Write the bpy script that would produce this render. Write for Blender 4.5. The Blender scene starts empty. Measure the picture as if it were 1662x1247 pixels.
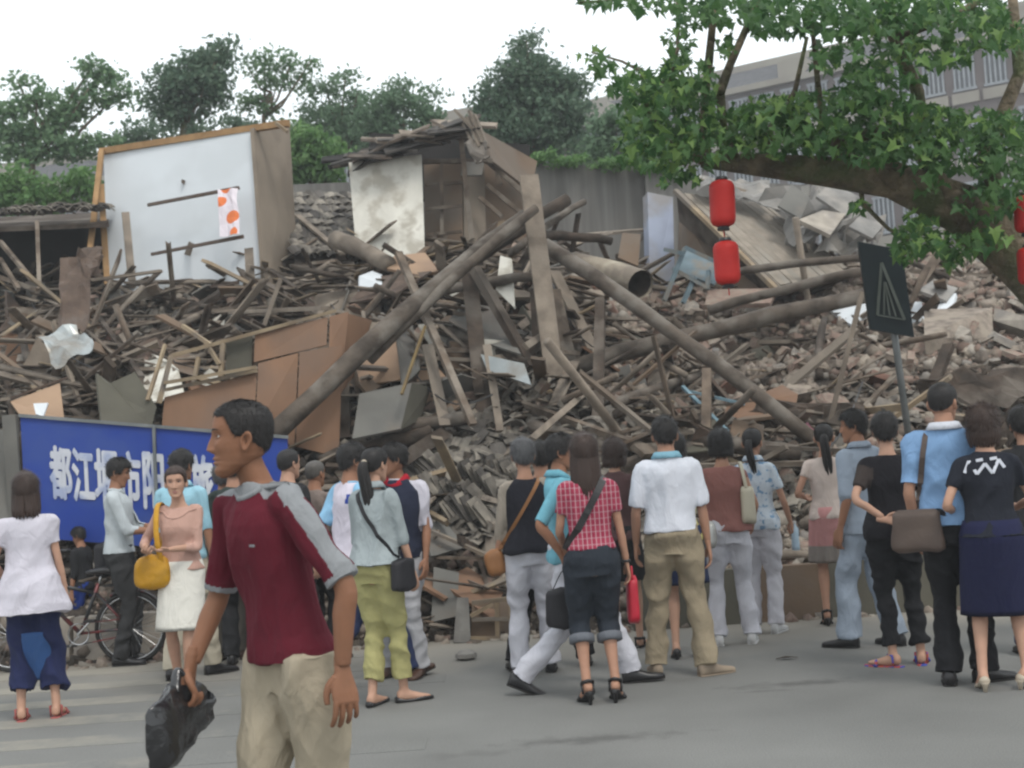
import bpy, math, random
import numpy as np
from mathutils import Vector, Matrix, noise
random.seed(7); rng = np.random.default_rng(7)
SC = bpy.context.scene
COL = SC.collection
R = math.radians
# ------------------------------------------------------------------ camera
FPX, ROLL, HOR = 2283.0, R(3.8), 722.0
PITCH = math.atan((HOR - 623.5) * math.cos(ROLL) / FPX)
CAMZ = 1.6
fw = Vector((0, math.cos(PITCH), math.sin(PITCH)))
up0 = Vector((0, -math.sin(PITCH), math.cos(PITCH)))
rt0 = Vector((1, 0, 0))
rt = rt0 * math.cos(ROLL) - up0 * math.sin(ROLL)
up = up0 * math.cos(ROLL) + rt0 * math.sin(ROLL)
cd = bpy.data.cameras.new('camera'); cam = bpy.data.objects.new('camera', cd); COL.objects.link(cam)
cam.matrix_world = Matrix(((rt.x, up.x, -fw.x, 0), (rt.y, up.y, -fw.y, 0), (rt.z, up.z, -fw.z, CAMZ), (0, 0, 0, 1)))
cd.sensor_width = 36; cd.lens = 18 * FPX / 831.0; cd.clip_end = 2000; cd.clip_start = .05
cd.dof.use_dof = True; cd.dof.focus_distance = 7.0; cd.dof.aperture_fstop = 5.6
SC.camera = cam
# ------------------------------------------------------------------ sky, sun, exposure
w = bpy.data.worlds.new('World'); SC.world = w; w.use_nodes = True
wn, wl = w.node_tree.nodes, w.node_tree.links
bgn = wn['Background']
sky = wn.new('ShaderNodeTexSky'); sky.sky_type = 'NISHITA'; sky.sun_disc = False
SUN_EL, SUN_ROT = R(58), R(150)
sky.sun_elevation = SUN_EL; sky.sun_rotation = SUN_ROT; sky.air_density = 1.5; sky.dust_density = 5; sky.ozone_density = 1
mx = wn.new('ShaderNodeMix'); mx.data_type = 'RGBA'; mx.inputs[0].default_value = .9
mx.inputs[7].default_value = (13.6, 14.3, 14.7, 1)
wl.new(sky.outputs[0], mx.inputs[6]); wl.new(mx.outputs[2], bgn.inputs[0])
bgn.inputs[1].default_value = .1
sl = bpy.data.lights.new('sun', 'SUN'); sl.energy = 1.5; sl.angle = R(16); sl.color = (1, .96, .9)
so = bpy.data.objects.new('sun', sl); COL.objects.link(so)
# light comes down from high up behind and beside the camera, softened by the cloud
so.rotation_euler = (R(90) - SUN_EL, 0, R(180) - SUN_ROT)
so.location = (0, 0, 30)
vs = SC.view_settings; vs.view_transform = 'Standard'; vs.look = 'None'; vs.gamma = 1; vs.use_curve_mapping = False
vs.exposure = 0.0
SC.cycles.max_bounces = 5; SC.cycles.diffuse_bounces = 3; SC.cycles.transparent_max_bounces = 6
SC.cycles.pixel_filter_type = 'BLACKMAN_HARRIS'; SC.cycles.filter_width = 2.3
SC.cycles.use_denoising = True
# ------------------------------------------------------------------ picking points in the place
def D(px, py):
    v = fw + rt * ((px - 831) / FPX) + up * ((623.5 - py) / FPX)
    return v / v.y
def P(px, py, Y):
    return D(px, py) * Y + Vector((0, 0, CAMZ))
def G(px, py, z=0.0):
    d = D(px, py)
    return d * ((z - CAMZ) / d.z) + Vector((0, 0, CAMZ))
def horizon(px): return 722 - (px - 831) * math.tan(ROLL)
# ------------------------------------------------------------------ terrain of the rubble heap
YS = np.array([11.2, 11.9, 12.3, 13.0, 14.2, 16., 18., 19.5, 22., 25., 28., 34.])
ZL = np.array([-.06, -.02, .3, .8, 1.6, 2.75, 3.75, 4.15, 4.3, 3.2, 0, -.06])
ZR = np.array([-.06, -.02, .25, .7, 1.45, 2.2, 2.95, 3.4, 4.0, 3.2, 0, -.06])
ZLc = list(ZL); ZRc = list(ZR); YSc = list(YS)
def interp(x, xs, ys):
    if x <= xs[0]: return ys[0]
    for i in range(1, len(xs)):
        if x < xs[i]:
            t = (x - xs[i-1]) / (xs[i] - xs[i-1]); return ys[i-1] * (1 - t) + ys[i] * t
    return ys[-1]
HAZE = .0022
def hterr(x, y):
    t = min(1, max(0, (x - 0.2) / 2.2)); t = t * t * (3 - 2 * t)
    z = interp(y, YSc, ZLc) * (1 - t) + interp(y, YSc, ZRc) * t
    if z > 0.05:
        k = min(1, z / .8)
        n = noise.fractal(Vector((x * .55, y * .55, 3.1)), 1.0, 2.0, 4)
        z += k * .22 * n
        z += k * .16 * (abs(noise.noise(Vector((x * 1.7, y * 1.7, 9)))) - .15)
    for (cx, cy, sx, sy, k) in ((-4.2, 17.6, 1.3, 1.3, .42), (-6.6, 17.6, 1.0, 1.5, .75), (3.0, 18.0, 1.0, 1.3, .55)):
        z -= k * math.exp(-((x - cx) / sx) ** 2 - ((y - cy) / sy) ** 2)
    return z
def hit(px, py, lift=0.0):
    d = D(px, py); y = 11.5
    while y < 24:
        p = d * y + Vector((0, 0, CAMZ))
        if p.z < hterr(p.x, p.y): return d * (y - lift) + Vector((0, 0, CAMZ))
        y += .06
    return d * (21.0 - lift) + Vector((0, 0, CAMZ))
# ------------------------------------------------------------------ materials
MATS = {}
def _base(name):
    m = bpy.data.materials.new(name); m.use_nodes = True
    nt = m.node_tree; return m, nt, nt.nodes, nt.links, nt.nodes['Principled BSDF']
def rgba(c): return (c[0], c[1], c[2], 1)
def pm(name, c1, c2=None, scale=4.0, rough=.85, bump=.3, bscale=40., stretch=(1, 1, 1), metal=0, var=.25, detail=5, c3=None, s3=1.3, bdist=.01, ramp=(.35, .65), spec=.3):
    """noise-mottled material; each piece or loose island gets its own slight brightness"""
    if name in MATS: return MATS[name]
    m, nt, N, L, b = _base(name)
    tc = N.new('ShaderNodeTexCoord'); mp = N.new('ShaderNodeMapping'); mp.inputs['Scale'].default_value = stretch
    oi = N.new('ShaderNodeObjectInfo')
    ad = N.new('ShaderNodeVectorMath'); ad.operation = 'MULTIPLY_ADD'
    L.new(oi.outputs['Random'], ad.inputs[0]); ad.inputs[1].default_value = (37, 23, 51); L.new(tc.outputs['Object'], ad.inputs[2])
    L.new(ad.outputs[0], mp.inputs[0])
    n1 = N.new('ShaderNodeTexNoise'); n1.inputs['Scale'].default_value = scale; n1.inputs['Detail'].default_value = detail
    L.new(mp.outputs[0], n1.inputs['Vector'])
    rp = N.new('ShaderNodeValToRGB'); rp.color_ramp.elements[0].position = ramp[0]; rp.color_ramp.elements[1].position = ramp[1]
    c2 = c2 or tuple(x * .7 for x in c1)
    rp.color_ramp.elements[0].color = rgba(c1); rp.color_ramp.elements[1].color = rgba(c2)
    L.new(n1.outputs[0], rp.inputs[0]); out = rp.outputs[0]
    if c3:
        n3 = N.new('ShaderNodeTexNoise'); n3.inputs['Scale'].default_value = s3; n3.inputs['Detail'].default_value = 6
        L.new(ad.outputs[0], n3.inputs['Vector'])
        r3 = N.new('ShaderNodeValToRGB'); r3.color_ramp.elements[0].position = .48; r3.color_ramp.elements[1].position = .62
        L.new(n3.outputs[0], r3.inputs[0])
        m3 = N.new('ShaderNodeMix'); m3.data_type = 'RGBA'; m3.inputs[7].default_value = rgba(c3)
        L.new(r3.outputs[0], m3.inputs[0]); L.new(out, m3.inputs[6]); out = m3.outputs[2]
    if var:
        ge = N.new('ShaderNodeNewGeometry')
        a = N.new('ShaderNodeMath'); a.operation = 'ADD'; L.new(oi.outputs['Random'], a.inputs[0]); L.new(ge.outputs['Random Per Island'], a.inputs[1])
        s = N.new('ShaderNodeMapRange'); s.inputs[1].default_value = 0; s.inputs[2].default_value = 2
        s.inputs[3].default_value = 1 - var; s.inputs[4].default_value = 1 + var; L.new(a.outputs[0], s.inputs[0])
        v = N.new('ShaderNodeVectorMath'); v.operation = 'SCALE'; L.new(out, v.inputs[0]); L.new(s.outputs[0], v.inputs['Scale']); out = v.outputs[0]
    L.new(out, b.inputs['Base Color'])
    b.inputs['Roughness'].default_value = rough; b.inputs['Metallic'].default_value = metal
    b.inputs['Specular IOR Level'].default_value = spec
    if bump:
        n2 = N.new('ShaderNodeTexNoise'); n2.inputs['Scale'].default_value = bscale; n2.inputs['Detail'].default_value = 4
        L.new(mp.outputs[0], n2.inputs['Vector'])
        bp = N.new('ShaderNodeBump'); bp.inputs['Strength'].default_value = bump; bp.inputs['Distance'].default_value = bdist
        L.new(n2.outputs[0], bp.inputs['Height']); L.new(bp.outputs[0], b.inputs['Normal'])
    MATS[name] = m; return m
def fabric(name, c, c2=None, pattern=None, rough=.9, bump=.6, fold=9.):
    if name in MATS: return MATS[name]
    m, nt, N, L, b = _base(name)
    tc = N.new('ShaderNodeTexCoord')
    n = N.new('ShaderNodeTexNoise'); n.inputs['Scale'].default_value = 9; n.inputs['Detail'].default_value = 3
    L.new(tc.outputs['Object'], n.inputs['Vector'])
    mxx = N.new('ShaderNodeMix'); mxx.data_type = 'RGBA'; mxx.inputs[6].default_value = rgba([x * .88 for x in c]); mxx.inputs[7].default_value = rgba([min(1, x * 1.08) for x in c])
    L.new(n.outputs[0], mxx.inputs[0]); out = mxx.outputs[2]
    if pattern == 'plaid':
        sp = N.new('ShaderNodeSeparateXYZ'); L.new(tc.outputs['Object'], sp.inputs[0])
        def line(o, freq, wd):
            k = N.new('ShaderNodeMath'); k.operation = 'MULTIPLY'; k.inputs[1].default_value = freq; L.new(o, k.inputs[0])
            f = N.new('ShaderNodeMath'); f.operation = 'FRACT'; L.new(k.outputs[0], f.inputs[0])
            g = N.new('ShaderNodeMath'); g.operation = 'LESS_THAN'; g.inputs[1].default_value = wd; L.new(f.outputs[0], g.inputs[0]); return g.outputs[0]
        a1, a2 = line(sp.outputs[0], 36, .2), line(sp.outputs[2], 26, .2)
        d1, d2 = line(sp.outputs[0], 18, .4), line(sp.outputs[2], 13, .4)
        def mixc(o, fac, col, amt):
            k = N.new('ShaderNodeMath'); k.operation = 'MULTIPLY'; k.inputs[1].default_value = amt; L.new(fac, k.inputs[0])
            q = N.new('ShaderNodeMix'); q.data_type = 'RGBA'; L.new(k.outputs[0], q.inputs[0]); L.new(o, q.inputs[6]); q.inputs[7].default_value = rgba(col); return q.outputs[2]
        out = mixc(out, d1, (.25, .02, .05), .5); out = mixc(out, d2, (.25, .02, .05), .5)
        out = mixc(out, a1, c2, .7); out = mixc(out, a2, c2, .35)
    elif pattern in ('floral', 'specks'):
        vo = N.new('ShaderNodeTexNoise'); vo.inputs['Scale'].default_value = 22 if pattern == 'floral' else 60; vo.inputs['Detail'].default_value = 2
        L.new(tc.outputs['Object'], vo.inputs['Vector'])
        rp = N.new('ShaderNodeValToRGB'); rp.color_ramp.elements[0].position = .55; rp.color_ramp.elements[1].position = .62
        L.new(vo.outputs[0], rp.inputs[0])
        q = N.new('ShaderNodeMix'); q.data_type = 'RGBA'; L.new(rp.outputs[0], q.inputs[0]); L.new(out, q.inputs[6]); q.inputs[7].default_value = rgba(c2); out = q.outputs[2]
    elif pattern == 'stripes':
        wv = N.new('ShaderNodeTexWave'); wv.bands_direction = 'Z'; wv.inputs['Scale'].default_value = 22; L.new(tc.outputs['Object'], wv.inputs['Vector'])
        q = N.new('ShaderNodeMix'); q.data_type = 'RGBA'; L.new(wv.outputs[1], q.inputs[0]); L.new(out, q.inputs[6]); q.inputs[7].default_value = rgba(c2); out = q.outputs[2]
    L.new(out, b.inputs['Base Color']); b.inputs['Roughness'].default_value = rough
    b.inputs['Specular IOR Level'].default_value = .2
    f = N.new('ShaderNodeTexNoise'); f.inputs['Scale'].default_value = fold; f.inputs['Detail'].default_value = 5; f.inputs['Distortion'].default_value = 1.5
    mp = N.new('ShaderNodeMapping'); mp.inputs['Scale'].default_value = (1, 1, .55); L.new(tc.outputs['Object'], mp.inputs[0]); L.new(mp.outputs[0], f.inputs['Vector'])
    bp = N.new('ShaderNodeBump'); bp.inputs['Strength'].default_value = bump; bp.inputs['Distance'].default_value = .03
    L.new(f.outputs[0], bp.inputs['Height']); L.new(bp.outputs[0], b.inputs['Normal'])
    MATS[name] = m; return m
def leafmat(name, c1, c2, trans=.35, rough=.5):
    if name in MATS: return MATS[name]
    m, nt, N, L, b = _base(name)
    ge = N.new('ShaderNodeNewGeometry'); oi = N.new('ShaderNodeObjectInfo')
    a = N.new('ShaderNodeMath'); a.operation = 'ADD'; L.new(oi.outputs['Random'], a.inputs[0]); L.new(ge.outputs['Random Per Island'], a.inputs[1])
    fr = N.new('ShaderNodeMath'); fr.operation = 'FRACT'; L.new(a.outputs[0], fr.inputs[0])
    q = N.new('ShaderNodeMix'); q.data_type = 'RGBA'; q.inputs[6].default_value = rgba(c1); q.inputs[7].default_value = rgba(c2)
    L.new(fr.outputs[0], q.inputs[0]); L.new(q.outputs[2], b.inputs['Base Color']); b.inputs['Roughness'].default_value = rough
    b.inputs['Specular IOR Level'].default_value = .25
    tr = N.new('ShaderNodeBsdfTranslucent'); L.new(q.outputs[2], tr.inputs[0])
    ms = N.new('ShaderNodeMixShader'); ms.inputs[0].default_value = trans
    L.new(b.outputs[0], ms.inputs[1]); L.new(tr.outputs[0], ms.inputs[2]); L.new(ms.outputs[0], N['Material Output'].inputs[0])
    MATS[name] = m; return m
def M(n): return MATS[n]
# ------------------------------------------------------------------ object helpers
WL = {}
def tag(o, label=None, cat=None, group=None, kind=None):
    if label: o['label'] = label
    if cat: o['category'] = cat
    if group: o['group'] = group
    if kind: o['kind'] = kind
    return o
def empty(name, loc, label=None, cat=None, group=None):
    o = bpy.data.objects.new(name, None); COL.objects.link(o); o.location = loc; o.empty_display_size = .2
    WL[o.name] = Vector(loc); return tag(o, label, cat, group)
def link_mesh(name, me, mats, parent=None, smooth=False, recenter=True, kind=None):
    if not isinstance(mats, (list, tuple)): mats = [mats]
    for m in mats:
        if m is not None: me.materials.append(m)
    if smooth: me.polygons.foreach_set('use_smooth', [True] * len(me.polygons))
    c = Vector((0, 0, 0))
    if recenter and len(me.vertices):
        co = np.empty(len(me.vertices) * 3, dtype=np.float32); me.vertices.foreach_get('co', co); co = co.reshape(-1, 3)
        c = Vector(((co[:, 0].min() + co[:, 0].max()) / 2, (co[:, 1].min() + co[:, 1].max()) / 2, float(co[:, 2].min())))
        co -= np.array(c, dtype=np.float32); me.vertices.foreach_set('co', co.ravel())
    me.update()
    o = bpy.data.objects.new(name, me); COL.objects.link(o)
    WL[o.name] = c
    if parent is not None:
        o.parent = parent; o.location = c - WL[parent.name]
    else: o.location = c
    if kind: o['kind'] = kind
    return o
class MB:
    def __init__(s): s.v = []; s.f = []; s.mi = []
    def add(s, vs, fs, mi=0):
        b = len(s.v); s.v += [tuple(v) for v in vs]; s.f += [tuple(b + i for i in f) for f in fs]; s.mi += [mi] * len(fs); return s
    def box(s, c, size, M3=None, mi=0, jit=0):
        hx, hy, hz = size[0] / 2, size[1] / 2, size[2] / 2; c = Vector(c); vs = []
        for x in (-hx, hx):
            for y in (-hy, hy):
                for z in (-hz, hz):
                    v = Vector((x + random.uniform(-jit, jit), y + random.uniform(-jit, jit), z + random.uniform(-jit, jit)))
                    vs.append(c + (M3 @ v if M3 is not None else v))
        return s.add(vs, [(0, 1, 3, 2), (4, 6, 7, 5), (0, 4, 5, 1), (2, 3, 7, 6), (0, 2, 6, 4), (1, 5, 7, 3)], mi)
    def bar(s, a, b, w, t, upv=None, mi=0, jit=0):
        """a board from a to b, w wide and t thick (t along upv)"""
        a, b = Vector(a), Vector(b); d = b - a; l = d.length; d.normalize()
        u = Vector(upv) if upv is not None else Vector((0, 0, 1))
        if abs(d.dot(u)) > .97: u = Vector((0, 1, 0))
        x = d.cross(u).normalized(); u = x.cross(d).normalized()
        m = Matrix((d, x, u)).transposed()
        return s.box((a + b) / 2, (l, w, t), m, mi, jit)
    def quadbox(s, pts, t, mi=0, nrm=None):
        """a panel through the given corners, t thick away from nrm"""
        pts = [Vector(p) for p in pts]
        n = nrm or (pts[1] - pts[0]).cross(pts[2] - pts[0]).normalized()
        k = len(pts); vs = pts + [p - n * t for p in pts]
        fs = [tuple(range(k)), tuple(range(2 * k - 1, k - 1, -1))] + [(i, i + k, (i + 1) % k + k, (i + 1) % k) for i in range(k)]
        return s.add(vs, fs, mi)
    def tube(s, pts, rad, n=8, mi=0, caps=True, flat=1.0, wob=0):
        pts = [Vector(p) for p in pts]; k = len(pts)
        if not hasattr(rad, '__len__'): rad = [rad] * k
        vs = []; prev = None
        for i, p in enumerate(pts):
            d = (pts[min(i + 1, k - 1)] - pts[max(i - 1, 0)]).normalized()
            if prev is None:
                a = d.cross(Vector((0, 0, 1)) if abs(d.z) < .9 else Vector((0, 1, 0))).normalized()
            else: a = (prev - d * prev.dot(d)).normalized()
            prev = a; b = d.cross(a)
            for j in range(n):
                t = 2 * math.pi * j / n; r = rad[i] * (1 + (wob * noise.noise(p * 1.3 + Vector((j * .9, 0, 0))) if wob else 0))
                vs.append(p + a * (math.cos(t) * r) + b * (math.sin(t) * r * flat))
        fs = [(i * n + j, i * n + (j + 1) % n, (i + 1) * n + (j + 1) % n, (i + 1) * n + j) for i in range(k - 1) for j in range(n)]
        if caps: fs += [tuple(range(n - 1, -1, -1)), tuple((k - 1) * n + j for j in range(n))]
        return s.add(vs, fs, mi)
    def lathe(s, c, prof, n=16, mi=0, ax=None):
        c = Vector(c); vs = []; k = len(prof)
        q = Vector((0, 0, 1)).rotation_difference(Vector(ax)) if ax is not None else None
        for r, z in prof:
            for j in range(n):
                t = 2 * math.pi * j / n; v = Vector((r * math.cos(t), r * math.sin(t), z)); vs.append(c + (q @ v if q else v))
        fs = [(i * n + j, i * n + (j + 1) % n, (i + 1) * n + (j + 1) % n, (i + 1) * n + j) for i in range(k - 1) for j in range(n)]
        fs += [tuple(range(n - 1, -1, -1)), tuple((k - 1) * n + j for j in range(n))]
        return s.add(vs, fs, mi)
    def mesh(s, name='m'):
        me = bpy.data.meshes.new(name); me.from_pydata(s.v, [], s.f); me.polygons.foreach_set('material_index', s.mi); me.update(); return me
    def build(s, name, mats, parent=None, smooth=False, kind=None, label=None, cat=None, group=None):
        o = link_mesh(name, s.mesh(name), mats, parent, smooth, True, kind)
        return tag(o, label, cat, group)
def np_mesh(name, v, f, mi=None):
    """vertices (n,3), quads or tris (m,k) as a mesh, fast"""
    me = bpy.data.meshes.new(name); v = np.asarray(v, dtype=np.float32); f = np.asarray(f, dtype=np.int32); k = f.shape[1]
    me.vertices.add(len(v)); me.vertices.foreach_set('co', v.ravel())
    me.loops.add(f.size); me.loops.foreach_set('vertex_index', f.ravel())
    me.polygons.add(len(f)); me.polygons.foreach_set('loop_start', np.arange(0, f.size, k, dtype=np.int32)); 
    me.polygons.foreach_set('loop_total', np.full(len(f), k, dtype=np.int32))
    if mi is not None: me.polygons.foreach_set('material_index', np.asarray(mi, dtype=np.int32))
    me.update(calc_edges=True); return me
def copy_thing(src, loc, rot=None, parent=None, scale=None):
    o = src.copy(); COL.objects.link(o); o.location = loc
    if rot is not None: o.rotation_euler = rot
    if scale is not None: o.scale = scale
    WL[o.name] = Vector(loc)
    if parent is not None: o.parent = parent; o.location = Vector(loc) - WL[parent.name]
    return o
# ================================================================== materials of the place
pm('weathered_wood', (.155, .118, .088), (.066, .05, .038), scale=5, stretch=(1, 1, 1), bump=.8, bscale=22, c3=(.20, .17, .138), s3=3, var=.3)
pm('log_wood', (.115, .092, .073), (.055, .043, .034), scale=5, bump=.8, bscale=20, c3=(.16, .14, .118), s3=3, var=.18)
pm('dark_wood', (.072, .052, .039), (.033, .025, .019), scale=5, bump=.8, bscale=22, c3=(.12, .10, .082), s3=2, var=.3)
pm('pale_wood', (.30, .235, .155), (.19, .14, .09), scale=4, bump=.3, c3=(.17, .145, .12), s3=2, var=.25)
pm('grey_wood', (.26, .215, .17), (.135, .11, .087), scale=4, bump=.4, c3=(.2, .168, .135), s3=3, var=.35)
pm('orange_wood', (.36, .22, .105), (.25, .15, .07), scale=6, bump=.2, var=.15)
pm('plywood', (.235, .135, .082), (.17, .10, .064), scale=2, stretch=(1, 1, .25), bump=.15, c3=(.18, .115, .08), s3=1.2, var=.12)
pm('light_plywood', (.37, .25, .165), (.29, .195, .13), scale=2, bump=.15, c3=(.25, .17, .12), s3=1.5, var=.12)
pm('hardboard', (.17, .118, .08), (.125, .088, .06), scale=2, bump=.2, c3=(.15, .12, .095), s3=1.2, var=.12)
pm('grey_board', (.155, .15, .135), (.11, .107, .098), scale=2, bump=.15, c3=(.16, .14, .12), s3=1.5, var=.18)
pm('olive_board', (.105, .098, .075), (.075, .07, .055), scale=2, bump=.15, var=.1)
pm('white_board', (.62, .655, .68), (.595, .625, .65), scale=2.2, bump=.1, c3=(.57, .60, .62), s3=1.4, var=.06, rough=.7)
pm('old_white_board', (.68, .66, .59), (.55, .53, .47), scale=3, bump=.2, c3=(.42, .39, .33), s3=4, var=.05, stretch=(1, 1, .5))
pm('box_side', (.245, .2, .155), (.205, .168, .13), scale=2, bump=.1, c3=(.19, .155, .12), s3=1.5, var=.04)
pm('mortar', (.27, .225, .185), (.14, .115, .094), scale=9, bump=.6, bscale=50, c3=(.27, .23, .185), s3=4, var=.45, bdist=.02)
pm('gap_shade_debris', (.085, .068, .054), (.04, .032, .026), scale=8, bump=1, bscale=25, c3=(.12, .10, .08), s3=3, var=.45, bdist=.04)  # debris darkened so the shade of the gaps sits in its colour
pm('dust_soil', (.155, .128, .102), (.075, .06, .048), scale=7, bump=1, bscale=25, c3=(.17, .15, .13), s3=2, var=0, bdist=.05)
pm('dusty_brick', (.25, .175, .14), (.175, .125, .10), scale=12, bump=.6, bscale=60, c3=(.235, .195, .155), s3=8, var=.35)
pm('red_brick', (.19, .105, .078), (.15, .088, .066), scale=12, bump=.6, bscale=60, c3=(.19, .15, .12), s3=6, var=.3)
pm('concrete', (.36, .32, .27), (.23, .205, .175), scale=5, bump=.5, bscale=40, c3=(.22, .2, .18), s3=3, var=.25)
pm('clay_tile', (.165, .148, .126), (.075, .066, .056), scale=10, bump=.5, bscale=60, c3=(.23, .205, .17), s3=6, var=.45)
pm('dark_tile', (.075, .067, .06), (.04, .036, .033), scale=8, bump=.5, bscale=40, c3=(.10, .09, .08), s3=4, var=.35)
pm('shade_and_roof_black', (.018, .015, .014), (.01, .009, .008), scale=3, bump=.3, var=.1)  # black for the painted shade panels and the black roof debris
pm('tarp_metal', (.23, .22, .205), (.13, .125, .118), scale=3, bump=.4, bscale=14, c3=(.27, .25, .225), s3=2.5, var=.12, rough=.6)
pm('rust', (.12, .085, .065), (.08, .056, .044), scale=6, bump=.5, c3=(.12, .095, .08), s3=3, var=.2)
pm('sheet_steel', (.42, .45, .45), (.30, .33, .335), scale=3, bump=.3, bscale=10, c3=(.25, .23, .2), s3=2, rough=.35, metal=.35, var=.05)
pm('stone_grey', (.24, .23, .21), (.16, .15, .14), scale=7, bump=.5, var=.2)
pm('bark', (.21, .165, .11), (.08, .066, .045), scale=7, bump=1, bscale=18, c3=(.085, .10, .045), s3=3, var=0, bdist=.05)
pm('black_metal', (.03, .03, .032), (.018, .018, .02), scale=6, bump=.1, rough=.4, var=0, spec=.5)
pm('grey_metal', (.22, .23, .23), (.14, .15, .15), scale=5, bump=.1, rough=.45, metal=.5, var=.1)
pm('pale_blue_metal', (.13, .18, .205), (.085, .125, .145), scale=6, bump=.2, rough=.5, c3=(.16, .15, .13), s3=4, var=.1)
pm('blue_wash', (.36, .40, .50), (.28, .31, .40), scale=2, bump=.2, c3=(.28, .27, .27), s3=1.5, var=.02)
pm('cream_render', (.30, .28, .24), (.25, .23, .2), scale=.6, bump=.1, var=.03)
pm('brown_render', (.15, .125, .12), (.12, .10, .098), scale=.5, bump=.1, var=.03)
pm('slate', (.095, .095, .10), (.06, .06, .066), scale=3, bump=.5, bscale=12, var=.1)
pm('window_glass', (.09, .10, .115), (.05, .055, .065), scale=.8, bump=0, rough=.15, var=.3, spec=.5)
pm('frame_paint', (.30, .32, .34), (.24, .26, .28), scale=3, bump=.1, var=.05)
# ---- boundary wall concrete: rain streaks run down it
m_, nt_, N_, L_, b_ = _base('streaked_wall')
tc_ = N_.new('ShaderNodeTexCoord'); mp_ = N_.new('ShaderNodeMapping'); mp_.inputs['Scale'].default_value = (5, 5, .22); L_.new(tc_.outputs['Object'], mp_.inputs[0])
n_ = N_.new('ShaderNodeTexNoise'); n_.inputs['Scale'].default_value = 1.6; n_.inputs['Detail'].default_value = 6; L_.new(mp_.outputs[0], n_.inputs['Vector'])
r_ = N_.new('ShaderNodeValToRGB'); r_.color_ramp.elements[0].position = .38; r_.color_ramp.elements[1].position = .66
r_.color_ramp.elements[0].color = (.135, .128, .118, 1); r_.color_ramp.elements[1].color = (.20, .192, .178, 1)
L_.new(n_.outputs[0], r_.inputs[0]); L_.new(r_.outputs[0], b_.inputs['Base Color']); b_.inputs['Roughness'].default_value = .9; MATS['streaked_wall'] = m_
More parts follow.
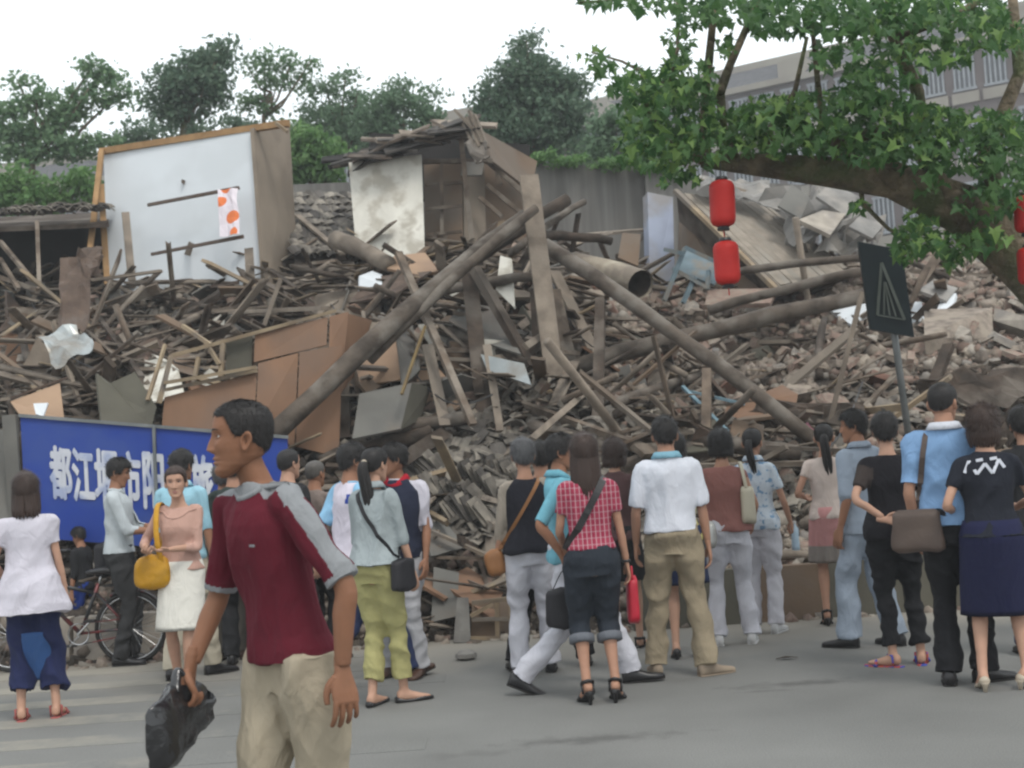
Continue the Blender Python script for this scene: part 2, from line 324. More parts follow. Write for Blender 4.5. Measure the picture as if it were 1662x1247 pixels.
# ---- asphalt with worn zebra bars, wheel dust and oil stains that belong to the surface
def asphalt(name, paint=False):
    m, nt, N, L, b = _base(name)
    ge = N.new('ShaderNodeNewGeometry'); pos = ge.outputs['Position']
    n1 = N.new('ShaderNodeTexNoise'); n1.inputs['Scale'].default_value = .8; n1.inputs['Detail'].default_value = 8; L.new(pos, n1.inputs['Vector'])
    r1 = N.new('ShaderNodeValToRGB'); r1.color_ramp.elements[0].position = .3; r1.color_ramp.elements[1].position = .72
    r1.color_ramp.elements[0].color = (.142, .142, .135, 1); r1.color_ramp.elements[1].color = (.192, .192, .182, 1); L.new(n1.outputs[0], r1.inputs[0])
    n2 = N.new('ShaderNodeTexNoise'); n2.inputs['Scale'].default_value = 110; n2.inputs['Detail'].default_value = 2; L.new(pos, n2.inputs['Vector'])
    sc = N.new('ShaderNodeMapRange'); sc.inputs[3].default_value = .62; sc.inputs[4].default_value = 1.38; L.new(n2.outputs[0], sc.inputs[0])
    v = N.new('ShaderNodeVectorMath'); v.operation = 'SCALE'; L.new(r1.outputs[0], v.inputs[0]); L.new(sc.outputs[0], v.inputs['Scale']); out = v.outputs[0]
    # dust drifts out from the rubble
    sp = N.new('ShaderNodeSeparateXYZ'); L.new(pos, sp.inputs[0])
    n3 = N.new('ShaderNodeTexNoise'); n3.inputs['Scale'].default_value = 1.3; n3.inputs['Detail'].default_value = 7; L.new(pos, n3.inputs['Vector'])
    ad = N.new('ShaderNodeMath'); ad.operation = 'MULTIPLY_ADD'; ad.inputs[1].default_value = 2.4; L.new(n3.outputs[0], ad.inputs[0]); L.new(sp.outputs[1], ad.inputs[2])
    mr = N.new('ShaderNodeMapRange'); mr.inputs[1].default_value = 11.2; mr.inputs[2].default_value = 12.9; mr.inputs[4].default_value = .8; L.new(ad.outputs[0], mr.inputs[0])
    q = N.new('ShaderNodeMix'); q.data_type = 'RGBA'; L.new(mr.outputs[0], q.inputs[0]); L.new(out, q.inputs[6]); q.inputs[7].default_value = (.26, .235, .195, 1); out = q.outputs[2]
    # oil stains: centre, size
    for (px, py, sx, sy, k) in ((1290, 1110, .5, .12, .55), (960, 1200, .55, .14, .5), (760, 1225, .3, .1, .3), (1240, 1122, .25, .05, .4)):
        g = G(px, py)
        s1 = N.new('ShaderNodeVectorMath'); s1.operation = 'SUBTRACT'; L.new(pos, s1.inputs[0]); s1.inputs[1].default_value = g
        s2 = N.new('ShaderNodeVectorMath'); s2.operation = 'MULTIPLY'; L.new(s1.outputs[0], s2.inputs[0]); s2.inputs[1].default_value = (1 / sx, 1 / sy, 0)
        ln = N.new('ShaderNodeVectorMath'); ln.operation = 'LENGTH'; L.new(s2.outputs[0], ln.inputs[0])
        nn = N.new('ShaderNodeTexNoise'); nn.inputs['Scale'].default_value = 9; nn.inputs['Detail'].default_value = 5; L.new(pos, nn.inputs['Vector'])
        a2 = N.new('ShaderNodeMath'); a2.operation = 'MULTIPLY_ADD'; a2.inputs[1].default_value = 2.2; L.new(nn.outputs[0], a2.inputs[0]); L.new(ln.outputs['Value'], a2.inputs[2])
        m2 = N.new('ShaderNodeMapRange'); m2.inputs[1].default_value = 1.2; m2.inputs[2].default_value = 2.1; m2.inputs[3].default_value = k; m2.inputs[4].default_value = 0; L.new(a2.outputs[0], m2.inputs[0])
        q2 = N.new('ShaderNodeMix'); q2.data_type = 'RGBA'; L.new(m2.outputs[0], q2.inputs[0]); L.new(out, q2.inputs[6]); q2.inputs[7].default_value = (.05, .048, .045, 1); out = q2.outputs[2]
    if paint:
        n4 = N.new('ShaderNodeTexNoise'); n4.inputs['Scale'].default_value = 3.5; n4.inputs['Detail'].default_value = 9; n4.inputs['Roughness'].default_value = .7; L.new(pos, n4.inputs['Vector'])
        a4 = N.new('ShaderNodeMapRange'); a4.inputs[1].default_value = -3.6; a4.inputs[2].default_value = -.6; a4.inputs[3].default_value = .28; a4.inputs[4].default_value = -.30; L.new(sp.outputs[0], a4.inputs[0])
        a5 = N.new('ShaderNodeMath'); L.new(n4.outputs[0], a5.inputs[0]); L.new(a4.outputs[0], a5.inputs[1])
        m5 = N.new('ShaderNodeMapRange'); m5.inputs[1].default_value = .48; m5.inputs[2].default_value = .82; m5.inputs[4].default_value = .8; L.new(a5.outputs[0], m5.inputs[0])
        q5 = N.new('ShaderNodeMix'); q5.data_type = 'RGBA'; L.new(m5.outputs[0], q5.inputs[0]); L.new(out, q5.inputs[6]); q5.inputs[7].default_value = (.29, .27, .225, 1); out = q5.outputs[2]
    L.new(out, b.inputs['Base Color']); b.inputs['Roughness'].default_value = .8; b.inputs['Specular IOR Level'].default_value = .3
    bp = N.new('ShaderNodeBump'); bp.inputs['Strength'].default_value = .5; bp.inputs['Distance'].default_value = .006; L.new(n2.outputs[0], bp.inputs['Height']); L.new(bp.outputs[0], b.inputs['Normal'])
    MATS[name] = m
asphalt('asphalt'); asphalt('worn_paint', True)
# ================================================================== ground, road, painted bars
def flat(name, x0, x1, y0, y1, z, mat, kind='structure', thick=0):
    me = bpy.data.meshes.new(name); me.from_pydata([(x0, y0, z), (x1, y0, z), (x1, y1, z), (x0, y1, z)], [], [(0, 1, 2, 3)])
    return link_mesh(name, me, mat, None, False, False, kind)
flat('ground', -225, 225, -28, 118, -.075, M('dust_soil'))
flat('road', -40, 40, -12, 11.9, 0, M('asphalt'))
rm = MB()
for k in range(7):
    y0 = 6.9 + .72 * k
    xr = 1.3 - .05 * k
    xr = -.9 + .35 * math.sin(k * 2.1)
    rm.box(((xr - 9) / 2, y0 + .15, -.008), (xr + 9, .30, .021))
o = rm.build('road_marking', M('worn_paint')); o['kind'] = 'structure'
# terrain of the heap
nx, ny = 190, 190
xs = np.linspace(-13, 13, nx); ys = 11.3 + (np.linspace(0, 1, ny) ** 1.25) * 22
vv = [(x, y, hterr(x, y)) for y in ys for x in xs]
ff = np.array([(j * nx + i, j * nx + i + 1, (j + 1) * nx + i + 1, (j + 1) * nx + i) for j in range(ny - 1) for i in range(nx - 1)])
mi_t = [1 if xs[int(i % (nx - 1))] < 1.2 + .6 * math.sin(ys[int(i // (nx - 1))] * 2) else 0 for i in range(len(ff))]
me = np_mesh('rubble_terrain', vv, ff, mi_t)
link_mesh('rubble_hill', me, [M('dust_soil'), M('gap_shade_debris')], None, False, False, 'structure')
# ================================================================== crumbled masonry: one uncountable mass
def chunks(name, n, region, size, mats, weights, flatness=(.5, 1.0), lift=.3, seed=1, elong=1.0, jitter=.22, tilt=1.0, kind='stuff'):
    g = np.random.default_rng(seed)
    base = np.array([(x, y, z) for x in (-.5, .5) for y in (-.5, .5) for z in (-.5, .5)])
    q = np.array([(0, 1, 3, 2), (4, 6, 7, 5), (0, 4, 5, 1), (2, 3, 7, 6), (0, 2, 6, 4), (1, 5, 7, 3)])
    V = []; F = []; MI = []; cnt = 0; tries = 0
    while cnt < n and tries < n * 6:
        tries += 1
        x = g.uniform(region[0], region[1]); y = g.uniform(region[2], region[3])
        if region[4] and not region[4](x, y): continue
        s = size[0] * (size[1] / size[0]) ** (g.random() ** 1.8)
        d = s * np.array([g.uniform(.8, 1.5) * elong, g.uniform(.6, 1.0), g.uniform(*flatness)])
        b = (base * (1 + g.uniform(-jitter, jitter, (8, 3)))) * d
        ax = g.normal(size=3); ax /= np.linalg.norm(ax); a = g.uniform(0, 3.14) * tilt
        K = np.array([[0, -ax[2], ax[1]], [ax[2], 0, -ax[0]], [-ax[1], ax[0], 0]])
        Rm = np.eye(3) + math.sin(a) * K + (1 - math.cos(a)) * K @ K
        rz = g.uniform(0, 6.28); Rz = np.array([[math.cos(rz), -math.sin(rz), 0], [math.sin(rz), math.cos(rz), 0], [0, 0, 1]])
        b = b @ (Rz @ Rm).T + np.array([x, y, hterr(x, y) + s * lift])
        V.append(b); F.append(q + cnt * 8); MI += [g.choice(len(mats), p=weights)] * 6; cnt += 1
    me = np_mesh(name, np.concatenate(V), np.concatenate(F), MI)
    return link_mesh(name, me, [M(m) for m in mats], None, False, False, kind)
R1 = (-9.5, 9.5, 11.9, 22, None)
chunks('rubble', 12000, (-9.5, 2.0, 11.9, 22, None), (.045, .15), ['gap_shade_debris', 'mortar', 'dusty_brick', 'concrete'], [.62, .26, .09, .03], seed=2)
chunks('masonry_rubble', 21000, (1.0, 9.5, 12.2, 22, None), (.04, .15), ['mortar', 'dusty_brick', 'red_brick', 'concrete'], [.56, .25, .05, .14], seed=3)
chunks('stick_debris', 450, (-9.5, 2.5, 12.6, 21.5, lambda x, y: not (-1.6 < x < 1.4 and y < 14.4)), (.09, .13), ['weathered_wood', 'grey_wood', 'dark_wood', 'pale_wood'], [.42, .28, .22, .08], (.12, .2), 1.6, 15, elong=13, jitter=.06, tilt=.3)
chunks('gravel_rubble', 5000, (-9, 9, 11.6, 13.4, None), (.02, .1), ['mortar', 'dusty_brick', 'concrete'], [.6, .25, .15], seed=4)
chunks('lath_debris', 1500, (-9.5, 3.5, 12.6, 21.5, lambda x, y: not (-1.6 < x < 1.4 and y < 14.4)), (.05, .085), ['weathered_wood', 'grey_wood', 'dark_wood', 'pale_wood'], [.45, .25, .2, .1], (.15, .35), .9, 5, elong=8, jitter=.1, tilt=.28)
chunks('lath_litter', 900, (3.5, 9.5, 13.2, 22, None), (.05, .085), ['weathered_wood', 'grey_wood', 'dark_wood'], [.5, .3, .2], (.15, .35), .9, 6, elong=8, jitter=.1, tilt=.28)
# ---- loose bricks one could pick up
bm0 = []
for k in range(5):
    b = MB(); b.box((0, 0, 0), (.24, .115, .06), None, 0, .006)
    if k >= 2:   # a broken end
        b = MB(); L0 = random.uniform(.12, .2)
        b.add([(-L0/2, -.057, -.03), (-L0/2, .057, -.03), (L0/2, .057 , -.03), (L0/2 - .03, -.057, -.03), (-L0/2, -.057, .03), (-L0/2, .057, .03), (L0/2 - .02, .057, .03), (L0/2 - .05, -.057, .03), (L0/2 + .03, 0, -.03), (L0/2 + .01, 0, .03)],
              [(3, 8, 2, 1, 0), (4, 5, 6, 9, 7), (0, 1, 5, 4), (1, 2, 6, 5), (0, 4, 7, 3), (2, 8, 9, 6), (8, 3, 7, 9)])
    me = b.mesh('brick%d' % k); me.materials.append(M(('dusty_brick', 'red_brick', 'dusty_brick', 'mortar', 'dusty_brick')[k])); bm0.append(me)
def scatter(name, meshes, n, region, label, cat, group, lift=.04, seed=1, sc=(1, 1.3), tilt=.8, ok=None):
    g = random.Random(seed); k = 0
    while k < n:
        x, y = g.uniform(region[0], region[1]), g.uniform(region[2], region[3])
        if ok and not ok(x, y): continue
        o = bpy.data.objects.new(name, g.choice(meshes)); COL.objects.link(o)
        o.location = (x, y, hterr(x, y) + lift + g.uniform(0, .1)); o.rotation_euler = (g.uniform(-tilt, tilt), g.uniform(-tilt, tilt), g.uniform(0, 6.28))
        s = g.uniform(*sc); o.scale = (s, s, s); WL[o.name] = o.location
        tag(o, label, cat, group); k += 1
scatter('loose_brick', bm0, 150, (2.0, 8.0, 14.5, 21), 'dusty brick lying on the masonry slope behind the triangle sign', 'brick', 'bricks on the masonry slope', .06, 11, (1, 1.45), 1.2)
scatter('loose_brick', bm0, 60, (-.5, 3.0, 14.5, 20), 'dusty brick lodged among the fallen logs at mid heap', 'brick', 'bricks among the logs', .06, 12, (1, 1.3), 1.2)
scatter('loose_brick', bm0, 60, (-6.5, -.5, 13.2, 19), 'dusty brick among the broken boards behind the blue banner', 'brick', 'bricks among the boards', .06, 13, (1, 1.3), 1.2)
# ---- broken slabs and mortar lumps
sm = []
for k in range(6):
    b = MB(); n = random.randint(5, 7); rr = [random.uniform(.7, 1.2) for _ in range(n)]; t = random.uniform(.14, .35)
    ptsb = [(rr[i] * math.cos(6.283 * i / n) * .5, rr[i] * math.sin(6.283 * i / n) * .42, 0) for i in range(n)]
    top = [(x * random.uniform(.8, 1), y * random.uniform(.8, 1), t + random.uniform(-.03, .03)) for x, y, z in ptsb]
    b.add(ptsb + top, [tuple(range(n - 1, -1, -1)), tuple(range(n, 2 * n))] + [(i, (i + 1) % n, (i + 1) % n + n, i + n) for i in range(n)])
    me = b.mesh('lump%d' % k); me.materials.append(M(('concrete', 'mortar', 'mortar', 'concrete', 'dusty_brick', 'mortar')[k])); sm.append(me)
scatter('masonry_lump', sm, 150, (1.5, 8.0, 14, 21.5), 'broken lump of mortared masonry on the slope behind the triangle sign', 'masonry', 'masonry lumps on the slope', .0, 21, (.2, .5), .9)
scatter('masonry_lump', sm, 50, (-7, 1.5, 12.6, 20.), 'broken lump of mortar caught among the fallen timbers', 'masonry', 'masonry lumps among timber', .0, 22, (.2, .45), .9)
# ================================================================== curved roof tiles, tumbled and in nested rows
def tile_mesh(name, w=.21, l=.2, arc=R(120), th=.014, n=6, mat='clay_tile'):
    r = w / 2 / math.sin(arc / 2); vs = []; b = MB()
    for ly in (-l / 2, l / 2):
        for rr in (r, r - th):
            for i in range(n + 1):
                a = -arc / 2 + arc * i / n; vs.append((rr * math.sin(a), ly * (1), rr * math.cos(a) - r * math.cos(arc / 2)))
    m = n + 1; fs = []
    for i in range(n):
        fs += [(i, i + 1, 2 * m + i + 1, 2 * m + i), (m + i + 1, m + i, 3 * m + i, 3 * m + i + 1), (i + 1, i, m + i, m + i + 1), (2 * m + i, 2 * m + i + 1, 3 * m + i + 1, 3 * m + i)]
    fs += [(0, 2 * m, 3 * m, m), (n, m + n, 3 * m + n, 2 * m + n)]
    b.add(vs, fs); me = b.mesh(name); me.materials.append(M(mat)); me.polygons.foreach_set('use_smooth', [False] * len(me.polygons)); return me
tiles = [tile_mesh('tile_a'), tile_mesh('tile_b', .2, .2, R(110)), tile_mesh('tile_c', .22, .13, R(120)), tile_mesh('tile_d', mat='dark_tile')]
g = random.Random(5)
def put_tile(loc, M3, label, group):
    o = bpy.data.objects.new('clay_tile', g.choice(tiles)); COL.objects.link(o); o.location = loc; o.rotation_euler = M3.to_euler(); WL[o.name] = o.location
    s = g.uniform(1.15, 1.55); o.scale = (s, s, s); tag(o, label, 'roof tile', group)
# nested rows (tiles slid over each other like dominoes)
for (px, py, px2, py2, n) in ((672, 815, 735, 785, 15), (700, 800, 775, 812, 13), (655, 775, 720, 760, 12), (740, 775, 800, 800, 11), (560, 740, 640, 722, 10), (720, 830, 790, 845, 10), (800, 760, 850, 800, 8)):
    for i in range(n):
        t = i / (n - 1); p = hit(px + (px2 - px) * t, py + (py2 - py) * t, .12)
        ang = math.atan2(-(py2 - py), px2 - px)
        Mt = Matrix.Rotation(R(90) + g.uniform(-.12, .12), 3, 'Z') @ Matrix.Rotation(R(55) + g.uniform(-.15, .15), 3, 'X')
        p.z += .07 * math.sin(t * 3.1)
        put_tile(p, Matrix.Rotation(-ang * .3, 3, 'Y') @ Mt, 'curved grey clay tile nested in a toppled row low on the heap', 'tiles in toppled rows')
for i in range(205):
    px, py = g.uniform(600, 1010), g.uniform(670, 850)
    p = hit(px, py, .08)
    Mt = Matrix.Rotation(g.uniform(0, 6.28), 3, 'Z') @ Matrix.Rotation(g.gauss(0.5, .6), 3, 'X') @ Matrix.Rotation(g.gauss(0, .5), 3, 'Y')
    put_tile(p, Mt, 'curved grey clay tile tumbled low on the heap behind the crowd', 'tiles tumbled on the heap')
for i in range(20):
    p = hit(g.uniform(480, 900), g.uniform(455, 660), .1)
    put_tile(p, Matrix.Rotation(g.uniform(0, 6.28), 3, 'Z') @ Matrix.Rotation(g.gauss(0.5, .6), 3, 'X'), 'curved clay tile lying higher up among the crossed logs', 'tiles among the crossed logs')
# small change of broken tiles
def shards(name, n, box, seed):
    gg = random.Random(seed); b = MB()
    for i in range(n):
        p = hit(gg.uniform(box[0], box[2]), gg.uniform(box[1], box[3]), .05); M3 = Matrix.Rotation(gg.uniform(0, 6.28), 3, 'Z') @ Matrix.Rotation(gg.gauss(.4, .6), 3, 'X')
        r = gg.uniform(.05, .11); l = gg.uniform(.06, .16)
        vs = [p + M3 @ Vector((r * math.sin(a), y, r * math.cos(a))) for y in (-l, l) for a in (-.9, -.3, .3, .9)]
        vs2 = [p + M3 @ Vector((r * .84 * math.sin(a), y, r * .84 * math.cos(a))) for y in (-l, l) for a in (-.9, -.3, .3, .9)]
        b.add(vs + vs2, [(0, 1, 5, 4), (1, 2, 6, 5), (2, 3, 7, 6), (8, 12, 13, 9), (9, 13, 14, 10), (10, 14, 15, 11), (0, 8, 9, 1), (1, 9, 10, 2), (2, 10, 11, 3), (4, 5, 13, 12), (5, 6, 14, 13), (6, 7, 15, 14)])
    b.build(name, M('clay_tile'), kind='stuff')
shards('tile_rubble', 700, (560, 665, 1080, 900), 3)
shards('tile_debris', 900, (0, 480, 900, 690), 4)
shards('tile_litter', 500, (1040, 640, 1662, 850), 8)

# ---- the dusty air
m_ = bpy.data.materials.new('dusty_air'); m_.use_nodes = True; nt_ = m_.node_tree; nt_.nodes.remove(nt_.nodes['Principled BSDF'])
pv_ = nt_.nodes.new('ShaderNodeVolumePrincipled'); pv_.inputs['Color'].default_value = (.86, .9, .93, 1); pv_.inputs['Density'].default_value = HAZE; nt_.links.new(pv_.outputs[0], nt_.nodes['Material Output'].inputs['Volume'])
k = MB(); k.box((0, 45, 11.5), (460, 150, 25.2)); o = k.build('haze', m_, kind='stuff')

chunks('road_litter', 260, (-8, 8, 10.9, 12.0, None), (.008, .035), ['mortar', 'concrete', 'dark_wood'], [.5, .3, .2], seed=44, lift=.45)
# ================================================================== timbers of the collapsed houses
def pt(px, py, d):
    """a point on the picture's ray: d is a distance if above 8, else how far the point stands in front of the heap"""
    return P(px, py, d) if d > 8 else hit(px, py, d)
def log(px, py, d, px2, py2, d2, rad, label, mat='weathered_wood', name='fallen_log', square=False, bend=.03, mid=None, n=11, taper=.9):
    a, b = pt(px, py, d), pt(px2, py2, d2)
    mb = MB()
    if square:
        k = MB(); k.bar(a, b, rad * 2, rad * (1.5 if square is True else square), None, 0, rad * .12); mb = k
    else:
        L = (b - a).length; side = (b - a).cross(Vector((0, 1, 0))).normalized(); pts = []
        for i in range(7):
            t = i / 6; pts.append(a.lerp(b, t) + side * (math.sin(t * 3.14) * bend * L * .5) + Vector((0, 0, 1)) * noise.noise(Vector((px, t * 3, py))) * rad * .5)
        mb.tube(pts, [rad * (1 - (1 - taper) * i / 6) * (1 + .06 * math.sin(i * 2.3 + px)) for i in range(7)], n, 0, True, 1, .15)
    return mb.build(name, M(mat), smooth=not square, label=label, cat='log' if not square else 'beam', group=None)
LOGS = [
 (436, 712, 13.3, 853, 352, 15.4, .105, 'long thick log slanting up from behind the walking man to the crossed peak', 'log_wood'),
 (690, 482, 15.4, 921, 324, 16.2, .078, 'dark round log end jutting past the tall post at the peak', 'dark_wood'),
 (828, 412, 15.6, 948, 328, 16.8, .045, 'slim log parallel above the crossed peak logs', 'log_wood'),
 (600, 585, 14.2, 870, 338, 15.0, .06, 'slim log lying along the long thick slanting log', 'log_wood'),
 (884, 398, 15.5, 1330, 722, 13.7, .085, 'long log slanting down from the post top towards the pony-tailed woman', 'log_wood'),
 (922, 602, 15.1, 1412, 478, 15.6, .098, 'long smooth brown log crossing behind the triangle sign', 'log_wood'),
 (690, 478, .55, 868, 450, 16.0, .062, 'level log behind the long slanting log', 'log_wood'),
 (700, 530, .5, 856, 590, .5, .072, 'short thick log dipping towards the tall post', 'log_wood'),
 (574, 712, .35, 760, 678, .4, .075, 'thick grey log under the tipped grey cabinet', 'log_wood'),
 (520, 752, .35, 700, 700, .4, .075, 'thick round log low beside the tile rows', 'dark_wood'),
 (544, 388, 18.0, 632, 430, 17.2, .12, 'short fat pale log end below the stained white board', 'grey_wood'),
 (498, 456, .5, 622, 434, .6, .05, 'thin log under the fat pale log end', 'log_wood'),
 (1000, 656, .5, 1137, 611, .6, .055, 'short log propped on the short post', 'log_wood'),
 (1000, 672, .4, 1090, 645, .4, .045, 'thinner log below the one propped on the short post', 'dark_wood'),
 (1010, 758, .5, 1150, 722, .5, .07, 'flat lying log above the white polo man', 'log_wood'),
 (1120, 716, .5, 1300, 738, .5, .085, 'thick log lying level above the floral shirt woman', 'log_wood'),
 (1180, 445, 17.4, 1400, 418, 17.2, .05, 'thin log lying along the foot of the fallen roof', 'log_wood'),
 (1150, 505, 16.6, 1405, 440, 16.4, .06, 'knotted log above the long smooth brown log', 'log_wood'),
 (865, 380, 16.2, 992, 392, 16.6, .06, 'level log end in front of the streaked wall', 'dark_wood'),
 (1330, 610, .2, 1338, 520, .8, .05, 'dark stake poking out of the masonry slope', 'dark_wood'),
 (860, 690, .3, 1000, 735, .3, .07, 'half buried log behind the plaid woman', 'log_wood'),
 (1010, 770, .4, 1120, 800, .4, .07, 'log end near the raised phone', 'dark_wood'),
 (1200, 905, 12.2, 1330, 900, 12.5, .045, 'grey round pole end beside the water bottle', 'grey_wood'),
]
for L in LOGS: log(*L)
BEAMS = [
 (905, 648, 14.9, 858, 284, 15.3, .1, 'tall grey squared post standing at the middle of the heap', 'grey_wood', .5),
 (918, 652, 14.8, 742, 818, 13.2, .085, 'split grey beam running down from the foot of the tall post', 'grey_wood', .6),
 (900, 672, 14.7, 770, 790, 13.4, .06, 'second split beam running down beside the first', 'grey_wood', .6),
 (876, 655, 15.3, 866, 470, 15.7, .04, 'narrow dark post behind the tall grey post', 'dark_wood', 1.5),
 (938, 652, 15.3, 899, 470, 15.9, .075, 'leaning plank post beside the tall grey post', 'weathered_wood', .5),
 (966, 575, 15.9, 900, 440, 16.5, .075, 'slanting grey board behind the right-hand long log', 'grey_wood', .4),
 (785, 676, 14.6, 760, 436, 15.5, .08, 'dark upright post under the crossed peak', 'dark_wood', 1.4),
 (862, 596, 14.9, 770, 436, 15.4, .06, 'dark brace slanting from the crossed peak', 'dark_wood', 1.4),
 (806, 655, 14.7, 880, 545, 15.3, .048, 'dark brace leaning the other way low at the post', 'dark_wood', 1.3),
 (768, 690, 13.9, 646, 410, 15.2, .042, 'thin grey stick leaning across the long slanting log', 'weathered_wood', 1.2),
 (812, 700, 14.2, 790, 560, 14.9, .04, 'slim board standing near the upright dark post', 'grey_wood', .6),
 (722, 690, 14.2, 694, 560, 14.8, .06, 'wide grey board standing behind the thin stick', 'grey_wood', .4),
 (970, 700, 14.0, 974, 486, 15.0, .055, 'dark upright post under the right-hand long log', 'dark_wood', 1.4),
 (1146, 704, 13.8, 1147, 600, 14.2, .045, 'short upright post under the slanting log', 'weathered_wood', 1.4),
 (560, 712, 14.2, 556, 612, 14.4, .06, 'dark post at the edge of the plywood partition', 'dark_wood', 1.4),
 (1498, 665, .2, 1540, 562, .9, .06, 'dark charred stake leaning beside the sign pole', 'dark_wood', 1.3),
 (1382, 682, .2, 1455, 608, .5, .03, 'thin pole leaning behind the sign pole', 'weathered_wood', 1.2),
 (1000, 560, .6, 1155, 640, .5, .03, 'thin pale strip under the crossing logs', 'pale_wood', .6),
 (204, 345, 18.6, 214, 455, 18.2, .05, 'thin upright board leaning on the white partition', 'grey_wood', .4),
 (404, 403, 18.4, 409, 492, 18.2, .06, 'short stub of board standing before the white partition', 'grey_wood', .5),
 (209, 572, .5, 374, 466, .7, .07, 'dark beam lying aslant among the broken boards', 'dark_wood', 1.2),
 (158, 466, .9, 350, 499, .9, .045, 'long black strip of wood across the broken boards', 'dark_wood', .8),
 (160, 540, .8, 418, 492, .9, .045, 'long grey batten crossing the black strip', 'grey_wood', .7),
 (366, 508, .8, 528, 500, 14.9, .055, 'level batten meeting the top of the plywood partition', 'grey_wood', .8),
 (421, 455, 17.2, 484, 494, 16.8, .06, 'dark brown batten below the box side of the partition', 'dark_wood', .8),
 (414, 468, 17.0, 470, 496, 16.8, .04, 'second dark batten below the box side', 'dark_wood', .8),
 (135, 478, .9, 230, 612, .8, .03, 'thin dark batten slanting down beside the bent metal sheet', 'dark_wood', .8),
 (146, 470, .9, 243, 640, .7, .03, 'second thin batten slanting beside the bent metal sheet', 'dark_wood', .8),
 (2, 546, .7, 64, 503, .8, .05, 'split pale batten at the heap edge under the dark roof', 'pale_wood', .5),
 (50, 533, .8, 112, 590, .7, .06, 'grey board lying before the bright bent sheet', 'grey_wood', .4),
 (0, 562, .7, 158, 606, .6, .05, 'long grey batten above the beige panel', 'weathered_wood', .7),
 (17, 647, 13.6, 110, 613, 13.8, .03, 'thin red painted batten above the beige panel', 'rust', .8),
 (0, 590, .5, 90, 625, .5, .035, 'light batten just under the long grey batten', 'grey_wood', .7),
 (150, 455, 17.4, 262, 440, 17.2, .04, 'grey strip along the foot of the white partition', 'grey_wood', .7),
 (482, 350, 20., 556, 412, 18.8, .045, 'batten leaning on the fallen tiles between the two shacks', 'grey_wood', .8),
 (620, 872, 12.6, 640, 800, 12.9, .03, 'short batten beside the boy in red collar', 'grey_wood', .8),
 (700, 862, 12.45, 800, 906, 12.25, .035, 'pale yellow batten sloping to the vest woman', 'pale_wood', .8),
 (705, 905, 12.35, 800, 907, 12.3, .03, 'brown batten lying level at the roadside', 'weathered_wood', .8),
 (655, 955, 12.1, 720, 990, 12.05, .02, 'thin stick beside the yellow trousers', 'grey_wood', .8),
 (1340, 500, .3, 1480, 470, .5, .03, 'thin batten resting on top of the masonry', 'grey_wood', .8),
 (1480, 440, 19.5, 1662, 452, 18.6, .06, 'pale lintel lying near the tree limb', 'grey_wood', .8),
 (1540, 500, .5, 1655, 430, .9, .05, 'branch-like pole at the far edge of the slope', 'grey_wood', 1.),
]
for (a, b, c, d, e, f, r, lab, mt, sq) in BEAMS: log(a, b, c, d, e, f, r, lab, mt, 'broken_beam', sq)
# pale crossing of thin branches on top of the masonry slope
# ---- many loose planks, each its own
plank_meshes = []
for k in range(10):
    L = random.uniform(.7, 2.0); wdt = random.uniform(.05, .15); t = random.uniform(.018, .045)
    b = MB(); e1, e2 = random.uniform(-.08, .08), random.uniform(-.1, .1)
    vs = [(-L/2, -wdt/2, -t/2), (-L/2 + e1, wdt/2, -t/2), (L/2 + e2, wdt/2 * .9, -t/2), (L/2, -wdt/2, -t/2), (-L/2, -wdt/2, t/2), (-L/2 + e1, wdt/2, t/2), (L/2 + e2, wdt/2 * .9, t/2), (L/2, -wdt/2, t/2)]
    b.add(vs, [(3, 2, 1, 0), (4, 5, 6, 7), (0, 1, 5, 4), (1, 2, 6, 5), (2, 3, 7, 6), (3, 0, 4, 7)])
    me = b.mesh('plank%d' % k); me.materials.append(M(('weathered_wood', 'grey_wood', 'weathered_wood', 'grey_wood', 'dark_wood', 'weathered_wood', 'pale_wood', 'grey_wood', 'dark_wood', 'hardboard')[k])); plank_meshes.append(me)
def planks(n, box, label, group, seed, lift=.15, sc=(.7, 1.25), till=.35):
    gg = random.Random(seed)
    for i in range(n):
        p = hit(gg.uniform(box[0], box[2]), gg.uniform(box[1], box[3]), gg.uniform(.05, .4)) ; p.z += lift * gg.random()
        o = bpy.data.objects.new('broken_plank', gg.choice(plank_meshes)); COL.objects.link(o); o.location = p
        o.rotation_euler = (gg.gauss(.4, .4), gg.gauss(0, till), gg.uniform(0, 3.14)); s = gg.uniform(*sc); o.scale = (s, s, s); WL[o.name] = p
        tag(o, label, 'plank', group)
planks(46, (0, 455, 540, 680), 'splintered plank in the heap of boards above the blue banner', 'planks above the banner', 31, .2)
planks(40, (480, 430, 900, 640), 'splintered plank among the crossed logs around the tall post', 'planks among crossed logs', 32)
planks(18, (900, 560, 1180, 760), 'splintered plank under the log slanting from the tall post', 'planks under slanting log', 33)
planks(8, (560, 680, 900, 880), 'grey plank lying over the tumbled roof tiles', 'planks over the tiles', 34)
planks(24, (1080, 620, 1662, 800), 'broken plank low on the slope behind the right crowd', 'planks behind the crowd', 35)
planks(16, (1180, 440, 1662, 560), 'broken plank lying on the masonry slope', 'planks on the masonry', 36, .1)
planks(16, (620, 880, 830, 1030), 'broken plank at the roadside edge of the heap', 'planks at the roadside', 37, .05, (.4, .7))
planks(16, (480, 400, 1050, 470), 'splintered plank on the ridge below the ruined hut', 'planks on the ridge', 38, .25)
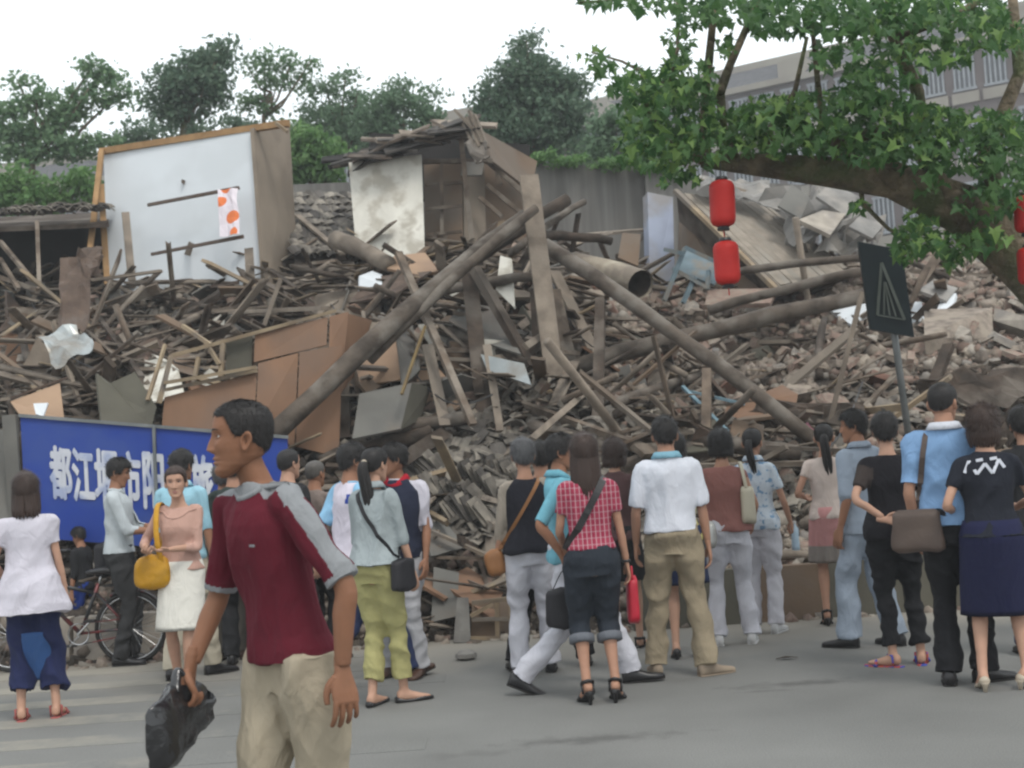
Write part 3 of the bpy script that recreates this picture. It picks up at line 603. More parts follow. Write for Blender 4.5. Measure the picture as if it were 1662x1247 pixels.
# ================================================================== panels and sheets
def panel(pts, t, mat, name, label, cat='panel', parent=None, mats=None):
    Pp = [pt(*q) for q in pts]
    n = (Pp[1] - Pp[0]).cross(Pp[2] - Pp[0]).normalized()
    if n.y > 0: n = -n
    b = MB(); b.quadbox(Pp, t, 0, n)
    return b.build(name, M(mat), parent, label=label, cat=cat)
# plywood partition with its light frame
pr = empty('plywood_partition', hit(420, 700, 0), 'brown plywood partition with broken pale wooden frame behind the blue banner', 'partition')
def child_panel(pts, t, mat, name, par):
    Pp = [pt(*q) for q in pts]; n = (Pp[1] - Pp[0]).cross(Pp[2] - Pp[0]).normalized()
    if n.y > 0: n = -n
    b = MB(); b.quadbox(Pp, t, 0, n); return b.build(name, M(mat), par)
child_panel([(262, 700, 13.5), (267, 645, 13.6), (417, 604, 13.9), (412, 700, 13.7)], .02, 'plywood', 'plywood_sheet', pr)
child_panel([(414, 700, 13.7), (419, 590, 13.93), (484, 573, 14.0), (478, 725, 13.8)], .02, 'plywood', 'plywood_sheet', pr)
child_panel([(480, 725, 13.8), (486, 572, 14.0), (556, 560, 14.1), (550, 742, 13.9)], .02, 'plywood', 'plywood_sheet', pr)
child_panel([(412, 588, 13.93), (414, 541, 14.0), (532, 515, 14.2), (530, 560, 14.1)], .02, 'plywood', 'plywood_sheet', pr)
child_panel([(534, 562, 14.1), (535, 514, 14.2), (566, 506, 14.25), (556, 600, 14.1)], .02, 'plywood', 'plywood_sheet', pr)
child_panel([(553, 640, 14.15), (562, 508, 14.27), (604, 520, 14.8), (578, 606, 14.6)], .02, 'plywood', 'plywood_sheet', pr)
def child_bar(a, b, w_, t_, mat, name, par):
    k = MB(); k.bar(pt(*a), pt(*b), w_, t_, None, 0, .003); return k.build(name, M(mat), par)
for (a, b, w_) in (((278, 578, 13.7), (545, 505, 14.25), .06), ((268, 633, 13.55), (417, 602, 13.88), .05), ((266, 622, 13.5), (416, 596, 13.8), .03), ((362, 558, 13.85), (358, 612, 13.75), .045),
                   ((322, 580, 13.8), (314, 624, 13.65), .035), ((258, 655, 13.5), (278, 578, 13.6), .04), ((340, 566, 13.8), (356, 592, 13.75), .03), ((297, 529, 14.2), (342, 560, 13.95), .04), ((240, 650, 13.4), (268, 560, 13.7), .03)):
    child_bar(a, b, w_, .035, 'pale_wood', 'frame_batten', pr)
child_panel([(366, 612, 13.9), (368, 556, 13.95), (410, 545, 14.05), (408, 600, 13.97)], .015, 'olive_board', 'infill_board', pr)
panel([(165, 685, 13.2), (157, 606, 13.5), (179, 622, 13.55), (219, 604, 13.6), (254, 660, 13.4), (246, 695, 13.3)], .03, 'olive_board', 'olive_board_sheet', 'dark olive board standing just above the blue banner', 'board')
panel([(17, 652, 13.5), (97, 622, 13.7), (104, 680, 13.4), (34, 676, 13.3)], .03, 'light_plywood', 'beige_panel', 'beige panel leaning above the corner of the blue banner', 'panel')
panel([(54, 655, 13.2), (78, 654, 13.2), (70, 676, 13.1), (58, 672, 13.1)], .02, 'white_board', 'plaster_scrap', 'small white plaster scrap lying before the beige panel', 'plaster scrap')
panel([(232, 655, .9), (236, 570, 1.1), (250, 568, 1.1), (290, 600, 1.0), (300, 640, .9)], .02, 'old_white_board', 'cream_scrap', 'torn cream sheet between dark battens and the pale frame', 'sheet')
panel([(270, 560, 1.0), (300, 545, 1.2), (322, 572, 1.1), (315, 610, .9), (280, 600, .9)], .02, 'hardboard', 'hardboard_scrap', 'brown hardboard scrap inside the pale wooden frame', 'board')
# grey cabinet tipped over
cb = empty('tipped_cabinet', hit(620, 710, 0), 'tipped grey cabinet with dark open side under the long slanting log', 'cabinet')
child_panel([(572, 712, 13.6), (583, 640, 14.0), (668, 622, 14.1), (650, 696, 13.7)], .03, 'grey_board', 'front', cb)
child_panel([(651, 697, 13.72), (669, 622, 14.1), (700, 628, 14.6), (682, 682, 14.3)], .03, 'olive_board', 'side', cb)
child_panel([(583, 639, 14.0), (614, 632, 14.6), (700, 620, 14.7), (668, 621, 14.1)], .02, 'grey_board', 'top', cb)
panel([(566, 628, .6), (572, 562, 1.0), (640, 540, 1.1), (652, 616, .7)], .02, 'light_plywood', 'orange_plywood_sheet', 'orange plywood sheet behind the long slanting log', 'board')
panel([(654, 628, .7), (645, 545, 1.1), (670, 528, 1.2), (682, 600, .8)], .02, 'grey_board', 'pale_grey_board', 'pale grey board beside the orange plywood sheet', 'board')
panel([(728, 520, 1.0), (752, 492, 1.2), (800, 498, 1.2), (846, 575, .8), (800, 560, .8)], .02, 'grey_board', 'slanted_grey_sheet', 'slanted grey sheet behind the dark upright post', 'sheet')
panel([(790, 600, .7), (780, 575, .9), (850, 590, .9), (862, 625, .6)], .02, 'sheet_steel', 'small_bright_sheet', 'small bright metal sheet low behind the dark upright post', 'sheet')
panel([(625, 435, 17.2), (640, 415, 17.4), (690, 410, 17.5), (712, 440, 17.1), (680, 446, 17.0)], .04, 'light_plywood', 'bent_cardboard', 'bent tan cardboard under the stained white board', 'cardboard')
panel([(566, 492, 16.9), (600, 450, 17.2), (700, 440, 17.0), (640, 478, 16.6)], .03, 'rust', 'rusty_tray', 'rusty curved metal tray below the tan cardboard', 'metal sheet')
panel([(583, 470, 17.0), (583, 448, 17.1), (604, 440, 17.2), (620, 446, 17.2), (620, 462, 17.)], .05, 'white_board', 'white_block_scrap', 'small white block on the rusty curved tray', 'block')
panel([(805, 470, 16.3), (812, 415, 16.6), (830, 420, 16.5), (835, 500, 16.)], .03, 'old_white_board', 'cream_board_strip', 'cream strip of board standing behind the peak logs', 'board')
panel([(1165, 700, .4), (1180, 660, .7), (1270, 625, .8), (1295, 640, .7), (1290, 668, .5)], .02, 'plywood', 'red_brown_sheet', 'red brown sheet on the slope behind the floral shirt woman', 'sheet')
panel([(1110, 735, .5), (1120, 690, .7), (1170, 678, .7), (1160, 730, .5)], .02, 'olive_board', 'dull_board', 'dull board above the woman with the phone', 'board')
panel([(1180, 725, .4), (1190, 680, .7), (1240, 690, .6), (1238, 720, .4)], .02, 'hardboard', 'tan_sheet', 'tan sheet under the long slanting log end', 'board')
panel([(1003, 418, 16.8), (1010, 378, 17.0), (1040, 380, 17.0), (1036, 432, 16.7)], .04, 'hardboard', 'brown_crate_board', 'small brown board end before the streaked wall', 'board')
panel([(1345, 500, .6), (1410, 485, .6), (1408, 512, .4), (1385, 528, .3), (1368, 520, .3)], .05, 'white_board', 'white_plaster_slab', 'bright white plaster slab beside the triangle sign', 'plaster slab')
panel([(1478, 490, .6), (1496, 490, .6), (1500, 520, .4), (1480, 524, .4)], .05, 'white_board', 'white_plaster_chip', 'white plaster chip just past the triangle sign', 'plaster slab')
panel([(1520, 505, .6), (1530, 478, .8), (1552, 476, .8), (1544, 504, .6)], .05, 'white_board', 'white_plaster_flake', 'upright white plaster flake high on the slope', 'plaster slab')
panel([(1500, 545, .9), (1500, 502, 1.1), (1610, 500, 1.1), (1612, 555, .8)], .22, 'mortar', 'fallen_wall_block', 'long block of fallen brick wall near the slope top', 'masonry')
panel([(1612, 520, .9), (1614, 500, 1.1), (1690, 520, 1.1), (1690, 545, .9)], .22, 'concrete', 'concrete_lintel', 'concrete lintel at the slope top under the tree limb', 'lintel')
# cream drum / rolled duct
b = MB(); b.tube([P(930, 425, 16.6), P(1000, 448, 16.2), P(1040, 462, 15.9)], [.14, .2, .2], 14, 0, False, .85)
b.tube([P(935, 427, 16.55), P(1000, 449, 16.19), P(1038, 461, 15.92)], [.12, .18, .185], 14, 1, False, .85)
b.build('rolled_duct', [pm('duct_cream', (.36, .32, .25), (.24, .2, .155), scale=5, bump=.4, var=0, c3=(.18, .15, .12), s3=3), M('dark_wood')], smooth=True, label='crumpled cream tube with dark open mouth above the slanting log', cat='duct')
# big bent metal sheet on the left, its bright crumpled end below
def crumple(corners, nu, nv, amp, seed, t, mat, name, label, cat, fold=2.0):
    c = [pt(*q) for q in corners]; n = (c[1] - c[0]).cross(c[3] - c[0]).normalized(); vs = []
    for j in range(nv + 1):
        for i in range(nu + 1):
            u, v = i / nu, j / nv
            p = c[0].lerp(c[1], u).lerp(c[3].lerp(c[2], u), v)
            q = Vector((u * fold, v * fold, seed)); p += n * (amp * (noise.noise(q) + .6 * abs(noise.noise(q * 2.3)))) + Vector((noise.noise(q + Vector((5, 0, 0))), 0, noise.noise(q + Vector((0, 9, 0))))) * amp * .6
            vs.append(p)
    fs = [(j * (nu + 1) + i, j * (nu + 1) + i + 1, (j + 1) * (nu + 1) + i + 1, (j + 1) * (nu + 1) + i) for j in range(nv) for i in range(nu)]
    k = len(vs); vs2 = vs + [p + n * t for p in vs]; fs2 = fs + [tuple(i + k for i in reversed(f)) for f in fs]
    edge = [i for i in range(nu + 1)] + [j * (nu + 1) + nu for j in range(1, nv + 1)] + [nv * (nu + 1) + i for i in range(nu - 1, -1, -1)] + [j * (nu + 1) for j in range(nv - 1, 0, -1)]
    fs2 += [(edge[i], edge[(i + 1) % len(edge)], edge[(i + 1) % len(edge)] + k, edge[i] + k) for i in range(len(edge))]
    b = MB(); b.add(vs2, fs2); return b.build(name, M(mat), label=label, cat=cat)
crumple([(97, 418, 15.9), (158, 404, 16.0), (134, 535, 15.2), (94, 525, 15.2)], 6, 10, .12, 1, .006, 'rust', 'bent_metal_sheet', 'tall bent rusty metal sheet standing before the dark roof', 'metal sheet')
crumple([(128, 400, 15.8), (170, 398, 16.1), (166, 440, 15.9), (136, 455, 15.7)], 5, 5, .15, 4, .006, 'rust', 'curled_metal_sheet', 'curled rusty flap beside the orange prop', 'metal sheet')
crumple([(58, 545, 14.7), (122, 522, 14.8), (152, 556, 14.3), (98, 594, 14.1)], 8, 6, .12, 2, .006, 'sheet_steel', 'bright_bent_sheet', 'bright bent steel sheet shining among the grey boards', 'metal sheet')
crumple([(20, 700, 12.9), (-60, 690, 12.9), (-60, 900, 12.5), (28, 880, 12.5)], 4, 6, .02, 3, .01, 'grey_board', 'side_hoarding', 'plain grey hoarding panel beside the blue banner', 'panel')
# crumpled roofing felt on the right
for i, (c, a) in enumerate((([(1245, 300, 19.8), (1330, 296, 20.4), (1345, 372, 19.2), (1290, 398, 18.8)], .5), ([(1320, 300, 20.2), (1385, 312, 20.6), (1380, 352, 19.6), (1318, 372, 19.2)], .4),
        ([(1350, 352, 19.4), (1440, 345, 20.0), (1425, 395, 18.9), (1330, 402, 18.6)], .35), ([(1130, 286, 20.6), (1250, 292, 20.6), (1252, 322, 19.9), (1130, 306, 19.9)], .2), ([(1290, 372, 18.9), (1400, 338, 19.3), (1410, 350, 19.0), (1305, 388, 18.6)], .15))):
    crumple(c, 12, 8, a, 11 + i, .01, 'tarp_metal', 'crumpled_sheet', ['large crumpled grey roofing sheet above the fallen roof', 'crumpled sheet with a sharp fold just under the tree limb', 'flattened crumpled sheet beside the tree limb bend', 'long creased sheet along the crest behind the top lantern', 'narrow folded edge of sheeting below the crumpled pile'][i], 'roofing sheet', 3.0)
# black lumps low on the right
for i, c in enumerate(([(1180, 648, .9), (1400, 650, .9), (1410, 685, .5), (1200, 680, .5)], [(1490, 625, .9), (1680, 590, 1.1), (1700, 660, .7), (1500, 655, .6)], [(1560, 690, .5), (1700, 650, .7), (1700, 720, .4), (1570, 715, .4)])):
    crumple(c, 10, 4, .22, 31 + i, .02, 'dark_wood', 'charred_sheet', ['long dark sagging sheet below the masonry slope', 'dark torn sheet above the blue shirt man', 'dark flap low behind the navy skirt woman'][i], 'sheet', 4.0)
crumple([(690, 855, 12.6), (720, 840, 12.9), (755, 888, 12.5), (700, 902, 12.25)], 6, 3, .02, 50, .02, 'grey_board', 'latticed_board', 'grey latticed board lying at the roadside by yellow trousers', 'board')
# ---------------- white partition shack (box with brown side)
sh = empty('white_partition_box', P(300, 490, 19.0), 'white partition box with brown side and pale wooden rail on top', 'partition')
A = [(168, 252, 19.8), (412, 208, 18.9), (433, 492, 18.5), (178, 520, 19.4)]
child_panel([A[3], A[0], A[1], A[2]], .05, 'white_board', 'white_front', sh)
child_panel([(432, 492, 18.42), (411, 208, 18.82), (470, 202, 20.0), (487, 495, 19.6)], .05, 'box_side', 'brown_side', sh)
child_bar((166, 246, 19.8), (468, 200, 18.75), .09, .09, 'orange_wood', 'top_rail', sh)
child_bar((448, 200, 18.7), (466, 214, 18.6), .05, .04, 'pale_wood', 'rail_stub', sh)
child_bar((165, 243, 19.7), (146, 408, 18.9), .07, .06, 'orange_wood', 'prop', sh)
child_bar((164, 300, 19.5), (174, 462, 19.1), .08, .05, 'orange_wood', 'prop', sh)
child_bar((240, 333, 19.05), (388, 305, 18.5), .035, .045, 'rust', 'shelf_strip', sh)
child_bar((246, 413, 18.7), (395, 384, 18.2), .035, .045, 'rust', 'shelf_strip', sh)
child_bar((330, 468, 18.3), (388, 458, 18.1), .03, .04, 'rust', 'shelf_strip', sh)
b = MB(); b.quadbox([P(295, 291, 19.2), P(300, 293, 19.2), P(298, 300, 19.15), P(294, 296, 19.15)], .03, 0, Vector((0, -1, 0))); b.build('wall_hook', M('dark_wood'), sh)
# torn corner and cloth with orange blotches
m_, nt_, N_, L_, b_ = _base('orange_blotch_cloth')
tc_ = N_.new('ShaderNodeTexCoord'); vo_ = N_.new('ShaderNodeTexVoronoi'); vo_.inputs['Scale'].default_value = 4.2; L_.new(tc_.outputs['Object'], vo_.inputs['Vector'])
r_ = N_.new('ShaderNodeValToRGB'); r_.color_ramp.interpolation = 'CONSTANT'; r_.color_ramp.elements[0].color = (.62, .14, .02, 1); r_.color_ramp.elements[1].position = .40; r_.color_ramp.elements[1].color = (.62, .56, .6, 1)
L_.new(vo_.outputs['Distance'], r_.inputs[0]); L_.new(r_.outputs[0], b_.inputs['Base Color']); MATS['orange_blotch_cloth'] = m_
crumple([(353, 307, 18.5), (386, 306, 18.4), (388, 380, 18.1), (356, 384, 18.2)], 5, 8, .05, 60, .006, 'orange_blotch_cloth', 'printed_cloth', 'white cloth with orange blotches hung on the white partition', 'cloth')
# ---------------- ruined hut in the middle
hu = empty('ruined_hut', P(680, 420, 19.5), 'ruined brown hut with sagging black roof behind the crossed logs', 'hut')
child_panel([(690, 425, 19.6), (688, 268, 20.1), (750, 262, 20.1), (752, 425, 19.6)], .04, 'hardboard', 'wall_panel', hu)
child_panel([(754, 425, 19.6), (752, 262, 20.1), (786, 262, 20.3), (790, 425, 19.9)], .04, 'box_side', 'wall_panel', hu)
child_panel([(786, 420, 20.0), (780, 262, 20.4), (868, 300, 20.9), (860, 420, 20.5)], .04, 'hardboard', 'wall_panel', hu)
for (a, b2) in (((716, 266), (718, 425)), ((690, 300), (750, 296)), ((690, 340), (750, 334)), ((690, 382), (750, 376)), ((688, 418), (752, 410))):
    child_bar((a[0], a[1], 19.55 if a[1] > 330 else 19.7), (b2[0], b2[1], 19.55 if b2[1] > 330 else 19.8), .05, .04, 'weathered_wood', 'wall_batten', hu)
for (a, b2, dd) in (((748, 222), (770, 430), 19.3), ((686, 262), (800, 262), 19.7), ((790, 262), (868, 330), 19.9), ((790, 300), (850, 350), 19.9), ((778, 320), (815, 352), 19.7), ((800, 250), (812, 300), 19.9), ((690, 415), (708, 378), 19.4)):
    child_bar((a[0], a[1], dd), (b2[0], b2[1], dd), .07, .06, 'weathered_wood', 'hut_post', hu)
child_panel([(785, 262, 19.6), (782, 212, 19.9), (872, 262, 20.6), (862, 310, 20.2), (800, 262, 19.7)], .04, 'hardboard', 'gable_board', hu)
child_panel([(748, 285, 19.5), (750, 262, 19.6), (786, 264, 19.6), (782, 284, 19.5)], .03, 'grey_board', 'wall_patch', hu)
# black panel stands in for the shade inside the hut
child_panel([(600, 320, 20.6), (600, 215, 20.8), (860, 235, 21.2), (860, 330, 20.9)], .1, 'shade_and_roof_black', 'shade_panel', hu)
panel([(578, 410, 19.1), (566, 264, 19.5), (684, 251, 19.5), (690, 430, 18.9)], .04, 'old_white_board', 'stained_white_board', 'tall stained white board standing against the ruined hut', 'board')
# sagging roof: layers of tiles and laths, each a slab of its own on the hut
gg = random.Random(77)
def roof_bits(n, a, b2, depth, wid, par, mats, name, lw=.10, sag=.0, kindn=None, ln=.5):
    out = []
    for i in range(n):
        t = i / max(1, n - 1); px = a[0] + (b2[0] - a[0]) * t + gg.uniform(-6, 6); py = a[1] + (b2[1] - a[1]) * t + gg.uniform(-wid, wid) + sag * math.sin(t * 3.14)
        p = P(px, py, depth + gg.uniform(-.35, .35)); k = MB(); ang = gg.gauss(.15, .22); d = Vector((math.cos(ang), gg.uniform(-.4, .4), math.sin(ang))).normalized()
        k.bar(p - d * gg.uniform(.1, ln), p + d * gg.uniform(.1, ln), gg.uniform(.08, .25), gg.uniform(.02, .05), (0, -.5, 1), 0, .015)
        out.append(k.build(name, M(gg.choice(mats)), par))
    return out
roof_bits(46, (566, 262), (755, 212), 19.5, 10, hu, ['dark_tile', 'dark_wood', 'shade_and_roof_black', 'dark_wood', 'dark_tile'], 'roof_slab', ln=.45)
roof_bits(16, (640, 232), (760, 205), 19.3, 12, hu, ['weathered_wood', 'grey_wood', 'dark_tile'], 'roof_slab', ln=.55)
for (a, b2) in (((738, 178), (768, 210)), ((762, 180), (782, 232)), ((770, 186), (792, 240)), ((752, 200), (776, 250)), ((758, 190), (778, 238)), ((700, 196), (722, 208))):
    child_bar((a[0], a[1], 19.1), (b2[0], b2[1], 19.0), .06, .035, 'grey_wood', 'roof_lath', hu)
crumple([(752, 232, 19.0), (785, 225, 19.0), (795, 252, 18.8), (770, 258, 18.8)], 5, 4, .15, 71, .03, 'grey_board', 'torn_felt', 'torn grey felt hanging from the broken hut roof', 'felt')
# ---------------- old tiled roof at the left, a black panel painted in for the shade underneath
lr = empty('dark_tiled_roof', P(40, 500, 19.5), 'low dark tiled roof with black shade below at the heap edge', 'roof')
child_panel([(-120, 560, 20.3), (-120, 360, 20.5), (182, 352, 20.5), (182, 560, 20.3)], .1, 'shade_and_roof_black', 'shade_panel', lr)
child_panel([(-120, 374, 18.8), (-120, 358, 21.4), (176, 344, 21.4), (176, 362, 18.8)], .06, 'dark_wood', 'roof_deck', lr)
k = 0
for i in range(36):
    for j in range(2):
        px = -110 + i * 8.0 + gg.uniform(-1.5, 1.5)
        y0 = 352 - (px + 110) * .045 + gg.uniform(-2.5, 2.5) - j * 3
        p = P(px, y0, 18.9 + j * .5); o = bpy.data.objects.new('tile', gg.choice(tiles)); COL.objects.link(o); o.parent = lr; o.location = p - WL[lr.name]
        o.rotation_euler = (gg.gauss(.1, .1), gg.gauss(0, .1), gg.gauss(0, .12)); o.scale = (1.0, 1.3, 1)
for (a, b2) in (((0, 392), (52, 455)), ((-30, 440), (60, 470)), ((60, 360), (64, 470)), ((0, 420), (30, 470))):
    child_bar((a[0], a[1], 18.6), (b2[0], b2[1], 18.0), .05, .05, 'weathered_wood', 'rafter', lr)
# middle gap: slumped tiled slope
lm = empty('slumped_roof_slope', P(520, 400, 20.5), 'slumped slope of dark roof tiles between the two shacks', 'roof')
child_panel([(478, 440, 18.8), (478, 322, 21.2), (575, 326, 21.2), (575, 440, 18.8)], .06, 'dark_wood', 'roof_deck', lm)
for r in range(9):
    for c in range(12):
        t = r / 8; p = P(482 + c * 8.2 + gg.uniform(-1, 1), 328 + r * 11 + gg.uniform(-2, 2), 21.0 - t * 1.9); o = bpy.data.objects.new('tile', gg.choice(tiles)); COL.objects.link(o); o.parent = lm; o.location = p - WL[lm.name] + Vector((0, -.05, .05))
        o.rotation_euler = (R(28) + gg.gauss(0, .1), gg.gauss(.1, .1), gg.gauss(.5, .15)); o.scale = (.9, 1.3, 1)
# ---------------- fallen plank roof at the right
fr = empty('fallen_plank_roof', P(1230, 460, 19.0), 'fallen roof of brown grooved planks sloping behind the lanterns', 'roof')
c00, c10, c11, c01 = P(1098, 312, 20.2), P(1246, 332, 20.9), P(1378, 436, 18.6), P(1262, 470, 18.2)
NP = 13
for i in range(NP):
    a0, a1 = i / NP, (i + .93) / NP; k = MB(); j1 = gg.uniform(-.03, .04)
    q = [c00.lerp(c10, a0), c00.lerp(c10, a1), c01.lerp(c11, a1).lerp(c00.lerp(c10, a1), j1), c01.lerp(c11, a0).lerp(c00.lerp(c10, a0), j1)]
    n = (q[1] - q[0]).cross(q[2] - q[0]).normalized()
    if n.z < 0: n = -n
    q = [v + n * gg.uniform(-.012, .012) for v in q]
    k.quadbox(q, .03, 0, n); k.build('plank', M('roof_plank') if 'roof_plank' in MATS else pm('roof_plank', (.285, .245, .20), (.21, .18, .145), scale=5, bump=.3, c3=(.25, .225, .19), s3=1.5, var=.14), fr)
child_panel([(1098, 312, 20.15), (1262, 470, 18.15), (1240, 474, 18.9), (1102, 360, 20.5)], .05, 'dark_wood', 'gable_shade_board', fr)  # dark panel stands in for the shade under the gable
child_bar((1096, 310, 20.1), (1262, 472, 18.1), .07, .06, 'pale_wood', 'verge_board', fr)
child_bar((1130, 292, 20.3), (1250, 322, 20.3), .08, .06, 'grey_wood', 'ridge_board', fr)
child_panel([(1104, 330, 20.8), (1160, 370, 20.4), (1235, 468, 19.2), (1180, 470, 19.4), (1100, 440, 20.4)], .04, 'hardboard', 'lower_wall', fr)
child_panel([(1144, 495, 17.9), (1148, 470, 18.3), (1262, 468, 18.1), (1250, 492, 17.8)], .06, 'dusty_brick', 'brick_sill', fr)
# blue washed wall strip and steel desk frame
panel([(1056, 500, 20.3), (1051, 312, 20.8), (1092, 320, 20.9), (1096, 500, 20.3)], .2, 'blue_wash', 'blue_washed_wall', 'pale blue washed wall strip beside the streaked concrete wall', 'wall')
dk = empty('steel_desk', P(1110, 470, 18.3), 'upturned pale blue steel desk frame beside the lower lantern', 'desk')
child_panel([(1092, 438, 18.4), (1114, 402, 18.8), (1170, 432, 18.4), (1160, 462, 18.2)], .03, 'pale_blue_metal', 'desk_top', dk)
for (a, b2) in (((1112, 402), (1078, 488)), ((1112, 402), (1172, 430)), ((1092, 436), (1150, 468)), ((1128, 450), (1108, 492)), ((1078, 405), (1110, 412)), ((1150, 440), (1148, 470))):
    child_bar((a[0], a[1], 18.2), (b2[0], b2[1], 18.1), .05, .05, 'pale_blue_metal', 'leg', dk)
for i, (a, b2) in enumerate((((1108, 628), (1180, 700)), ((1120, 636), (1208, 656)))):
    k = MB(); k.bar(pt(a[0], a[1], .75), pt(b2[0], b2[1], .75), .04, .03); k.build('blue_pipe', pm('pale_blue_paint', (.22, .34, .40), (.16, .25, .3), var=0), label=['pale blue pipe slanting steeply under the fallen log', 'pale blue pipe lying flatter under the fallen log'][i], cat='pipe')
k = MB(); k.bar(P(652, 640, 13.6), P(690, 530, 14.4), .025, .025); k.build('brass_pipe', pm('brass_tone', (.17, .12, .05), (.13, .09, .045), var=0), label='thin yellowish pipe leaning over the tipped grey cabinet', cat='pipe')
crumple([(1298, 690, .7), (1310, 684, .8), (1330, 708, .6), (1318, 712, .6)], 4, 3, .05, 80, .004, 'pink_cloth' if 'pink_cloth' in MATS else (pm('pink_cloth', (.55, .25, .3), (.45, .2, .25), var=0), 'pink_cloth')[1], 'pink_bag_scrap', 'small pink plastic scrap at the lower end of the slanting log', 'plastic scrap')
# ---------------- boundary wall behind, with pilasters and weeds
bw = empty('boundary_wall', P(960, 420, 22.6), 'tall streaked concrete boundary wall behind the heap', 'wall')
def vwall(px0, pyt0, px1, pyt1, Y0, Y1, zb, t, mat, name, par):
    a, b2 = P(px0, pyt0, Y0), P(px1, pyt1, Y1); k = MB(); n = Vector((0, -1, 0))
    k.quadbox([Vector((a.x, a.y, zb)), a, b2, Vector((b2.x, b2.y, zb))], t, 0, n); return k.build(name, M(mat), par)
vwall(868, 262, 1046, 276, 22.8, 22.8, 2, .2, 'streaked_wall', 'wall_slab', bw)
vwall(1046, 270, 1092, 288, 22.6, 22.6, 2, .3, 'streaked_wall', 'pilaster', bw)
vwall(470, 300, 566, 296, 22.8, 22.8, 2, .2, 'streaked_wall', 'wall_slab', bw)
vwall(566, 297, 868, 268, 23.1, 22.9, 2, .2, 'streaked_wall', 'wall_slab', bw)
vwall(1092, 290, 1300, 300, 22.8, 22.8, 2, .2, 'streaked_wall', 'wall_slab', bw)
vwall(860, 258, 1060, 270, 22.7, 22.6, 5.9, .4, 'streaked_wall', 'coping', bw) if False else None
# roadside: low crates, slab, dark wall base
cr = empty('roadside_crate', G(780, 1040), 'low broken wooden crate at the foot of the heap', 'crate')
child_panel([(764, 1040, 11.75), (766, 975, 11.9), (826, 968, 11.9), (830, 1040, 11.75)], .03, 'hardboard', 'crate_side', cr)
for (a, b2) in (((764, 1036), (830, 1036)), ((766, 978), (826, 972)), ((766, 1006), (826, 1004)), ((806, 972), (808, 1040)), ((764, 1000), (800, 980)), ((828, 970), (832, 1040))):
    child_bar((a[0], a[1], 11.72), (b2[0], b2[1], 11.72), .035, .03, 'pale_wood', 'crate_slat', cr)
panel([(736, 1043, 11.65), (742, 970, 11.75), (760, 970, 11.75), (764, 1043, 11.65)], .12, 'stone_grey', 'grey_bollard_slab', 'pale grey stone slab standing at the roadside', 'slab')
panel([(700, 1010, 11.9), (704, 920, 12.2), (745, 930, 12.2), (742, 1000, 11.95)], .03, 'grey_board', 'roadside_board', 'grey board leaning behind the roadside slab', 'board')
panel([(658, 925, 12.2), (655, 900, 12.3), (690, 895, 12.3), (690, 922, 12.2)], .03, 'light_plywood', 'roadside_plywood', 'small plywood square behind the boy in red collar', 'board')
k = MB()
for (x0, x1) in ((1030, 1130), (1132, 1235), (1237, 1345), (1347, 1470), (1472, 1590), (1592, 1720)):
    a, b2 = G(x0, 1045 - (x0 - 1030) * .07 - 20), G(x1, 1045 - (x1 - 1030) * .07 - 20); a.z = b2.z = 0
    kk = MB(); kk.quadbox([a, a + Vector((0, .1, .44)), b2 + Vector((0, .1, .44)), b2], .12, 0, Vector((0, -1, 0)))
    k = kk.build('low_trough', M('olive_board') if x0 != 1237 else M('hardboard'), label='dull low wooden box in the roadside row, ' + {1030: 'behind the polo man', 1132: 'behind the rose top woman', 1237: 'behind the pink skirt woman', 1347: 'behind the grey suit man', 1472: 'behind the blue shirt man', 1592: 'behind the navy skirt woman'}[x0], cat='planter box', group='low boxes along the roadside')
# stone and leaf on the road
k = MB(); k.lathe(G(757, 1071), [(.05, 0), (.085, .02), (.08, .05), (.04, .075)], 8); k.build('road_stone', M('stone_grey'), label='grey stone lying alone on the road', cat='stone')
k = MB(); g0 = G(1276, 1071); k.quadbox([g0 + Vector(v) for v in ((-.07, 0, .012), (0, -.03, .03), (.08, 0, .014), (0, .04, .02))], .006, 0, Vector((0, 0, 1))); k.build('fallen_leaf', M('dark_wood'), label='dark dead leaf lying on the open road', cat='leaf')
# ================================================================== blue banner board with white characters
bn = empty('blue_banner_board', G(250, 1070, 0), 'blue hoarding board with white Chinese characters behind the cyclist', 'sign board')
pm('banner_blue', (.016, .05, .29), (.014, .042, .245), scale=1.2, bump=.05, rough=.5, var=.02, c3=(.03, .065, .27), s3=1.5)
pm('sign_white', (.62, .64, .68), (.52, .54, .6), scale=3, bump=.1, var=0, c3=(.35, .4, .55), s3=5)
BY = 12.6
def bpt(u, v):
    """board point: u 0..1 along the top from corner to corner, v 0 top .. 1 bottom"""
    tl, tr = P(33, 677, BY), P(466, 712, BY + .45); bl, br = P(43, 872, BY), P(470, 905, BY + .45)
    return tl.lerp(tr, u).lerp(bl.lerp(br, u), v)
for (u0, u1) in ((0, .494), (.5, 1)):
    k = MB(); k.quadbox([bpt(u0, 1), bpt(u0, 0), bpt(u1, 0), bpt(u1, 1)], .04, 0, Vector((0, -1, 0))); k.build('board_panel', M('banner_blue'), bn)
k = MB(); k.bar(bpt(-.005, -.012), bpt(1.005, -.012), .05, .03); k.build('edge_rail', M('grey_metal'), bn)
k = MB(); k.bar(bpt(.497, -.02) + Vector((0, -.05, 0)), bpt(.497, 1.0) + Vector((0, -.05, 0)), .028, .02); k.build('seam_strip', M('grey_metal'), bn)
for u in (.0, .497, .995):
    k = MB(); a = bpt(u, 1) + Vector((0, .05, 0)); k.bar(a + Vector((0, 0, .9)), Vector((a.x, a.y, -.05)), .06, .06); k.build('post', M('dark_wood'), bn)
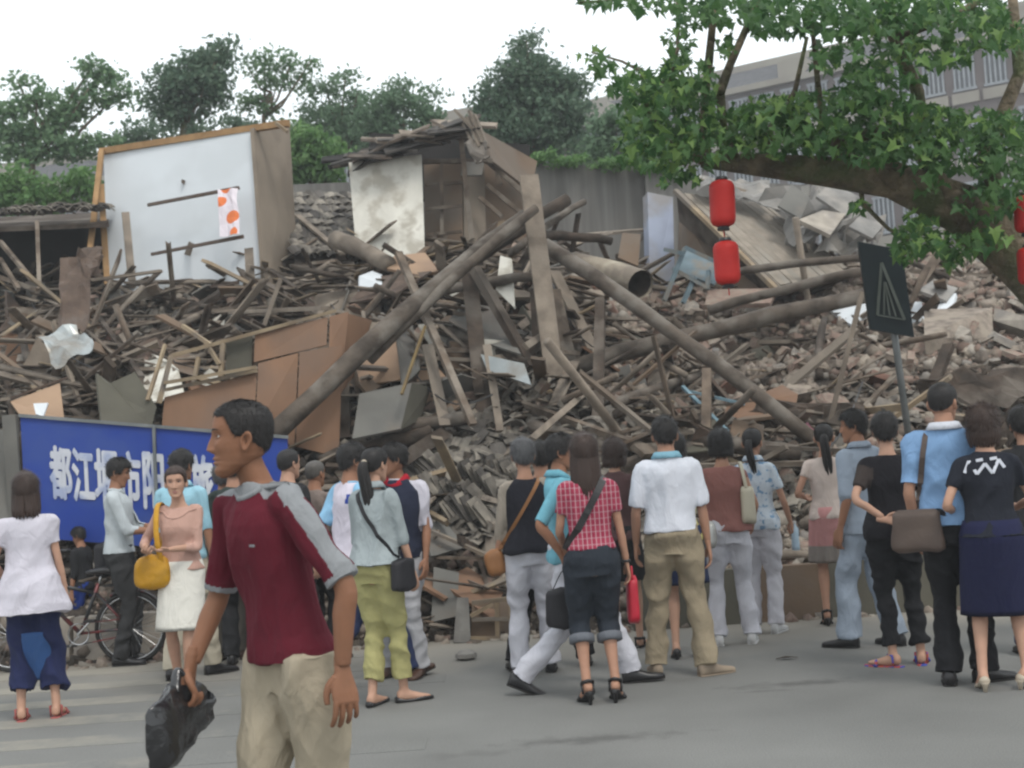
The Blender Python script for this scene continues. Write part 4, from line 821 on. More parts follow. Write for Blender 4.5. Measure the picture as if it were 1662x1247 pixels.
k = MB(); k.bar(bpt(-.04, -.01) + Vector((0, 0.02, 0)), bpt(-.03, 1.3) + Vector((0, 0.02, 0)), .12, .08); k.build('end_post', M('grey_board'), bn)
ex = (bpt(1, 0) - bpt(0, 0)).normalized(); ez = (bpt(0, 0) - bpt(0, 1)).normalized(); nn_ = Vector((0, -1, 0)); nn_ = ex.cross(ez).normalized(); nn_ = nn_ if nn_.y < 0 else -nn_
def glyph(ch, px, py, wpx, hpx, mat='sign_white', bold=.012):
    cu = bpy.data.curves.new('glyph', 'FONT'); cu.body = ch; cu.align_x = 'LEFT'; cu.size = 1; cu.extrude = .01; cu.offset = bold; cu.resolution_u = 2
    o = bpy.data.objects.new('glyph_tmp', cu); COL.objects.link(o); dg = bpy.context.evaluated_depsgraph_get(); me = bpy.data.meshes.new_from_object(o.evaluated_get(dg)); bpy.data.objects.remove(o)
    co = np.array([v.co[:] for v in me.vertices]); x0, x1, y0, y1 = co[:, 0].min(), co[:, 0].max(), co[:, 1].min(), co[:, 1].max()
    # px,py: top-left of the character in the photo's pixels on the board
    def bd(x, y):
        u = (x - 33) / 433; top = 677 + u * 35; return bpt(u, (y - top) / 194.)
    a, bX, bZ = bd(px, py), bd(px + wpx, py + wpx * .08), bd(px, py + hpx)
    K = len(co); fs = [tuple(p.vertices) for p in me.polygons]; vs = []; ff_ = []
    for i, (dx, dy) in enumerate(((0, 0), (.035, 0), (-.035, 0), (0, .022), (0, -.022))):
        for c in co:
            s, t = (c[0] - x0) / (x1 - x0) + dx, (y1 - c[1]) / (y1 - y0) + dy
            vs.append(a + (bX - a) * s + (bZ - a) * t + nn_ * (.004 + .0012 * i + (c[2] + .01) * .3))
        ff_ += [tuple(q + K * i for q in f) for f in fs]
    me = bpy.data.meshes.new('character'); me.from_pydata(vs, [], ff_)
    return link_mesh('character', me, M(mat), bn)
for ch, px, py, wp, hp in (('都', 76, 724, 34, 84), ('江', 112, 728, 34, 84), ('堰', 148, 729, 36, 88), ('市', 187, 732, 34, 88), ('阳', 226, 734, 33, 90), ('光', 264, 737, 34, 90), ('旅', 304, 738, 36, 92), ('游', 345, 741, 36, 92)):
    glyph(ch, px, py, wp, hp)
# ================================================================== dark sign with the pale triangle
sg = empty('triangle_sign', P(1482, 735, 12.6), 'dark sign plate with pale striped triangle on a leaning pole', 'sign')
YG = 12.4
k = MB(); k.tube([P(1486, 790, YG), P(1452, 545, YG), P(1440, 480, YG + .02)], .032, 10); k.build('pole', M('grey_metal'), sg, smooth=True)
b0 = P(1486, 790, YG); k = MB(); k.tube([Vector((b0.x + .06, b0.y, hterr(b0.x, b0.y) - .1)), b0], .032, 10); k.build('pole_foot', M('grey_metal'), sg, smooth=True)
k = MB(); k.quadbox([P(1413, 535, YG - .05), P(1393, 392, YG - .05), P(1464, 406, YG - .15), P(1484, 547, YG - .15)], .05, 0, Vector((0, -1, 0))); k.build('plate', pm('sign_dark', (.007, .014, .016), (.006, .011, .013), scale=4, bump=.05, rough=.45, var=0), sg)
def sq(u, v, off=.06):
    tl, tr, bl, br = P(1393, 392, YG - .05), P(1464, 406, YG - .15), P(1413, 535, YG - .05), P(1484, 547, YG - .15)
    return tl.lerp(tr, u).lerp(bl.lerp(br, u), v) + Vector((0, -.012, 0))
pm('sign_pale', (.075, .085, .075), (.055, .065, .055), scale=6, bump=0, var=0)
for (u0, v0, u1, v1, wd) in ((.47, .2, .2, .82, .026), (.47, .2, .82, .82, .026), (.47, .42, .36, .80, .014), (.48, .42, .49, .80, .014), (.50, .42, .63, .80, .014), (.2, .82, .82, .82, .012)):
    k = MB(); k.bar(sq(u0, v0), sq(u1, v1), wd, .006, (0, -1, 0)); k.build('triangle_stroke', M('sign_pale'), sg)
# ================================================================== far buildings
def facade(name, label, L3, par_mats, px0, pyt0, Y0, px1, pyt1, Y1, floors, bays, fh=3.0, wmat='brown_render'):
    """a long block: top edge from (px0,pyt0) to (px1,pyt1); floors of windows, cornice band, slate roof"""
    a, b2 = P(px0, pyt0, Y0), P(px1, pyt1, Y1)
    H = (a.z + b2.z) / 2; a.z = b2.z = H; d = (b2 - a); L = d.length; d.normalize(); n = Vector((d.y, -d.x, 0)); n = n if n.y < 0 else -n
    root = empty(name, ((a + b2) / 2).xy.to_3d(), label, 'building')
    k = MB(); k.quadbox([Vector((a.x, a.y, -.1)), a - Vector((0, 0, 1.5)), b2 - Vector((0, 0, 1.5)), Vector((b2.x, b2.y, -.1))], 11, 0, n); k.build('wall', M(wmat), root)
    k = MB(); k.quadbox([a - Vector((0, 0, 1.5)), a - n * 2.2 - Vector((0, 0, .1)), b2 - n * 2.2 - Vector((0, 0, .1)), b2 - Vector((0, 0, 1.5))], .2, 0, n); k.build('roof', M('slate'), root)
    k = MB(); k.quadbox([a - n * 2.2 - Vector((0, 0, .2)), a - n * 2.2 + Vector((0, 0, .25)), b2 - n * 2.2 + Vector((0, 0, .25)), b2 - n * 2.2 - Vector((0, 0, .2))], .4, 0, n); k.build('parapet', M('cream_render'), root)
    k = MB(); k.quadbox([a + n * .35 - Vector((0, 0, 1.8)), a + n * .35 - Vector((0, 0, 1.5)), b2 + n * .35 - Vector((0, 0, 1.5)), b2 + n * .35 - Vector((0, 0, 1.8))], .4, 0, n); k.build('cornice', M('cream_render'), root)
    for i in range(bays):
        c = a.lerp(b2, (i + .5) / bays); wd = L / bays * .62
        if i % 4 == 1:
            k = MB(); e = c - n * .2 - Vector((0, 0, .7)); 
            k.quadbox([e - d * .7 - Vector((0, 0, 1.0)), e - d * .7 + Vector((0, 0, .1)), e + Vector((0, 0, .2)), e + d * .7 + Vector((0, 0, .1)), e + d * .7 - Vector((0, 0, 1.0))], 1.6, 0, n); k.build('dormer', M('cream_render'), root)
        for f in range(floors):
            zc = H - 2.95 - f * fh; cc = Vector((c.x, c.y, zc)); k = MB()
            k.quadbox([cc + n * .03 - d * wd/2 - Vector((0, 0, .8)), cc + n * .03 - d * wd/2 + Vector((0, 0, .8)), cc + n * .03 + d * wd/2 + Vector((0, 0, .8)), cc + n * .03 + d * wd/2 - Vector((0, 0, .8))], .06, 0, n); wdw = k.build('window', M('window_glass'), root)
            k = MB()
            for t in (-.5, -.25, 0, .25, .5): k.bar(cc + n * .07 + d * wd * t - Vector((0, 0, .85)), cc + n * .07 + d * wd * t + Vector((0, 0, .85)), .09, .06, n)
            for z in (-.85, .85): k.bar(cc + n * .07 - d * (wd/2 + .1) + Vector((0, 0, z)), cc + n * .07 + d * (wd/2 + .1) + Vector((0, 0, z)), .12, .07, n)
            k.build('frame', M('frame_paint'), wdw)
            k = MB(); k.quadbox([cc + n * .12 - d * wd * .7 - Vector((0, 0, 1.5)), cc + n * .12 - d * wd * .7 - Vector((0, 0, 1.0)), cc + n * .12 + d * wd * .7 - Vector((0, 0, 1.0)), cc + n * .12 + d * wd * .7 - Vector((0, 0, 1.5))], .12, 0, n); k.build('sill_band', M('cream_render'), root)
    return root
facade('apartment_block', 'brown apartment block with slate roof and dormers seen through the plane tree', 0, 0, 905, 106, 76, 1800, 28, 60, 3, 20)
facade('distant_row_house', 'long distant block with dark slate roof behind the left trees', 0, 0, -60, 268, 66, 620, 178, 62, 3, 14)
facade('distant_block', 'distant pale topped block behind the big bushy tree', 0, 0, 640, 172, 58, 900, 146, 55, 3, 5)

# ---------------- more poles, cables
g = random.Random(404)
pole_ms = []
for k_ in range(6):
    k = MB(); L = g.uniform(1.2, 2.6); r = g.uniform(.028, .055); k.tube([(-L/2, 0, 0), (-L/6, g.uniform(-.03, .03), .01), (L/6, g.uniform(-.03, .03), 0), (L/2, 0, 0)], [r, r * .97, r * .92, r * .8], 8, 0, True, 1, .2)
    me = k.mesh('pole%d' % k_); me.materials.append(M(('weathered_wood', 'dark_wood', 'grey_wood')[k_ % 3])); me.polygons.foreach_set('use_smooth', [True] * len(me.polygons)); pole_ms.append(me)
for (n_, box, lab, grp) in ((12, (0, 440, 470, 640), 'round pole jumbled among the boards above the blue banner', 'poles above the banner'), (16, (480, 440, 880, 660), 'round pole jumbled under the crossed logs', 'poles under the crossed logs'), (8, (900, 480, 1150, 720), 'round pole lying between the slanting log and the crowd', 'poles near the slanting log'), (10, (1300, 420, 1662, 560), 'thin pole lying high on the masonry slope', 'poles on the masonry')):
    for i in range(n_):
        p = hit(g.uniform(box[0], box[2]), g.uniform(box[1], box[3]), g.uniform(.15, .55)); o = bpy.data.objects.new('wooden_pole', g.choice(pole_ms)); COL.objects.link(o); o.location = p
        o.rotation_euler = (0, g.gauss(0, .55), g.gauss(0, .7) if g.random() < .6 else g.uniform(0, 3.14)); WL[o.name] = p; tag(o, lab, 'pole', grp)
for i, (a, b2, sag) in enumerate((((520, 470), (700, 600), 40), ((150, 470), (330, 600), 30), ((880, 420), (1010, 560), 60), ((1080, 560), (1180, 700), 30), ((1400, 620), (1340, 730), 20), ((640, 560), (800, 640), 50), ((40, 470), (160, 600), 30))):
    k = MB(); pts = [pt(a[0] + (b2[0] - a[0]) * t / 8, a[1] + (b2[1] - a[1]) * t / 8 + sag * math.sin(t / 8 * 3.14), .7) for t in range(9)]; k.tube(pts, .009, 5)
    k.build('loose_cable', M('black_metal'), label='thin black cable drooping ' + ('beside the fat pale log end', 'across the boards over the blue banner', 'just past the tall post', 'near the pale blue pipes', 'beside the leaning sign pole', 'behind the tipped grey cabinet', 'under the bright bent sheet')[i], cat='cable')
for i, (x0, x1) in enumerate(((88, 150), (152, 214), (216, 280))):
    a, b2 = G(x0, 1062), G(x1, 1060); a.y = b2.y = 11.95; kk = MB(); kk.quadbox([a, a + Vector((0, .05, .38)), b2 + Vector((0, .05, .38)), b2], .16, 0, Vector((0, -1, 0))); kk.build('kerb_stone', M('concrete'), label='pale concrete block at the road edge ' + ('behind the front bicycle wheel', 'behind the bicycle saddle', 'behind the rear bicycle wheel')[i], cat='concrete block', group='concrete blocks behind the bicycle')

for i, (c, t, m) in enumerate((([(1330, 322, 19.0), (1352, 300, 19.4), (1392, 318, 19.3), (1378, 345, 18.9)], .04, 'tarp_metal'), ([(1262, 330, 19.1), (1285, 305, 19.5), (1312, 325, 19.3), (1296, 352, 18.9)], .03, 'grey_board'), ([(1302, 362, 18.6), (1330, 340, 18.9), (1372, 352, 18.9), (1350, 380, 18.4)], .06, 'concrete'),
        ([(1378, 372, 18.6), (1400, 352, 18.9), (1436, 362, 18.9), (1420, 386, 18.5)], .04, 'tarp_metal'), ([(1400, 432, 18.0), (1420, 402, 18.4), (1470, 412, 18.3), (1450, 440, 17.9)], .06, 'concrete'), ([(1488, 470, 17.6), (1520, 452, 18.0), (1560, 462, 17.9), (1540, 484, 17.5)], .04, 'tarp_metal'))):
    b = MB(); q = [P(*v) for v in c]; n = (q[1] - q[0]).cross(q[2] - q[0]).normalized(); n = n if n.y < 0 else -n; b.quadbox([v + Vector((random.uniform(-.05, .05), 0, random.uniform(-.05, .05))) for v in q], t, 0, n)
    b.build('concrete_slab', M(m), label='tilted broken concrete slab ' + ('under the tree limb beside the crumpled sheeting', 'at the top of the plank roof', 'at the lower end of the crumpled sheeting', 'just where the tree limb bends down', 'right above the triangle sign', 'between triangle sign and fallen wall block')[i], cat='slab')
g = random.Random(919)
for (n_, box, lab, grp) in ((14, (0, 450, 480, 660), 'long thin batten tangled above the blue banner', 'battens above the banner'), (12, (500, 430, 1000, 650), 'long thin batten tangled round the tall post', 'battens round the tall post'), (8, (1000, 560, 1500, 760), 'thin batten lying low behind the crowd', 'battens behind the crowd')):
    for i in range(n_):
        p = hit(g.uniform(box[0], box[2]), g.uniform(box[1], box[3]), g.uniform(.2, .75)); me = g.choice(plank_meshes); o = bpy.data.objects.new('broken_batten', me); COL.objects.link(o); o.location = p
        o.rotation_euler = (g.uniform(-.5, .5), g.gauss(0, .75), g.gauss(0, .5)); o.scale = (g.uniform(1.0, 1.7), g.uniform(.3, .5), 1.1); WL[o.name] = p; tag(o, lab, 'plank', grp)

board_ms = []
g = random.Random(515)
for k_ in range(12):
    w_, h_ = g.uniform(.3, .8), g.uniform(.2, .5); b = MB(); q = [Vector((-w_/2 + g.uniform(-.1, .1), -h_/2 + g.uniform(-.08, .08), 0)), Vector((w_/2 + g.uniform(-.1, .1), -h_/2 + g.uniform(-.08, .08), 0)), Vector((w_/2 + g.uniform(-.05, .1), g.uniform(-.05, .1), 0)), Vector((w_/2 - g.uniform(.05, .25), h_/2, 0)), Vector((-w_/2 + g.uniform(-.1, .1), h_/2 + g.uniform(-.1, .05), 0))]
    b.quadbox(q, g.uniform(.012, .035), 0, Vector((0, 0, 1))); me = b.mesh('board%d' % k_); me.materials.append(M(('grey_board', 'hardboard', 'olive_board', 'grey_wood', 'plywood', 'grey_board', 'light_plywood', 'grey_board', 'rust', 'grey_wood', 'hardboard', 'old_white_board')[k_])); board_ms.append(me)
for (n_, box, lab, grp) in ((48, (0, 450, 470, 670), 'broken board above the blue banner', 'boards above the banner'), (44, (480, 430, 1000, 660), 'broken board among crossed logs', 'boards among the crossed logs'), (12, (1000, 560, 1300, 740), 'broken board behind the crowd', 'boards behind the crowd'), (3, (620, 880, 1000, 1010), 'broken board at the roadside', 'boards at the roadside')):
    for i in range(n_):
        p = hit(g.uniform(box[0], box[2]), g.uniform(box[1], box[3]), g.uniform(.1, .4)); o = bpy.data.objects.new('broken_board', g.choice(board_ms)); COL.objects.link(o); o.location = p
        o.rotation_euler = (g.gauss(.9, .45), g.gauss(0, .4), g.gauss(0, .8)); WL[o.name] = p; tag(o, lab, 'board', grp)
# ================================================================== trees behind the wall
leafmat('leaf_mid', (.11, .21, .11), (.19, .29, .15), .45)
leafmat('leaf_dark', (.09, .16, .105), (.15, .215, .14), .45)
leafmat('leaf_fresh', (.10, .21, .07), (.17, .29, .10), .45)
leafmat('leaf_pale', (.12, .20, .12), (.17, .26, .155), .45)
leafmat('plane_leaf', (.035, .095, .03), (.09, .18, .055), .45, .45)
leafmat('plane_leaf_bright', (.12, .23, .06), (.20, .31, .09), .48, .45)
def leaf_cloud(blobs, Y, dens, ls, seed, up=.5, hollow=.4, clump=26, csz=.16):
    """blobs: (px, py, rx_px, ry_px). small leaves gathered in clumps through each blob; returns verts, quads"""
    g = np.random.default_rng(seed); V = []
    for (px, py, rx, ry) in blobs:
        c = np.array(P(px, py, Y)); sx, sz = rx / FPX * Y, ry / FPX * Y; sy = (sx + sz) / 2
        nc = max(3, int(dens * rx * ry / 100.))
        d = g.normal(size=(nc, 3)); d /= np.linalg.norm(d, axis=1)[:, None]
        r = (hollow + (1 - hollow) * g.random(nc) ** .6) * g.uniform(.82, 1.12, nc)
        cc = c + d * r[:, None] * np.array([sx, sy, sz])
        for q in cc:
            n = g.integers(clump, clump * 2)
            V.append(q + g.normal(size=(n, 3)) * csz * np.array([1, 1, .55]))
    C = np.concatenate(V); n = len(C)
    a = g.normal(size=(n, 3)); a /= np.linalg.norm(a, axis=1)[:, None]
    nrm = g.normal(size=(n, 3)) * .8 + np.array([0, 0, up]); b = np.cross(nrm, a); b /= np.linalg.norm(b, axis=1)[:, None] + 1e-9
    s = ls * .62 * g.uniform(.6, 1.4, n)[:, None]
    v = np.stack([C - a * s, C + b * s * .5, C + a * s, C - b * s * .5], 1).reshape(-1, 3)
    return v, np.arange(n * 4).reshape(-1, 4)
def bg_tree(name, label, blobs, Y, mat, trunk, seed, dens=1.5, ls=.09, trad=.12, group='trees behind the heap', **kw):
    root = empty(name, (P(trunk[0][0], trunk[0][1], Y).x, Y, 0), label, 'tree', group)
    v, f = leaf_cloud(blobs, Y, dens, ls, seed, **kw)
    link_mesh('crown', np_mesh('crown', v, f), M(mat), root)
    k = MB(); pts = [P(x, y, Y) for x, y in trunk]; pts = [Vector((pts[0].x, Y, -.1))] + pts
    k.tube(pts, [trad * (1 - .7 * i / (len(pts) - 1)) for i in range(len(pts))], 8, 0, True, 1, .1); k.build('trunk', M('bark'), root, smooth=True)
    g = random.Random(seed)
    for (px, py, rx, ry) in blobs[:9]:
        a = pts[g.randrange(max(1, len(pts) - 2), len(pts))]; e = P(px, py, Y + g.uniform(-.3, .3)); k = MB(); m = a.lerp(e, .5) + Vector((0, 0, -.15))
        k.tube([a, m, e, e + (e - m) * .15], [trad * .38, trad * .26, trad * .12, .008], 6); k.build('limb', M('bark'), root, smooth=True)
    return root
bg_tree('broadleaf_tree', 'sparse layered tree at the far end over the dark tiled roof', [(20, 180, 40, 14), (60, 160, 30, 12), (30, 135, 22, 8), (100, 190, 45, 15), (140, 150, 18, 12), (165, 125, 22, 14), (150, 108, 14, 8), (185, 160, 26, 12), (60, 215, 60, 14), (130, 175, 30, 10), (195, 145, 14, 10), (0, 215, 40, 14), (110, 240, 60, 16), (40, 250, 50, 14), (176, 232, 30, 10)], 26, 'leaf_mid', [(52, 420), (50, 330), (52, 260), (70, 200)], 1, 2.6, .10, .13, csz=.15, hollow=.1)
bg_tree('broadleaf_tree', 'leaning dense tree rising over the white partition', [(345, 110, 34, 34), (320, 140, 48, 36), (285, 150, 40, 40), (262, 130, 22, 18), (350, 150, 28, 26), (300, 185, 45, 20), (258, 175, 26, 22), (360, 85, 20, 14), (310, 105, 22, 22)], 27, 'leaf_dark', [(298, 420), (296, 260), (298, 200), (310, 160)], 2, 1.7, .10, .12)
bg_tree('broadleaf_tree', 'airy flat-topped tree just past the white partition', [(430, 92, 34, 10), (470, 110, 30, 12), (405, 115, 20, 10), (450, 135, 40, 12), (420, 160, 30, 12), (485, 130, 20, 10), (440, 180, 26, 8), (400, 168, 16, 8), (500, 105, 8, 5)], 28, 'leaf_mid', [(430, 420), (430, 240), (428, 190), (440, 150)], 3, 1.9, .09, .09, csz=.13, hollow=.1)
bg_tree('broadleaf_tree', 'low airy tree between the flat-topped tree and the round bush', [(560, 130, 30, 10), (530, 150, 36, 14), (580, 155, 32, 12), (545, 185, 60, 22), (520, 215, 50, 24), (585, 200, 40, 28), (560, 235, 50, 24)], 29, 'leaf_pale', [(545, 420), (545, 260), (550, 200)], 4, 1.6, .09, .1, csz=.15)
bg_tree('bushy_tree', 'round bushy tree behind the ruined hut roof', [(655, 160, 42, 36), (625, 175, 36, 34), (690, 178, 38, 34), (655, 205, 62, 34), (600, 205, 32, 28), (660, 240, 70, 26)], 28, 'leaf_pale', [(655, 420), (655, 280), (655, 200)], 5, 1.8, .085, .1, csz=.13)
bg_tree('bushy_tree', 'big pointed bushy tree behind the streaked wall', [(855, 75, 24, 24), (850, 110, 46, 34), (835, 150, 58, 40), (885, 150, 58, 40), (810, 190, 44, 42), (920, 180, 46, 46), (860, 205, 90, 50), (905, 235, 62, 36), (815, 235, 44, 30), (870, 130, 40, 30), (930, 140, 26, 26), (790, 170, 20, 22)], 26, 'leaf_dark', [(862, 420), (862, 280), (866, 200), (862, 130)], 6, 2.1, .085, .13, csz=.13)
bg_tree('leafy_shrub', 'bright fresh green shrub between the white partition and the hut', [(500, 225, 36, 30), (520, 250, 40, 36), (485, 262, 30, 36), (540, 275, 28, 22), (510, 285, 44, 22), (480, 215, 16, 20)], 24.5, 'leaf_fresh', [(508, 420), (508, 300), (508, 250)], 7, 1.8, .11, .06, csz=.12)
bg_tree('leafy_shrub', 'green shrubbery just above the dark tiled roof', [(30, 300, 44, 30), (100, 310, 40, 26), (150, 320, 34, 22), (60, 330, 60, 16), (0, 330, 40, 20), (140, 290, 24, 20)], 23.5, 'leaf_fresh', [(80, 420), (80, 340), (80, 310)], 8, 1.5, .10, .05, csz=.13)
bg_tree('leafy_shrub', 'pale shrub over the wall beside the big bushy tree', [(985, 225, 34, 34), (1020, 245, 30, 26), (965, 252, 30, 20), (1000, 200, 26, 24), (1040, 215, 24, 30), (1060, 250, 24, 20)], 24.5, 'leaf_pale', [(1000, 420), (1000, 280), (1000, 230)], 9, 1.7, .10, .06, csz=.12)
bg_tree('bushy_tree', 'dark undergrowth tree behind the white partition top', [(240, 215, 46, 20), (200, 235, 40, 18), (300, 215, 50, 16), (360, 205, 40, 14), (230, 245, 40, 16), (520, 190, 40, 20), (590, 225, 40, 24), (730, 235, 40, 26), (750, 260, 40, 16), (420, 215, 50, 14)], 30, 'leaf_dark', [(330, 420), (330, 280), (330, 230)], 10, 1.6, .10, .08, csz=.16)
# weeds on the wall top
v, f = leaf_cloud([(930, 262, 34, 7), (1000, 266, 44, 8), (1050, 272, 26, 8), (885, 256, 26, 7), (1090, 282, 20, 8)], 22.6, 6, .06, 31, csz=.06)
link_mesh('weeds', np_mesh('weeds', v, f), M('leaf_fresh'), None, kind='stuff')
# ================================================================== plane tree reaching in over the road from the right
pt_root = empty('plane_tree', G(1930, 1200), 'big plane tree limb with lobed leaves reaching in over the road', 'tree')
YT = 9.5
k = MB(); tb = P(1900, 700, YT)
k.tube([Vector((tb.x + .1, YT, -.1)), Vector((tb.x + .05, YT, 1.2)), tb, P(1780, 545, YT), P(1662, 425, YT), P(1560, 335, YT), P(1450, 292, YT - .1), P(1330, 276, YT - .1), P(1230, 268, YT), P(1138, 262, YT)],
       [.36, .32, .28, .24, .20, .165, .125, .1, .08, .045], 16, 0, True, 1, .25); k.build('trunk', M('bark'), pt_root, smooth=True)
BR = [([(1460, 295), (1380, 262), (1345, 235), (1420, 215), (1445, 205)], .07, 9.3), ([(1560, 335), (1500, 260), (1490, 150), (1450, 60), (1440, -40)], .06, 9.3), ([(1168, 150), (1185, 105), (1224, 18), (1240, -50)], .035, 9.2), ([(1168, 150), (1175, 210), (1200, 262)], .035, 9.3),
      ([(1150, 105), (1160, 0), (1165, -60)], .028, 9.2), ([(1150, 105), (1140, 200), (1150, 262)], .03, 9.3), ([(1100, -50), (1100, 80), (1085, 140)], .016, 9.1), ([(1328, 140), (1318, 40), (1312, -50)], .02, 9.2), ([(1328, 140), (1336, 220), (1330, 274)], .022, 9.3), ([(1245, 265), (1250, 210), (1290, 150), (1310, 60)], .03, 9.5),
      ([(1640, 410), (1600, 250), (1655, 120), (1640, -40)], .07, 9.4), ([(1455, 60), (1560, 20), (1640, -30)], .035, 9.2), ([(1395, 282), (1400, 330), (1440, 370), (1500, 410)], .02, 9.4), ([(1140, 262), (1090, 240), (1050, 180), (1040, 110)], .028, 9.4), ([(1085, 140), (1010, 100), (960, 85)], .012, 9.2), ([(1240, -50), (1100, -10), (1000, 0), (940, 5)], .02, 9.2)]
for pts_, r_, y_ in BR:
    k = MB(); pp = [P(a, b2, y_ + .1 * math.sin(i)) for i, (a, b2) in enumerate(pts_)]; k.tube(pp, [r_ * (1 - .55 * i / (len(pp) - 1)) for i in range(len(pp))], 9, 0, True, 1, .2); k.build('limb', M('bark'), pt_root, smooth=True)
# a lobed leaf, slightly folded
def lobed_leaf(s, fold, seed):
    g = random.Random(seed)
    o = [(0, -.08), (.16, -.16), (.50, -.26), (.32, .02), (.64, .28), (.32, .27), (.26, .45), (.0, .92), (-.26, .45), (-.32, .27), (-.64, .28), (-.32, .02), (-.50, -.26), (-.16, -.16)]
    vs = [(0, .12, 0)] + [(x * s * g.uniform(.9, 1.1), y * s * g.uniform(.9, 1.1), abs(x) * s * fold - (y * y) * s * .25) for x, y in o]; vs[0] = (0, .12 * s, 0)
    n = len(o); return vs, [(0, i + 1, (i + 1) % n + 1) for i in range(n)]
lmesh = []
for i in range(5):
    vs, fs = lobed_leaf(1, .3 + .1 * i, i); me = bpy.data.meshes.new('leaf%d' % i); me.from_pydata(vs, [], fs); me.materials.append(M('plane_leaf_bright' if i == 4 else 'plane_leaf')); lmesh.append(me)
# where the sprays hang: px, py, rx, ry, count, bright share, mean distance
SP = [(1000, 115, 50, 16, 34, .2, 9.1), (965, 90, 26, 8, 10, .3, 9.1), (1040, 150, 50, 34, 90, .35, 9.3), (1090, 190, 85, 70, 330, .4, 9.4), (1060, 240, 60, 40, 130, .55, 9.5), (1140, 240, 50, 36, 110, .3, 9.4), (1110, 130, 55, 38, 140, .25, 9.3),
      (985, 5, 45, 10, 22, 0, 9.1), (1060, 8, 40, 14, 34, 0, 9.1), (1130, 15, 40, 30, 80, 0, 9.1), (1100, 70, 26, 26, 30, .1, 9.1), (1190, 15, 60, 26, 110, 0, 9.1), (1180, 75, 20, 20, 18, .1, 9.2), (1270, 25, 60, 36, 150, 0, 9.1), (1250, 50, 30, 12, 16, .1, 9.2), (1360, 25, 60, 36, 170, 0, 9.1), (1340, 90, 24, 34, 40, .05, 9.1), (1410, 60, 50, 40, 80, .05, 9.1), (1450, 20, 60, 30, 150, .1, 9.1),
      (1560, 20, 80, 34, 210, .15, 9.1), (1620, 60, 50, 30, 90, .2, 9.1), (1520, 80, 60, 24, 80, .3, 9.2), (1400, 120, 34, 24, 60, .1, 9.1), (1460, 110, 50, 30, 60, .15, 9.1), (1390, 160, 46, 20, 80, .1, 9.1), (1440, 165, 50, 20, 90, .1, 9.1), (1540, 100, 30, 12, 14, .3, 9.2),
      (1240, 168, 50, 14, 30, .45, 9.5), (1190, 205, 50, 26, 110, .35, 9.5), (1250, 190, 60, 26, 130, .5, 9.5), (1310, 180, 60, 30, 140, .4, 9.5), (1240, 235, 60, 26, 110, .4, 9.5), (1330, 225, 60, 30, 150, .25, 9.4), (1420, 210, 70, 26, 150, .3, 9.4), (1400, 250, 50, 20, 80, .15, 9.3), (1500, 200, 60, 34, 150, .3, 9.4),
      (1580, 200, 70, 24, 110, .35, 9.4), (1640, 205, 40, 24, 60, .2, 9.4), (1480, 250, 60, 26, 110, .1, 9.3), (1560, 250, 70, 34, 170, .15, 9.3), (1640, 270, 50, 60, 190, .1, 9.3), (1600, 330, 60, 30, 110, .1, 9.3), (1510, 300, 30, 16, 30, .15, 9.3), (1490, 370, 34, 26, 60, .45, 9.3), (1470, 400, 24, 24, 40, .5, 9.3), (1540, 400, 44, 22, 70, .4, 9.3), (1600, 390, 40, 20, 50, .25, 9.3), (1545, 422, 20, 12, 14, .6, 9.2),
      (1395, 335, 16, 10, 10, .5, 9.3), (1075, 290, 14, 24, 12, .7, 9.4), (1120, 285, 22, 12, 20, .3, 9.4)]
g = random.Random(99); LV = []
for (px, py, rx, ry, n, br, Y) in SP:
    for i in range(int(n * 1.3)):
        while True:
            u, v = g.uniform(-1, 1), g.uniform(-1, 1)
            if u * u + v * v < 1: break
        c = P(px + u * rx, py + v * ry, Y + g.gauss(0, .45)); s = g.uniform(.035, .09)
        d = Vector((g.gauss(0, .7), g.gauss(-.3, .6), -.6 + g.gauss(0, .45))).normalized()
        x = d.cross(Vector((g.gauss(0, .5), g.gauss(-.6, .5), 1))).normalized(); z = x.cross(d).normalized()
        LV.append((c, s, Matrix((x, d, z)).transposed(), g.random() < br * .7, Y))
LV.sort(key=lambda t: (t[0].y - cam.location.y) / t[1])
for (c, s, m3, br, Y) in LV[:300]:
    o = bpy.data.objects.new('leaf', lmesh[4] if br else lmesh[g.randrange(4)]); COL.objects.link(o); o.parent = pt_root
    o.matrix_local = Matrix.Translation(c - WL[pt_root.name]) @ m3.to_4x4() @ Matrix.Scale(s, 4)
V = []; F = []; MI = []; nb = 0
lv = [np.array([v.co[:] for v in me.vertices]) for me in lmesh]; lf = np.array([tuple(p.vertices) for p in lmesh[0].polygons])
for (c, s, m3, br, Y) in LV[300:]:
    i = 4 if br else g.randrange(4); V.append(lv[i] * s @ np.array(m3).T + np.array(c)); F.append(lf + nb); MI += [1 if br else 0] * len(lf); nb += len(lv[i])
o = link_mesh('crown', np_mesh('crown', np.concatenate(V), np.concatenate(F), MI), [M('plane_leaf'), M('plane_leaf_bright')], pt_root); o['kind'] = 'stuff'
